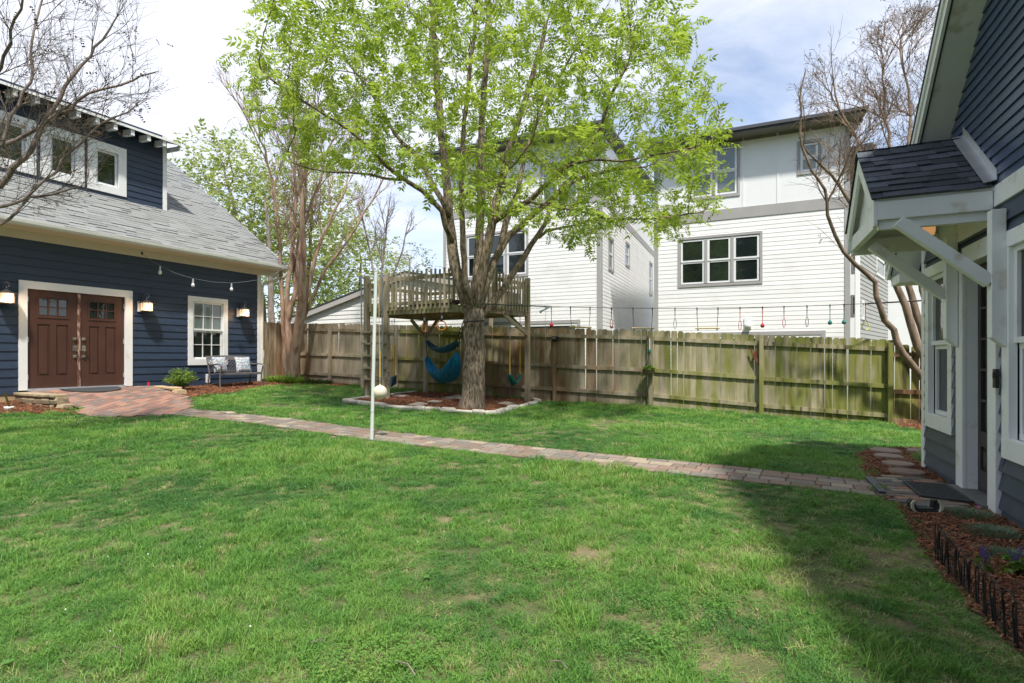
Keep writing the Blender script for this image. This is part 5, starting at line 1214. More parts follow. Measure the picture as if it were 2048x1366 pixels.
# wood behind the viewer and beyond the houses, one mass seen only mirrored in the panes
wp = []; wd_ = []
for i in range(6500):
    a = R.uniform(-45, 40); y = -19+R.gauss(0, 2.2); h = 17+4*noise.noise(Vector((a*.12, 0, 0)))*2; z = R.uniform(.5, max(2, h+R.gauss(0, .8))); wp.append((a, y, z)); wd_.append((R.gauss(0,1), R.gauss(0,1), .3))
o = leaves('distant_wood', wp, wd_, M['leaf_wood'], None, per=2, pairs=2, L=.9, W=.7, spread=.5, rach=1.0, seed=9); o['kind'] = 'stuff'

# ------------------------------------------------------------------ tree deck
ZD = CZ+1.17
dk = thing('tree_deck', 'weathered wooden tree deck on posts with a slatted railing and a side ladder', 'deck', (-1.6, 13.0, gz(-1.6, 13)))
C0 = Vector((-.95, 11.62)); DL = Vector((-3.63, 13.04)); DR = Vector((.41, 13.18)); DB = Vector((-2.35, 14.72))
w3 = lambda p, z: Vector((p.x, p.y, z))
dc = lambda a=.25, g=.3, b=.3: (a+R.uniform(-.12, .12), g*.15-.1+R.uniform(-.1, .1), b+R.uniform(-.15, .15), 1)
def post(p, z1, s=.09, col=None):
    g = gz(p.x, p.y); d = (C0-DL).normalized()
    MB(Matrix(((d.x,-d.y,0,p.x),(d.y,d.x,0,p.y),(0,0,1,0),(0,0,0,1)))).box(-s/2, s/2, -s/2, s/2, g-.1, z1).build('post', M['rail'], dk, bevel=.006, color=col or dc(.1, .3, .3))
p_l1 = Vector((-3.60, 13.02)); p_l2 = Vector(at(773, 700, 12.72)[:2])
dl_ = (C0-DL).normalized()
post(p_l1, CZ+2.0, .115, (.05,.02,.15,1)); post(p_l2, CZ+2.02, .115, (.05,.02,.15,1))
post(Vector((DR.x-.02, DR.y)), CZ+1.98, .11); post(Vector(at(851, 700, 14.6)[:2]), CZ+1.95, .10); post(Vector(at(982, 700, 15.0)[:2]), CZ+2.0, .09)
def beam(a, b, z0, z1, th=.04, col=None, nm='beam', off=0):
    MB().bar(w3(a, (z0+z1)/2), w3(b, (z0+z1)/2), th, z1-z0).build(nm, M['rail'], dk, color=col or dc(.45, .35, .3))
beam(DL-dl_*.05, C0, ZD-.155, ZD, col=(.42, .35, .35, 1)); beam(C0, DR, ZD-.155, ZD, col=(.15, .4, .35, 1)); beam(DR, DB+(DR-DB)*-.02, ZD-.155, ZD); beam(DB, DL, ZD-.155, ZD)
for k in range(1, 6):                                # joists
    f = k/6; a = DL.lerp(C0, f); b = DB.lerp(DR, f); beam(a, b, ZD-.15, ZD-.02, .04, dc(.05, .6, .5), 'joist')
nb = 15
for k in range(nb):                                  # deck boards
    f0, f1 = (k+.03)/nb, (k+.97)/nb; q = [DL.lerp(DB, f0), C0.lerp(DR, f0), C0.lerp(DR, f1), DL.lerp(DB, f1)]
    for lo, hi in ((0, .62), (.74 if k < 4 else .625, 1)) if True else ():
        a, b, c_, d = q[0].lerp(q[1], lo), q[0].lerp(q[1], hi), q[3].lerp(q[2], hi), q[3].lerp(q[2], lo)
        if k < 3 and lo > 0: continue
        if k < 3: b, c_ = q[0].lerp(q[1], .86), q[3].lerp(q[2], .82); 
        MB().prism([w3(a, ZD+.003), w3(b, ZD+.003), w3(c_, ZD+.003), w3(d, ZD+.003)], (0, 0, .03)).build('deck_board', M['rail'], dk, color=dc(.3, .5, .35))
def rail_run(a, b, n, z0=ZD-.06, z1=CZ+2.02, outer=1, cls='baluster', top=True, s=.035):
    d = (b-a).normalized(); nrm = Vector((d.y, -d.x))*.04*outer
    for k in range(n):
        p = a.lerp(b, (k+.5)/n)+nrm; h = z1+R.uniform(-.03, .03); t = R.uniform(-.012, .012)
        MB().bar(w3(p, z0), w3(p, h)+Vector((d.x*t, d.y*t, 0)), s, s*1.05, (d.x, d.y, 0)).build(cls, M['timber'], dk, color=dc(.2, .3, .05))
    if top:
        for zz in (z1-.16, ZD+.10): MB().bar(w3(a, zz), w3(b, zz), .035, .085).build('rail', M['rail'], dk, color=dc(.28, .3, .05))
A1 = p_l2+dl_*.02; A2 = Vector(at(905, 600, 11.82)[:2])
rail_run(A1, A2, 15); rail_run(p_l1, p_l2, 2, z1=CZ+1.93)
post_s = Vector(at(908, 600, 11.85)[:2]); MB().bar(w3(post_s, ZD-.1), w3(post_s, CZ+2.05), .06, .06).build('railing_post', M['rail'], dk, color=dc())
A3 = Vector(at(988, 600, 12.1)[:2]); rail_run(A3, DR, 12, z1=CZ+1.97)
MB().bar(w3(A3, ZD), w3(A3, CZ+2.05), .1, .09).build('railing_post', M['rail'], dk, color=dc())
rail_run(DB, DL, 11, z1=CZ+1.92, outer=-1, s=.04); rail_run(DR, DB, 17, z1=CZ+1.92, outer=-1, s=.04)
# knee braces
for p, q, zt in ((Vector(at(851,700,14.6)[:2]), Vector(at(822,600,14.3)[:2]), 0), (Vector(at(851,700,14.6)[:2]), Vector(at(876,600,14.2)[:2]), 0), (DR, DR.lerp(C0, .45), 0), (DR, DR.lerp(DB, .16), 0)):
    MB().bar(w3(p, ZD-.62), w3(q, ZD-.15), .04, .09).build('brace', M['rail'], dk, color=dc(.1, .5, .5))
# ladder rungs between the two left posts
for py in (664, 687, 711, 735.5, 759-1):
    z = CZ+(HY-py)/F*12.9; o_ = Vector((dl_.y, -dl_.x))*-.06
    MB().box(0,0,0,0,0,0) if 0 else None
    MB().bar(w3(p_l1-dl_*.10+Vector((-.03,-.05)), z), w3(p_l2+dl_*.06+Vector((-.03,-.05)), z), .14, .045).build('rung', M['rail'], dk, color=(.25,.0,.1,1))
    for pp_ in (p_l1, p_l2): MB().bar(w3(pp_+dl_*.07, z-.02), w3(pp_+dl_*.07, z-.10), .05, .06).build('cleat', M['rail'], dk, color=dc(.1, .5, .5))
# dark mat and green board lying on the deck
o = MB().bar(w3(DL.lerp(C0, .45)+Vector((.06,.09)), ZD+.075), w3(DL.lerp(C0, .93)+Vector((.06,.09)), ZD+.075), .25, .07).build('deck_mat', mat('maroon_mat', [(.045,.015,.02),(.07,.03,.03)], 10, rough=.9)); tag(o, 'rolled dark maroon mat lying on the tree deck behind the balusters', 'mat')

# ------------------------------------------------------------------ play things
def pipe(px, y0, y1, Y, label):
    t = thing('climbing_pipe', label, 'pipe', at(px, y1, Y), 0, 'galvanised pipes on the ladder posts')
    a, b = at(px, y0, Y), at(px+1, y1, Y); MB().tube([a, b], .018, 8).build('pipe', M['galv'], t, smooth=True)
    MB().bar(a+Vector((-.02,0,-.01)), a+Vector((.03,.10,-.01)), .05, .05).build('bracket', M['galv'], t)
    MB().bar(b+Vector((.03,.02,.10)), b+Vector((.03,.02,-.10)), .14, .06).build('anchor_block', M['rail'], t, color=(.05,.2,.2,1))
pipe(722.5, 553, 768, 12.85, 'thin galvanised pipe up the left ladder post, with a wooden foot block')
pipe(764, 550, 768, 12.5, 'thin galvanised pipe up the right ladder post, with a wooden foot block')
Yp = 7.55; pb = gp(743, 881); Yp = pb.y; t = thing('tetherball_pole', 'slightly leaning white pole standing on the lawn beside the brick path', 'pole', pb)
ptop = at(752, 543, Yp+.02); MB().tube([pb-Vector((0,0,.1)), pb.lerp(ptop, .5), ptop], .0245, 12).build('pole', M['pole'], t, smooth=True)
MB().tube([pb.lerp(ptop, .17)-Vector((0,0,.004)), pb.lerp(ptop, .17)+Vector((0,0,.004))], .0265, 12).build('joint_ring', M['galv'], t); MB().tube([ptop, ptop+Vector((0,0,.012))], .027, 12).build('pole_cap', M['plastic_white'], t)
bc = at(760, 784.5, Yp+.06); t = thing('tetherball', 'scuffed white ball hanging on a thin rope from the white pole', 'ball', bc)
prof = [(.102*math.sin(a), .102*math.cos(a)) for a in np.linspace(.02, math.pi-.02, 18)]
bm_ = MB().lathe(prof, bc, 28).build('ball', M['ball'], t, smooth=True)
MB().tube([ptop+Vector((0,-.01,-.02)), Vector((ptop.x+.035, Yp+.03, ptop.z-.12)), bc+Vector((0,0,.10))], .0055, 6).build('rope', M['rope'], t)
MB().tube([bc+Vector((0,0,.10)), bc+Vector((-.002,0,.115))], .014, 8).build('loop', M['plastic_white'], t)
MB().tube([bc+Vector((-.002,0,.60)), bc+Vector((-.001,0,.22))], .009, 6).build('rope_sleeve', M['yellow'], t)
def ring(px, py, Y, tilt, label):
    c_ = at(px, py, Y); t = thing('gym_ring', label, 'gym ring', c_, 0, 'orange gym rings under the deck'); u = Vector((math.cos(tilt), math.sin(tilt), 0))
    MB().tube([c_+u*(.105*math.cos(a))+Vector((0,0,.105*math.sin(a))) for a in np.linspace(0, 2*math.pi, 25)[:-1]], .013, 8, closed=True).build('ring', M['orange'], t, smooth=True)
    top = Vector((c_.x, c_.y, ZD-.16)); MB().bar(c_+Vector((0,0,.10)), top, .035, .012, (0,1,0)).build('strap', M['strap'], t); MB().bar(c_+Vector((.012,-.01,.16)), c_+Vector((.012,-.01,.22)), .03, .02, (0,1,0)).build('buckle', M['galv'], t)
    MB().tube([c_+u*(.105*math.cos(a))+Vector((0,0,.105*math.sin(a))) for a in np.linspace(math.radians(75), math.radians(105), 5)], .018, 8).build('wrap', M['strap'], t)
ring(848, 655, 12.15, 1.25, 'orange gym ring nearer the ladder, turned edge-on, hanging by a black strap')
ring(883, 651, 11.95, .15, 'orange gym ring nearer the trunk, turned face-on, hanging by a black strap')
def hammock(pxs, Ya, Yb, half, m, label, drop, folds=7, deep=.0, back=0):
    """cloth slung between two points: pxs = left end, lowest point, right end"""
    a, b = at(*pxs[0], Ya), at(*pxs[2], Yb); lo = at(*pxs[1], (Ya+Yb)/2); n, k = 34, 22
    t = thing('hammock', label, 'hammock', lo)
    b_ = MB(); vs = []
    d = (b-a); side = Vector((d.y, -d.x, 0)).normalized()
    sag = (a.lerp(b, .5).z-lo.z)
    fl = (lo.x-a.x)/(b.x-a.x)
    for i in range(n+1):
        f = i/n; g_ = f**(math.log(.5)/math.log(min(max(fl,.2),.8))); s_ = (4*g_*(1-g_))**.62; base = a.lerp(b, f)
        wdt = half*(s_**.7)+.012
        for j in range(k+1):
            v = j/k*2-1; rip = .012*math.sin(v*folds*3.1+f*3)*(s_**.5+.2)
            p = base+side*(wdt*v+deep*s_)+Vector((0, 0, -sag*s_+ (back*s_*max(v,0)**2 if back else 0)+(.28*wdt*v*v)+rip)); vs.append(p)
    fs = [(i*(k+1)+j, i*(k+1)+j+1, (i+1)*(k+1)+j+1, (i+1)*(k+1)+j) for i in range(n) for j in range(k)]
    o = b_.add(vs, fs).build('cloth', m, t, smooth=True); md = o.modifiers.new('thick', 'SOLIDIFY'); md.thickness = .006
    return t, a, b
t, a, b = hammock([(855,712),(887,766),(914,703)], 14.2, 12.3, .24, M['teal'], 'bright teal hammock slung low between the deck post and the big trunk', .7, 9, back=.2)
MB().tube([a, Vector(at(852, 690, 14.5))], .012, 5).tube([b, Vector(at(928, 650, 11.8))], .012, 5).build('hanging_rope', M['strap'], t)
t, a, b = hammock([(854,680),(883,704),(913,681)], 14.3, 12.2, .16, M['tealdark'], 'narrow faded blue-green hammock hanging above the bright teal one', .3, 6, back=.05)
MB().tube([a, Vector(at(852, 665, 14.5))], .012, 5).tube([b, Vector(at(928, 640, 11.8))], .012, 5).build('hanging_rope', M['strap'], t)
def swing(pa, pb_, top, sleeve, seat, Y, m, label, dz=.13, span=None):
    c_ = (at(*pa, Y)+at(*pb_, Y))/2; t = thing('swing', label, 'swing', c_, 0, 'belt swings under the deck')
    A, B = at(*pa, Y), at(*pb_, Y if span is None else Y+span)
    for p, x in ((A, pa[0]), (B, pb_[0])):
        tp = Vector((p.x, p.y, ZD-.16)); zs1 = CZ+(HY-sleeve)/F*Y
        ch_ = MB(); n = max(2, int((tp.z-zs1)/.035))
        for i in range(n):
            z0 = tp.z-(tp.z-zs1)*i/n; ch_.bar((p.x, p.y, z0), (p.x, p.y, z0-.034), .018 if i % 2 else .006, .006 if i % 2 else .018)
        ch_.build('chain', M['galv'], t); MB().tube([(p.x, p.y, zs1), p], .014, 7).build('chain_sleeve', M['yellow'], t, smooth=True)
        MB().bar(tp, tp+Vector((0,0,.0))-Vector((0,0,.05)), .04, .02).build('hanger', M['galv'], t)
    s_ = MB(); n = 14; vs = []; d = (B-A); sd_ = Vector((d.y, -d.x, .25)).normalized()
    for i in range(n+1):
        f = i/n; p = A.lerp(B, f)+Vector((0, 0, -dz*4*f*(1-f)**1)); wv = .085*(.7+.3*math.sin(math.pi*f))
        p += (A-B).normalized()*0
        for j in (-1, 1): vs.append(p+Vector((0, 0, 0))+sd_*wv*j+Vector((0,0,.0)))
    s_.add(vs, [(2*i, 2*i+1, 2*i+3, 2*i+2) for i in range(n)]); o = s_.build('seat', m, t, smooth=True); md = o.modifiers.new('thick', 'SOLIDIFY'); md.thickness = .014
    return t
swing((1019.5,749),(1040,748), 632, 681, 0, 12.95, M['greenseat'], 'green belt swing on yellow-sleeved chains at the right end of the deck', .24, .30)
swing((789,752),(784,753), 640, 690, 0, 14.0, M['blueseat'], 'blue belt swing seen end-on behind the ladder posts', .24, .4)

# line of obstacles from the big tree to the bare tree at right
LA = at(950, 607, TY-.25); LB = at(1846, 601, 10.75)
def lp(px):                                          # point of the sagging line under a picture column
    lo, hi = 0., 1.
    for _ in range(40):
        f = (lo+hi)/2; p = LA.lerp(LB, f)
        if CX+F*p.x/p.y < px: lo = f
        else: hi = f
    p = LA.lerp(LB, f); return p-Vector((0, 0, .13*4*f*(1-f)))
pts = [lp(x) for x in (951, 980, 1020, 1060, 1100, 1150, 1220, 1300, 1380, 1460, 1540, 1620, 1700, 1780, 1840)]
t = thing('ninja_line', 'long taut dark webbing line from the big tree across to the bare tree', 'rope', LA)
MB().tube(pts[:5], .014, 6).build('webbing', M['linegreen'], t); MB().tube(pts[4:], .0065, 5).build('webbing', M['black'], t)
MB().tube([lp(x) for x in (1735, 1770, 1810, 1845)], .016, 6).build('padding', M['black'], t)
p = lp(1096); MB().bar(p-Vector((.07,0,.0)), p+Vector((.09,0,-.01)), .05, .04).bar(p+Vector((.03,-.02,-.02)), p+Vector((-.14,-.02,-.10)), .025, .03).tube([p+Vector((-.155,-.05,-.115)), p+Vector((-.155,.01,-.115))], .028, 8).build('ratchet', M['galv'], t)
MB().tube([p+Vector((-.05,-.01,-.05)), p+Vector((-.055,-.01,-.45)), p+Vector((-.045,-.01,-.70))], .004, 4).build('strap_tail', M['galv'], t)
def clip(p, m, t, L=.16):
    MB().tube([p+Vector((0,0,.015)), p+Vector((0,0,-.04))], .012, 6).build('carabiner', M['black'], t); MB().tube([p+Vector((0,0,-.04)), p+Vector((0,0,-L))], .008, 6).build('sleeve', m, t)
def loop(px, m, ms, label, L=.42, m3=None):
    p = lp(px); t = thing('hand_loop', label, 'hand loop', p, 0, 'grips hanging from the line'); clip(p, ms, t, .16)
    c_ = p-Vector((0, 0, L-.09)); MB().tube([p-Vector((0,0,.15)), c_+Vector((0,0,.10))], .006, 5).build('cord', m, t)
    MB().tube([c_+Vector((.033*math.cos(a), .01*math.cos(a), .10*math.sin(a))) for a in np.linspace(0, 2*math.pi, 15)[:-1]], .006, 5, closed=True).build('loop', m, t)
    if m3: MB().tube([c_+Vector((.02*math.cos(a), 0, -.05-.045*math.sin(a))) for a in np.linspace(0, math.pi, 7)], .013, 6).build('grip', m3, t)
def knob(px, m, ms, label, L=.40):
    p = lp(px); t = thing('grip_knob', label, 'grip knob', p, 0, 'grips hanging from the line'); clip(p, ms, t, .14); c_ = p-Vector((0,0,L-.02))
    MB().tube([p-Vector((0,0,.14)), c_], .007, 5).build('cord', m, t); MB().lathe([(.012, .055), (.028, .03), (.042, -.0), (.035, -.03), (.015, -.045)], c_, 10).build('knob', m, t, smooth=True)
def bar(px1, px2, m, label):
    a, b = lp(px1), lp(px2); t = thing('monkey_bar', label, 'bar', (a+b)/2, 0, 'grips hanging from the line'); lo_ = []
    for p, s_ in ((a, 1), (b, -1)):
        clip(p, M['black'], t, .15); q = p+Vector((.02*s_, 0, -.42)); MB().tube([p-Vector((0,0,.14)), q], .006, 5).build('cord', m, t); MB().tube([q-Vector((0,0,.05)), q], .013, 6).build('knot', m, t); lo_.append(q)
    d = (lo_[1]-lo_[0]).normalized(); MB().tube([lo_[0]-d*.05, lo_[1]+d*.05], .017, 8).build('bar', M['rope'], t)
knob(1103, M['red'], M['red'], 'red grip knob, the first hanging piece next to the ratchet', .41)
bar(1141, 1180, M['bluegrey'], 'wooden bar on dark cords, leftmost of the three, left of the grey corner trim')
loop(1223, M['red'], M['black'], 'red hand loop between the first and second wooden bars', m3=M['red'])
bar(1266, 1305, M['black'], 'wooden bar on black cords in front of the gap between the two white houses')
loop(1350, M['bluegrey'], M['black'], 'blue-grey hand loop between the second and third wooden bars')
bar(1394, 1436, M['black'], 'wooden bar on black cords, rightmost of the three, below the triple window')
loop(1480, M['red'], M['hotorange'], 'red hand loop with an orange sleeve right of the last bar', .46)
knob(1525, M['red'], M['red'], 'red grip knob between two red hand loops')
loop(1568, M['red'], M['black'], 'red hand loop with a black sleeve right of the red knob')
loop(1614, M['black'], M['black'], 'black hand loop left of the pair of teal knobs')
knob(1660, M['green'], M['green'], 'teal grip knob next to the black hand loop', .38)
knob(1688, M['green'], M['black'], 'teal grip knob nearest the grey corner of the white house', .38)
p = lp(1731); t = thing('hand_ring', 'lime ring under an orange sleeve in front of the shaded beige house', 'gym ring', p, 0, 'grips hanging from the line'); clip(p, M['hotorange'], t, .30)
c_ = p-Vector((0,0,.47)); MB().tube([p-Vector((0,0,.3)), c_+Vector((-.05,0,.06))], .004, 4).tube([p-Vector((0,0,.3)), c_+Vector((.05,0,.06))], .004, 4).build('cord', M['black'], t)
MB().tube([c_+Vector((.075*math.cos(a), 0, .075*math.sin(a))) for a in np.linspace(0, 2*math.pi, 21)[:-1]], .010, 7, closed=True).build('ring', M['limeyel'], t, smooth=True)
# ------------------------------------------------------------------ stones round the tree bed, flags, stepping stones
def stone_row(pxs, L_, w_=.12, h=.09, per=None):
    pts = [gp(*p) if len(p) == 2 else Vector(p) for p in pxs]
    t = thing('stone_edging', 'irregular ring of pale limestone edging round the mulch under the tree deck', 'edging', pts[0])
    seg = [(b-a).to_2d().length for a, b in zip(pts[:-1], pts[1:])]; tot = sum(seg); s = 0
    while s < tot-.1:
        l = min(L_*R.uniform(.7, 1.3), tot-s)
        def P(s):
            i = 0
            while i < len(seg)-1 and s > seg[i]: s -= seg[i]; i += 1
            return pts[i].lerp(pts[i+1], min(s/seg[i], 1))
        a, b = P(s+.006), P(s+l-.006); d = (b-a).to_2d().normalized(); nn = Vector((-d.y, d.x)); hh = h*R.uniform(.75, 1.2); ww = w_*R.uniform(.8, 1.25)
        v = []
        for z, ins in ((-.03, 0), (hh*.7, .0), (hh, .018)):
            for (p, sx) in ((a, ins), (b, -ins)):
                for sd_ in (-1, 1):
                    q = Vector((p.x+d.x*sx, p.y+d.y*sx))+nn*(sd_*(ww/2-ins)); q += Vector((R.uniform(-.012, .012), R.uniform(-.012, .012)))
                    v.append((q.x, q.y, gz(q.x, q.y)+z+R.uniform(-.006, .006)))
        f = []
        for k in (0, 4): f += [(k, k+2, k+6, k+4), (k+2, k+3, k+7, k+6), (k+3, k+1, k+5, k+7), (k+1, k, k+4, k+5)]
        f.append((8, 10, 11, 9)); MB().add(v, f).build('stone', M['edgestone'], t, bevel=.01); s += l
    return t
stone_row([(690,804),(730,811),(782,817),(844,821),(887,824),(934,827),(984,832),(1006,825),(1037,817),(1078,806),(1068,800)], .36)
o = stone_row([(690,804),(727,798),(760,794),(781,792),(810,788),(832,785)], .36, .10, .06); o['label'] = 'short back row of pale limestone edging running from the ladder to the fence'
def flag(pxs, label, h=.03):
    pts = [gp(*p) for p in pxs]; c = sum(pts, Vector())/len(pts)
    b = MB().prism([(p.x+R.uniform(-.02,.02), p.y, gz(p.x, p.y)+.02) for p in pts], (0, 0, h)).build('flagstone', M['flag'], None, bevel=.008); tag(b, label, 'flagstone', 'flat stones in the tree bed mulch')
flag([(782,796),(800,792),(818,793.5),(810,796.5)], 'flat stone in the mulch nearest the ladder foot')
flag([(815,813),(838,808),(857,811),(842,816)], 'larger pinkish flat stone at the front edge of the mulch bed')
flag([(853,806.5),(866,804),(887,806),(876,809)], 'small flat stone left of the big trunk')
flag([(882,799.5),(920,792),(921,800),(900,801.5)], 'broad pale flat stone half hidden behind the big trunk')
flag([(994,810),(1010,806.5),(1031,809.5),(1018,813.5)], 'flat stone in the mulch right of the big trunk')
flag([(448,0+811+18),(463,827.5),(470,829.5),(455,831)], 'tiny sandy stone flush with the lawn above the brick path, left one')
flag([(618,823),(634,820.5),(642,822.5),(628,824.5)], 'tiny sandy stone flush with the lawn above the brick path, right one')
for px, py, wpx, label in ((1812.5, 950, 62, 'nearest and largest round brown stepping stone beside the brick patio'), (1797, 934, 56, 'second round stepping stone from the brick patio'), (1776.5, 918, 50, 'third round stepping stone from the brick patio'), (1771, 906.5, 54, 'farthest round stepping stone, at the lawn edge'), (1840, 907.5, 46, 'round stepping stone close to the house corner')):
    c = gp(px, py); r = wpx*c.y/F/2; b = MB(); n = 26; pr = []
    for rr_, zz in ((1.0, -.02), (1.02, .02), (.98, .042), (.93, .05)):
        pr.append([(c.x+r*rr_*(1+.03*math.sin(3*a+px))*math.cos(a), c.y+r*rr_*(1+.03*math.sin(2*a+px))*math.sin(a), gz(c.x, c.y)+zz) for a in np.linspace(0, 2*math.pi, n+1)[:-1]])
    b.add(sum(pr, []), [(i*n+k, i*n+(k+1) % n, (i+1)*n+(k+1) % n, (i+1)*n+k) for i in range(3) for k in range(n)]+[tuple(range(3*n, 4*n))])
    tag(b.build('stepping_stone', M['step']), label, 'stepping stone', 'round stepping stones by the house')

# ------------------------------------------------------------------ paved landing by the house door
pt = thing('brick_patio', 'small landing of mixed grey and red pavers between the path and the glazed door', 'patio', gp(1840, 990))
K = Fr(gp(1745, 966)[:2], (gp(1880, 972)-gp(1745, 966))[:2]); KP = g2((1738,962),(1760,957),(1800,956),(1850,961),(1890,968),(1925,985),(1950,1008),(1935,1022),(1880,1024),(1830,1018),(1800,1012),(1772,998))
patch(KP, .05, .014, 'patio_bed', M['mortar'])['kind'] = 'structure'
for i in range(-6, 24):
    for j in range(-14, 12):
        u = i*.2+(j % 2)*.1; v = j*.1
        big_ = (i*7+j*3) % 5 == 0
        cs = [(u+.005, v+.005), (u+.195, v+.005), (u+.195, v+.095), (u+.005, v+.095)]
        q = [K.w(a, b, 0) for a, b in cs]; cx = sum(p.x for p in q)/4; cy = sum(p.y for p in q)/4
        if inpoly(cx, cy, KP): pave(pt, [(p.x, p.y, gz(p.x, p.y)+.026) for p in q], M['housepave'], .03)
# drain channel, mat, boot brush
a0, a1, b0_, b1_ = gp(1729, 962), gp(1744, 962), gp(1772, 994), gp(1758, 993)
t = thing('drain_channel', 'dark slotted drain channel across the end of the brick path', 'drain', gp(1750, 978))
up = Vector((0, 0, .032))
MB().prism([p+up for p in (a0, a1, b0_, b1_)], (0, 0, .012)).build('channel', M['slate'], t)
for k in range(3):
    f0, f1 = .05+k*.31, .05+k*.31+.27; MB().prism([a0.lerp(a1, f0)+up*1.38, a0.lerp(a1, f1)+up*1.38, b1_.lerp(b0_, f1)+up*1.38, b1_.lerp(b0_, f0)+up*1.38], (0, 0, .006)).build('grate_bar', M['slate'], t)
mc_ = [gp(1807, 971), gp(1893, 979), gp(1945, 1013), gp(1842, 1001)]
t = thing('doormat', 'rectangular dark rubber door mat with a woven grid on the pavers', 'doormat', sum(mc_, Vector())/4)
up = Vector((0, 0, .034)); mm_ = lambda u, v, h=0: mc_[0].lerp(mc_[1], u).lerp(mc_[3].lerp(mc_[2], u), v)+up+Vector((0,0,h))
MB().prism([mm_(0,0), mm_(1,0), mm_(1,1), mm_(0,1)], (0, 0, .006)).build('base', M['black'], t)
g_ = MB()
for k in range(19): g_.bar(mm_(k/18, 0, .009), mm_(k/18, 1, .009), .009, .008)
for k in range(13): g_.bar(mm_(0, k/12, .0085), mm_(1, k/12, .0085), .009, .008)
g_.build('grid', M['rubber'], t); e_m = MB()
for p, q in (((0,0),(1,0)),((1,0),(1,1)),((1,1),(0,1)),((0,1),(0,0))): e_m.bar(mm_(*p, .009), mm_(*q, .009), .02, .012)
e_m.build('rim', M['rubber'], t)
c = gp(1849, 1028); t = thing('boot_brush', 'black boot scraper with two upright cream-edged brushes by the patio', 'boot brush', c, .05); T = Matrix.Translation(c+Vector((0,0,.012))) @ Matrix.Rotation(-.10, 4, 'Z') @ Matrix.Scale(.80, 4)
MB(T).box(-.13, .13, -.04, .04, 0, .03).build('base', M['black'], t, bevel=.005)
for s_ in (-1, 1):
    MB(T).prism([(s_*.115, -.035, .02), (s_*.155, -.03, .06), (s_*.155, -.02, .105), (s_*.12, -.0, .135), (s_*.085, .0, .125), (s_*.075, -.0, .03)], (0, .05, 0)).build('side', M['black'], t, bevel=.004)
    MB(T).prism([(s_*.118, -.052, .01), (s_*.150, -.05, .05), (s_*.150, -.045, .10), (s_*.125, -.04, .13), (s_*.105, -.04, .13), (s_*.125, -.045, .09), (s_*.122, -.05, .05), (s_*.10, -.052, .01)], (0, .018, 0)).build('brush', M['cream_bristle'], t)
MB(T).box(-.08, .08, -.03, .03, .03, .05).build('bristles', M['rubber'], t)

# ------------------------------------------------------------------ low wire border
bl_ = [gp(1871, 1119), gp(1890, 1142), gp(1912, 1166), gp(1939, 1197), gp(1968, 1231), gp(2001, 1266), gp(2035, 1302)]
bl_.append(bl_[-1]+(bl_[-1]-bl_[-2])*1.6)
t = thing('border_fence', 'low black wire border fence of overlapping hoops along the mulch bed', 'border fence', bl_[0])
seg = [(b-a).to_2d().length for a, b in zip(bl_[:-1], bl_[1:])]; tot = sum(seg)
def bpn(s):
    i = 0
    while i < len(seg)-1 and s > seg[i]: s -= seg[i]; i += 1
    p = bl_[i].lerp(bl_[i+1], s/seg[i]); return Vector((p.x, p.y, gz(p.x, p.y)))
nh = int(tot/.098); hw = .062; lean = Vector((-.02, -.01, 0))
for k in range(nh+1):
    s = tot*k/nh; a, b = bpn(max(s-hw, 0)), bpn(min(s+hw, tot)); c = (a+b)/2; jt = Vector((R.gauss(0,.008), R.gauss(0,.008), 0)); H_ = .235+R.uniform(-.01, .01)
    pts = [a-Vector((0,0,.03)), a+Vector((0,0,H_-.05))+lean+jt]+[c+(a-c)*math.cos(q)+Vector((0,0,H_-.05+.055*math.sin(q)))+lean+jt for q in np.linspace(.2, math.pi-.2, 9)]+[b+Vector((0,0,H_-.05))+lean+jt, b-Vector((0,0,.03))]
    MB().tube(pts, .0035, 6).build('hoop', M['black'], t, smooth=True)
    r_ = MB(); q = bpn(min(s+.05, tot)); h2 = .14+.02*(k % 2); r_.tube([q-Vector((0,0,.03)), q+Vector((0,0,h2))+lean*.6, q+Vector((0,0,h2+.025))+lean*.6], [.003, .0045, .001], 5)
    cd = (b-a).normalized(); sc_p = [q+cd*(.018*math.cos(w_))*1.0+cd*(.018)+Vector((0,0,.07+.018*math.sin(w_)))+lean*.3 for w_ in np.linspace(math.pi, -1.8, 10)]; r_.tube(sc_p, .0025, 5)
    sc_p = [q-cd*(.018*math.cos(w_))-cd*(.018)+Vector((0,0,.10+.018*math.sin(w_)))+lean*.4 for w_ in np.linspace(math.pi, -1.8, 10)]; r_.tube(sc_p, .0025, 5); r_.build('spike', M['black'], t)
for zz in (.045, .008): MB().tube([bpn(tot*i/24)+Vector((0,0,zz)) for i in range(25)], .003, 5).build('rail', M['black'], t)

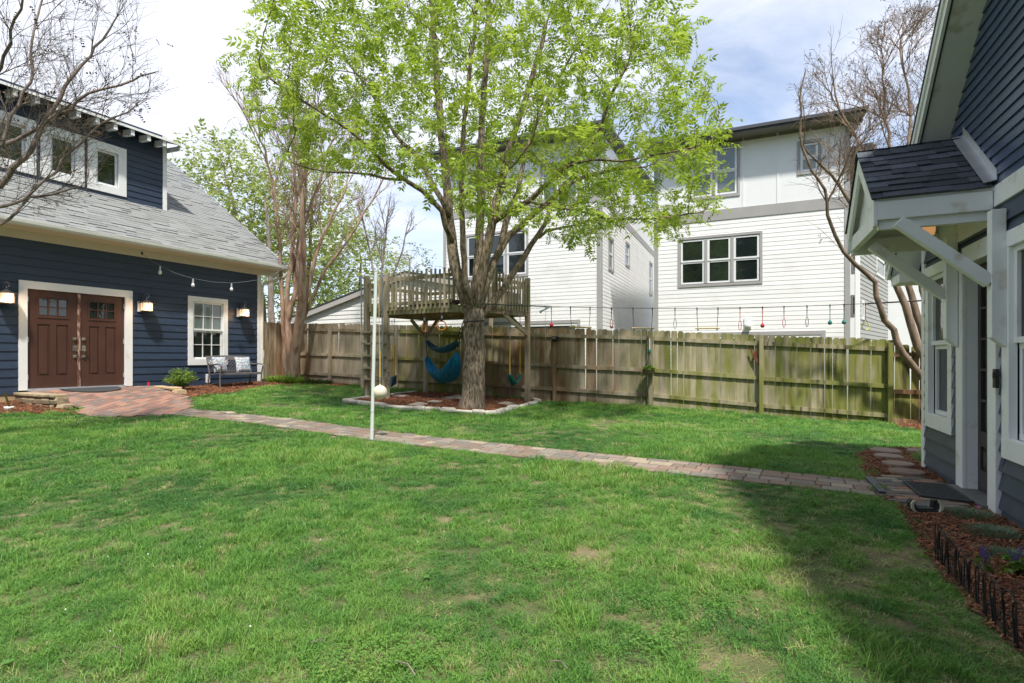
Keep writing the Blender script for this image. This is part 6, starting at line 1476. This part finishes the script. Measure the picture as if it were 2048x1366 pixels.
# ------------------------------------------------------------------ small plants (real leaves)
def blades(name, m, parent, c, rx, ry, h, n, w_=.006, lean=.7, seed=1, top=None):
    g = np.random.default_rng(seed); th = g.uniform(0, 2*math.pi, n); rr_ = np.sqrt(g.random(n)); x = c[0]+rx*rr_*np.cos(th); y = c[1]+ry*rr_*np.sin(th); z = gza(x, y) if top is None else np.full(n, top)
    hh = h*g.uniform(.5, 1.1, n)*(1-.35*rr_**2); a = th+g.normal(0, .7, n); l = lean*g.uniform(.2, 1.2, n)*hh*(.4+.8*rr_)
    dx, dy = np.cos(a), np.sin(a); sx_2, sy_2 = -dy, dx; V = []
    for f, wf in ((0, 1), (.5, .85), (1, .08)):
        px_, py_, pz_ = x+dx*l*f**1.6, y+dy*l*f**1.6, z+hh*f*(1-.18*f)
        for s_ in (-1, 1): V.append(np.stack([px_+sx_2*w_*wf*s_/2, py_+sy_2*w_*wf*s_/2, pz_], -1))
    V = np.stack(V, 1).reshape(-1, 3); f = [(6*i+a_, 6*i+a_+1, 6*i+a_+3, 6*i+a_+2) for i in range(n) for a_ in (0, 2)]
    b = MB(); b.v = [Vector(v) for v in V]; b.f = f; return b.build(name, m, parent)
def tuft(px, py, wpx, h, m, label, n=500, flowers=None, name='ground_plant', w_=.005, lean=.9, cat='plant'):
    c = gp(px, py); r = wpx*c.y/F/2; t = thing(name, label, cat, c); blades('leaves', M[m], t, c, r, r*.8, h, n, w_, lean, int(px))
    for (fx, fy, hh, fm) in flowers or []:
        p = Vector((c.x+fx, c.y+fy, c.z+hh)); b = MB()
        for k in range(5):
            a = k*2*math.pi/5; b.add([p, p+Vector((.014*math.cos(a-.5), .014*math.sin(a-.5), .004)), p+Vector((.02*math.cos(a), .02*math.sin(a), .006)), p+Vector((.014*math.cos(a+.5), .014*math.sin(a+.5), .004))], [(0,1,2,3)])
        b.tube([p-Vector((0,0,hh)), p], .002, 4); b.build('flower', M[fm], t)
    return t
tuft(1936, 1035, 88, .085, 'leaf_blue', 'blue-green dianthus mound with one pink flower, nearest the patio', 1300, [(.02, -.06, .10, 'pink')], 'dianthus', .004)
tuft(1984, 1072, 92, .085, 'leaf_blue', 'second blue-green dianthus mound, in the middle of the bed', 1300, None, 'dianthus', .004)
tuft(2018, 1118, 84, .075, 'leaf_blue', 'pale blue-green dianthus mound behind the purple spikes', 1000, None, 'dianthus', .004)
def leafy(px, py, wpx, h, m, label, n, L=.05, W=.03, name='shrub', stems=12, cat='shrub', flowers=0, spikes=0, at_=None, par_=None):
    c = at_ or gp(px, py); r = wpx*c.y/F/2; t = par_ or thing(name, label, cat, c); b = MB(); pp, dd = [], []
    for k in range(stems):
        a = R.uniform(0, 2*math.pi); l = R.uniform(.3, 1); tip_ = c+Vector((math.cos(a)*r*l*.85, math.sin(a)*r*l*.85, h*(1-.45*l*l)*R.uniform(.8, 1.08))); mid = c.lerp(tip_, .5)+Vector((0, 0, h*.1)); b.tube([c, mid, tip_], [.004, .003, .0015], 4)
        for q in range(n//stems):
            f = R.uniform(.25, 1.0); p = (c.lerp(mid, f*2) if f < .5 else mid.lerp(tip_, f*2-1)); pp.append(p+Vector((R.gauss(0, .02), R.gauss(0, .02), R.gauss(0, .015)))); dd.append((R.gauss(0, 1)+math.cos(a), R.gauss(0, 1)+math.sin(a), R.uniform(-.1, .9)))
        if k < spikes:
            s_ = MB(); t2 = tip_+Vector((0, 0, .05))
            for q in range(16): zq = R.random(); p = tip_.lerp(t2, zq)+Vector((R.gauss(0, .0035), R.gauss(0, .0035), 0)); s_.add([p, p+Vector((.006, 0, .004)), p+Vector((.003, .004, .010))], [(0,1,2)]); s_.add([p, p+Vector((-.006, .003, .003)), p+Vector((0, -.006, .008))], [(0,1,2)])
            s_.build('flower_spike', M['purple'], t)
    b.build('stems', M['bark_grey'], t); leaves('leaves', pp, dd, M[m], t, per=1, pairs=1, L=L, W=W, spread=.005, rach=.01, droop=.1, seed=int(px or 3)); return t
leafy(362, 783, 72, .62, 'leaf_shrub', 'bright yellow-green leafy shrub against the blue wall left of the bench', 1100, .045, .022, stems=60)
leafy(1966, 1150, 30, .11, 'leaf_shrub', 'purple flower spikes rising behind the black border fence', 40, .03, .012, 'salvia', 8, 'flowers', spikes=8)
leafy(2044, 1150, 70, .11, 'leaf_shrub', 'broad bright green leaves with purple spikes at the right edge', 70, .045, .022, 'salvia', 14, 'flowers', spikes=5)
tuft(560, 765, 60, .30, 'leaf_shrub', 'clump of strappy light green leaves left of the pinkish trunks', 420, None, 'lily_clump', .028, 1.0)
tuft(582, 768, 44, .42, 'leaf_shrub', 'taller bright green leafy clump in front of the pinkish trunks', 260, None, 'lily_clump', .035, .8)
tuft(625, 768, 78, .22, 'leaf_wood', 'low dark green clump right of the pinkish trunks by the fence', 420, None, 'lily_clump', .03, 1.1)
tuft(1128, 812, 40, .14, 'leaf_shrub', 'small green weed clump at the foot of the fence post right of the deck', 240, None, 'weed_clump', .022, 1.0)
tuft(1448, 838, 52, .12, 'leaf_back', 'pale lime weed clump at the foot of the mossy fence', 160, None, 'weed_clump', .03, 1.2)
for p, r_, h_, n_, t_ in PLANTS: leafy(None, None, 0, h_, 'leaf_shrub', '', 0, at_=p, par_=t_, stems=1) if 0 else leaves('leaves', [p+Vector((R.uniform(-r_,r_)*.8, R.uniform(-.08,.08), R.uniform(-.01,h_*.8))) for _ in range(160)], [(R.gauss(0,1), R.gauss(0,1), .6) for _ in range(160)], M['leaf_shrub'], t_, per=1, pairs=1, L=.05, W=.03, spread=.01, rach=.01, seed=4)
gl = leafy(412, 795, 26, .10, 'leaf_shrub', 'sprig of small weeds on the mulch between the shrub and the bench', 70, .03, .018, 'weed_clump', 8, 'plant')

# ------------------------------------------------------------------ lawn: clumps of real blades scattered by geometry nodes
def grassmat(name):
    m = bpy.data.materials.new(name); m.use_nodes = True; t = m.node_tree; t.nodes.clear(); L = t.links.new
    o = N(t, 'ShaderNodeOutputMaterial'); p = N(t, 'ShaderNodeBsdfPrincipled'); tl = N(t, 'ShaderNodeBsdfTranslucent'); ms = N(t, 'ShaderNodeMixShader'); ms.inputs[0].default_value = .35
    p.inputs['Roughness'].default_value = .5; p.inputs['Specular IOR Level'].default_value = .3
    at_ = N(t, 'ShaderNodeAttribute', attribute_type='INSTANCER', attribute_name='tint'); g = N(t, 'ShaderNodeNewGeometry')
    ad = N(t, 'ShaderNodeMath', operation='MULTIPLY_ADD'); L(g.outputs['Random Per Island'], ad.inputs[0]); ad.inputs[1].default_value = .38; L(at_.outputs['Fac'], ad.inputs[2])
    r = N(t, 'ShaderNodeValToRGB'); L(ad.outputs[0], r.inputs[0]); e = r.color_ramp.elements
    for i, (pos, c) in enumerate([(.0, (.045,.140,.040)), (.35, (.092,.235,.050)), (.65, (.155,.335,.060)), (.95, (.26,.42,.09)), (1.12/1.3, (.36,.40,.15)), (1, (.50,.43,.24))]):
        q = e[i] if i < 2 else e.new(min(pos/1.3 if i < 4 else pos, 1)); q.position = min(pos/1.3 if i < 4 else pos, 1); q.color = (*c, 1)
    dv = N(t, 'ShaderNodeMath', operation='DIVIDE'); L(ad.outputs[0], dv.inputs[0]); dv.inputs[1].default_value = 1.3; L(dv.outputs[0], r.inputs[0])
    L(r.outputs[0], p.inputs['Base Color']); L(r.outputs[0], tl.inputs[0]); L(p.outputs[0], ms.inputs[1]); L(tl.outputs[0], ms.inputs[2]); L(ms.outputs[0], o.inputs[0]); return m
M['grass'] = grassmat('grass_blade')
def clump(n, h, rad_, w_, lean, seed, m, name='grass_clump'):
    g = np.random.default_rng(seed); b = MB()
    for i in range(n):
        a, r_ = g.uniform(0, 6.283), rad_*math.sqrt(g.random()); x, y = r_*math.cos(a), r_*math.sin(a); d = g.uniform(0, 6.283); hh = h*g.uniform(.45, 1.15); l = hh*lean*g.uniform(.1, 1.3); t_ = d+1.57+g.normal(0, .5)
        ww = w_*g.uniform(.7, 1.3); v = []
        for f, wf in ((0, .9), (.55, 1), (1, 0)):
            c = Vector((x+math.cos(d)*l*f**1.7, y+math.sin(d)*l*f**1.7, hh*f*(1-.22*f*lean)-.004)); s_ = Vector((math.cos(t_), math.sin(t_), 0))*ww*wf/2
            v += [c-s_, c+s_] if wf else [c]
        b.add(v, [(0,1,3,2), (2,3,4)])
    o = bpy.data.objects.new(name, b.mesh(name, m)); return o
def scatter(name, pts, rots, scl, tint, idx, sources, kind='stuff'):
    me = bpy.data.meshes.new(name); me.vertices.add(len(pts)); me.vertices.foreach_set('co', np.asarray(pts, np.float32).ravel())
    for nm, dt, arr in (('rot', 'FLOAT_VECTOR', rots), ('scl', 'FLOAT_VECTOR', scl), ('tint', 'FLOAT', tint), ('idx', 'INT', idx)):
        a = me.attributes.new(nm, dt, 'POINT'); a.data.foreach_set('vector' if 'VEC' in dt else 'value', np.asarray(arr, np.float32 if dt != 'INT' else np.int32).ravel())
    c = bpy.data.collections.new(name+'_source')
    for o in sources: c.objects.link(o)
    ng = bpy.data.node_groups.new(name, 'GeometryNodeTree'); ng.interface.new_socket('Geometry', in_out='INPUT', socket_type='NodeSocketGeometry'); ng.interface.new_socket('Geometry', in_out='OUTPUT', socket_type='NodeSocketGeometry')
    gi, go = ng.nodes.new('NodeGroupInput'), ng.nodes.new('NodeGroupOutput'); ip = ng.nodes.new('GeometryNodeInstanceOnPoints'); ci = ng.nodes.new('GeometryNodeCollectionInfo')
    ci.inputs[0].default_value = c; ci.inputs['Separate Children'].default_value = True; ci.inputs['Reset Children'].default_value = True; ip.inputs['Pick Instance'].default_value = True
    def na(nm, dt):
        n = ng.nodes.new('GeometryNodeInputNamedAttribute'); n.data_type = dt; n.inputs[0].default_value = nm; return n.outputs[0]
    L = ng.links.new; L(gi.outputs[0], ip.inputs['Points']); L(ci.outputs[0], ip.inputs['Instance']); L(na('idx', 'INT'), ip.inputs['Instance Index'])
    L(na('rot', 'FLOAT_VECTOR'), ip.inputs['Rotation']); L(na('scl', 'FLOAT_VECTOR'), ip.inputs['Scale']); L(ip.outputs[0], go.inputs[0])
    o = inst(name, me); md = o.modifiers.new('scatter', 'NODES'); md.node_group = ng; o['kind'] = kind; return o
def inmask(X_, Y_, poly):
    c = np.zeros(len(X_), bool); n = len(poly)
    for i in range(n):
        a, b = poly[i], poly[i-1]
        if a[1] == b[1]: continue
        k = ((a[1] > Y_) != (b[1] > Y_)) & (X_ < (b[0]-a[0])*(Y_-a[1])/(b[1]-a[1])+a[0]); c ^= k
    return c
def fnoise(X_, Y_, sc, off=0):
    return np.array([noise.noise(Vector((x*sc+off, y*sc-off, off*.7))) for x, y in zip(X_, Y_)])
path_poly = [tuple(pathpt(S_[-1]*i/30, -PW-.005)[:2]) for i in range(31)]+[tuple(pathpt(S_[-1]*i/30, PW+.005)[:2]) for i in range(30, -1, -1)]
ramp_w = [tuple(G.w(a, b, 0)[:2]) for a, b in ramp_poly]
house_side = [HPT(-1.62), HPT(7), (9, -6), (14, 8)]
blocked = [BED_HOUSE, BED_TREE, BED_BENCH, BED_DOOR, BED_CORNER, path_poly, ramp_w, KP, house_side]
gw0 = G.w(-6, .0, 0); gw1 = G.w(5.6, .0, 0)
def wall_ok(x, y):                                # yard side of the garage wall and of the back fence
    a = (x-G.o.x)*G.uy.x+(y-G.o.y)*G.uy.y < -.02
    b = (x-FN.o.x)*FN.uy.x+(y-FN.o.y)*FN.uy.y < -.02
    return a & b
P_all = []
for (y0, y1, dens, s0) in ((.9, 3.2, 420, .80), (3.2, 5.0, 300, .95), (5.0, 8.0, 170, 1.2), (8.0, 12.0, 95, 1.55), (12.0, 19.0, 60, 1.9)):
    xm_ = 1.08*y1+1.6; n = int((y1-y0)*2*xm_*dens); X_ = NR.uniform(-xm_, xm_, n); Y_ = NR.uniform(y0, y1, n)
    k = (np.abs(X_) < 1.08*Y_+1.6) & wall_ok(X_, Y_)
    X_, Y_ = X_[k], Y_[k]
    jx, jy = X_+NR.normal(0, .035, len(X_)), Y_+NR.normal(0, .035, len(X_))
    for pol in blocked: k = ~inmask(jx, jy, pol); X_, Y_, jx, jy = X_[k], Y_[k], jx[k], jy[k]
    P_all.append(np.stack([X_, Y_, np.full(len(X_), s0)], 1))
A = np.concatenate(P_all)
X_, Y_, S0 = A.T
na_ = fnoise(X_, Y_, .55, 3)+.5*fnoise(X_, Y_, 1.7, 9); nb_ = fnoise(X_, Y_, 3.2, 5); nc_ = fnoise(X_, Y_, 1.1, 21)+.45*fnoise(X_, Y_, 4.5, 30)
patchy = np.clip((X_+.2)/2.5, 0, 1)*np.clip((6.8-Y_)/2, 0, 1)                       # the worn side of the lawn, right front
fence_dist = -((X_-FN.o.x)*FN.uy.x+(Y_-FN.o.y)*FN.uy.y)
nearf = np.clip(1-fence_dist/2.2, 0, 1)
bare = np.zeros(len(X_)); spots = [(1670, 1165, .30, .20), (1640, 1130, .16, .10), (1735, 1240, .16, .10), (1590, 1175, .10, .08), (1440, 1135, .16, .09), (1330, 1000, .14, .07), (1180, 1120, .16, .06), (1250, 1325, .16, .09), (1480, 1330, .18, .10), (880, 1200, .2, .06), (1020, 1220, .18, .06), (680, 1325, .12, .06), (1255, 1060, .10, .05), (1500, 1105, .15, .07), (1230, 845, .7, .14), (1340, 852, .5, .14), (1160, 836, .3, .1), (560, 812, .7, .18), (1790, 1120, .25, .10), (1530, 1210, .12, .06)]
for px, py, ra, st_ in spots:
    c = gp(px, py); d = np.hypot((X_-c.x)/ra, (Y_-c.y)/(ra*.75)); bare = np.maximum(bare, np.clip(1.25-d+.35*nb_, 0, 1)*(.95 if st_ > .12 else .85))
keep = 1-.90*bare-np.clip(nc_*1.3-.42, 0, .7)*(.22+.5*patchy)
k = NR.random(len(X_)) < keep
X_, Y_, S0, na_, nb_, nc_, patchy, nearf, bare = [v[k] for v in (X_, Y_, S0, na_, nb_, nc_, patchy, nearf, bare)]
n = len(X_)
tint = .32+.42*na_+.26*nb_+.10*patchy+.10*nearf+.35*bare+NR.normal(0, .09, n)
tint += np.clip(1-np.hypot((X_-2.3)/2.6, (Y_-9.3)/1.8), 0, 1)*.18
tint = np.clip(tint, 0, .95)
dry = NR.random(n) < (.03+.10*patchy+.25*bare+.05*nearf); tint[dry] = NR.uniform(.85, 1.0, dry.sum())
hgt = np.clip(.78+.55*na_-.30*nc_+.35*np.clip(nb_, 0, 1)+.35*nearf-.40*bare, .45, 1.7)*NR.uniform(.8, 1.2, n)
idx = np.where(hgt > 1.12, NR.integers(0, 2, n), NR.integers(1, 5, n)).astype(int)
rot = np.stack([NR.normal(0, .12, n), NR.normal(0, .12, n), NR.uniform(0, 6.283, n)], 1)
scl = np.stack([S0, S0, hgt*np.clip(S0, .8, 1.25)], 1)*NR.uniform(.85, 1.15, (n, 1))
src = [clump(64, .080, .060, .0036, .8, 1, M['grass']), clump(60, .064, .062, .0034, 1.0, 2, M['grass']), clump(56, .052, .065, .0032, 1.2, 3, M['grass']), clump(52, .048, .068, .0032, 1.4, 4, M['grass']), clump(54, .058, .06, .0034, 1.1, 5, M['grass'])]
scatter('lawn_grass', np.stack([X_, Y_, gza(X_, Y_)], 1), rot, scl, tint, idx, src)
# clover and broad-leaved weeds
cl = MB()
for k in range(60):
    a, r_ = R.uniform(0, 6.28), .20*math.sqrt(R.random()); c = Vector((r_*math.cos(a), r_*math.sin(a), R.uniform(.03, .055))); d = R.uniform(0, 6.28)
    for q in range(3):
        t_ = d+q*2.094; u = Vector((math.cos(t_), math.sin(t_), R.uniform(-.1,.25))); v = Vector((-math.sin(t_), math.cos(t_), 0)); s_ = R.uniform(.010, .015); cl.add([c, c+u*s_*.6+v*s_*.5, c+u*s_, c+u*s_*.6-v*s_*.5], [(0,1,2,3)])
clo = bpy.data.objects.new('clover', cl.mesh('clover', M['grass'])); bw_ = MB()
for k in range(9):
    a = k*.7+R.uniform(-.2,.2); u = Vector((math.cos(a), math.sin(a), .25)); v = Vector((-math.sin(a), math.cos(a), 0)); L_ = R.uniform(.035, .06); b0q = Vector((0,0,.02)); bw_.add([b0q, b0q+u*L_*.5+v*L_*.28, b0q+u*L_+Vector((0,0,.0)), b0q+u*L_*.5-v*L_*.28], [(0,1,2,3)])
brw = bpy.data.objects.new('weed', bw_.mesh('weed', M['grass']))
cp = []
for px, py, r_, n_, kind in ((740, 1345, .35, 60, 0), (780, 1320, .25, 30, 0), (1350, 1230, .4, 50, 0), (1290, 1290, .3, 34, 0), (1080, 1150, .22, 22, 0), (1060, 1010, .35, 30, 0), (1120, 1000, .3, 24, 0), (1190, 870, .9, 60, 0), (1300, 880, .9, 60, 0), (1060, 860, .8, 40, 0), (990, 850, .5, 24, 0), (350, 1215, .10, 6, 1), (330, 1100, .08, 4, 1), (520, 1305, .15, 9, 1), (1060, 1140, .07, 4, 1), (870, 1160, .10, 5, 1), (880, 1185, .06, 3, 1), (15, 1340, .10, 5, 1), (640, 920, .25, 6, 1), (1450, 850, .5, 20, 1), (1570, 990, .3, 8, 1)):
    c = gp(px, py)
    for _ in range(int(n_*.2)): cp.append((c.x+R.gauss(0, r_*.5), c.y+R.gauss(0, r_*.4), kind))
cp = np.array(cp); n = len(cp); tn = np.clip(NR.normal(.38, .12, n), 0, 1)
scatter('lawn_weeds', np.stack([cp[:,0], cp[:,1], gza(cp[:,0], cp[:,1])+.012], 1), np.stack([np.zeros(n), np.zeros(n), NR.uniform(0, 6.28, n)], 1), np.repeat(NR.uniform(.4, .75, (n, 1)), 3, 1), tn, cp[:,2].astype(int), [clo, brw])
# fallen petals and twigs on the lawn
pet = MB(); 
for px, py in ((295,1125),(345,1150),(400,1110),(205,1055),(370,1010),(250,1015),(215,1130),(220,1285),(500,1275),(640,1095),(835,1100),(610,985),(160,960),(130,1240),(480,1400)):
    c = gp(px, py)+Vector((0,0,.05)); s_ = R.uniform(.005, .009); pet.add([c+Vector((-s_,0,0)), c+Vector((0,-s_*.7,.006)), c+Vector((s_,0,.003)), c+Vector((0,s_*.7,.008))], [(0,1,2,3)])
o = pet.build('fallen_petals', M['plastic_white']); o['kind'] = 'stuff'
tw = MB()
for (a, b) in (((1100,1340),(1135,1352)),((790,1340),(830,1364)),((228,1310),(240,1330)),((1606,1190),(1618,1205)),((620,1303),(650,1297))):
    p, q = gp(*a)+Vector((0,0,.04)), gp(*b)+Vector((0,0,.03)); m_ = p.lerp(q, .5)+Vector((.01, .01, .01)); tw.tube([p, m_, q], .003, 4)
o = tw.build('fallen_twigs', M['bark_grey']); o['kind'] = 'stuff'

# ------------------------------------------------------------------ mulch chips
chipm = mat('bark_chip', [(.09,.038,.022),(.20,.095,.054),(.33,.18,.105)], 60, rough=.95, bump=.5, rnd=0)
t = chipm.node_tree; p = next(q for q in t.nodes if q.type == 'BSDF_PRINCIPLED'); cur = p.inputs['Base Color'].links[0].from_socket
a_ = N(t, 'ShaderNodeAttribute', attribute_type='INSTANCER', attribute_name='tint'); r_ = N(t, 'ShaderNodeValToRGB'); t.links.new(a_.outputs['Fac'], r_.inputs[0])
r_.color_ramp.elements[0].color = (.35,.35,.38,1); r_.color_ramp.elements[1].color = (1.9,1.65,1.45,1); mm = N(t, 'ShaderNodeMix', data_type='RGBA', blend_type='MULTIPLY'); mm.inputs[0].default_value = 1
t.links.new(cur, mm.inputs[6]); t.links.new(r_.outputs[0], mm.inputs[7]); t.links.new(mm.outputs[2], p.inputs['Base Color'])
chips = []
for k in range(4):
    g = np.random.default_rng(40+k); b = MB()
    for q in range(7):
        L_, w_, h_ = g.uniform(.012, .036), g.uniform(.004, .010), g.uniform(.002, .006); Mx = Matrix.Translation((g.uniform(-.035, .035), g.uniform(-.035, .035), g.uniform(.002, .016))) @ Matrix.Rotation(g.uniform(0, 6.28), 4, 'Z') @ Matrix.Rotation(g.normal(0, .35), 4, 'Y'); b.M = Mx; b.box(-L_/2, L_/2, -w_/2, w_/2, 0, h_)
    b.M = None; chips.append(bpy.data.objects.new('bark_chip', b.mesh('bark_chip', chipm)))
C_ = []
for pol, dens in ((BED_HOUSE, 900), (BED_TREE, 330), (BED_BENCH, 260), (BED_DOOR, 300), (BED_CORNER, 330)):
    xs, ys = [q[0] for q in pol], [q[1] for q in pol]; n = int((max(xs)-min(xs))*(max(ys)-min(ys))*dens); a, b = NR.uniform(min(xs), max(xs), n), NR.uniform(min(ys), max(ys), n); k = inmask(a, b, pol) & ~inmask(a, b, KP) & (b > .8); C_.append(np.stack([a[k], b[k], np.full(k.sum(), 1. if dens > 800 else 1.5)], 1))
C_ = np.concatenate(C_); n = len(C_)
scatter('mulch_chips', np.stack([C_[:,0], C_[:,1], gza(C_[:,0], C_[:,1])+.008], 1), np.stack([NR.normal(0, .2, n), NR.normal(0, .2, n), NR.uniform(0, 6.28, n)], 1), np.repeat(C_[:,2:3], 3, 1), NR.random(n), NR.integers(0, 4, n), chips)
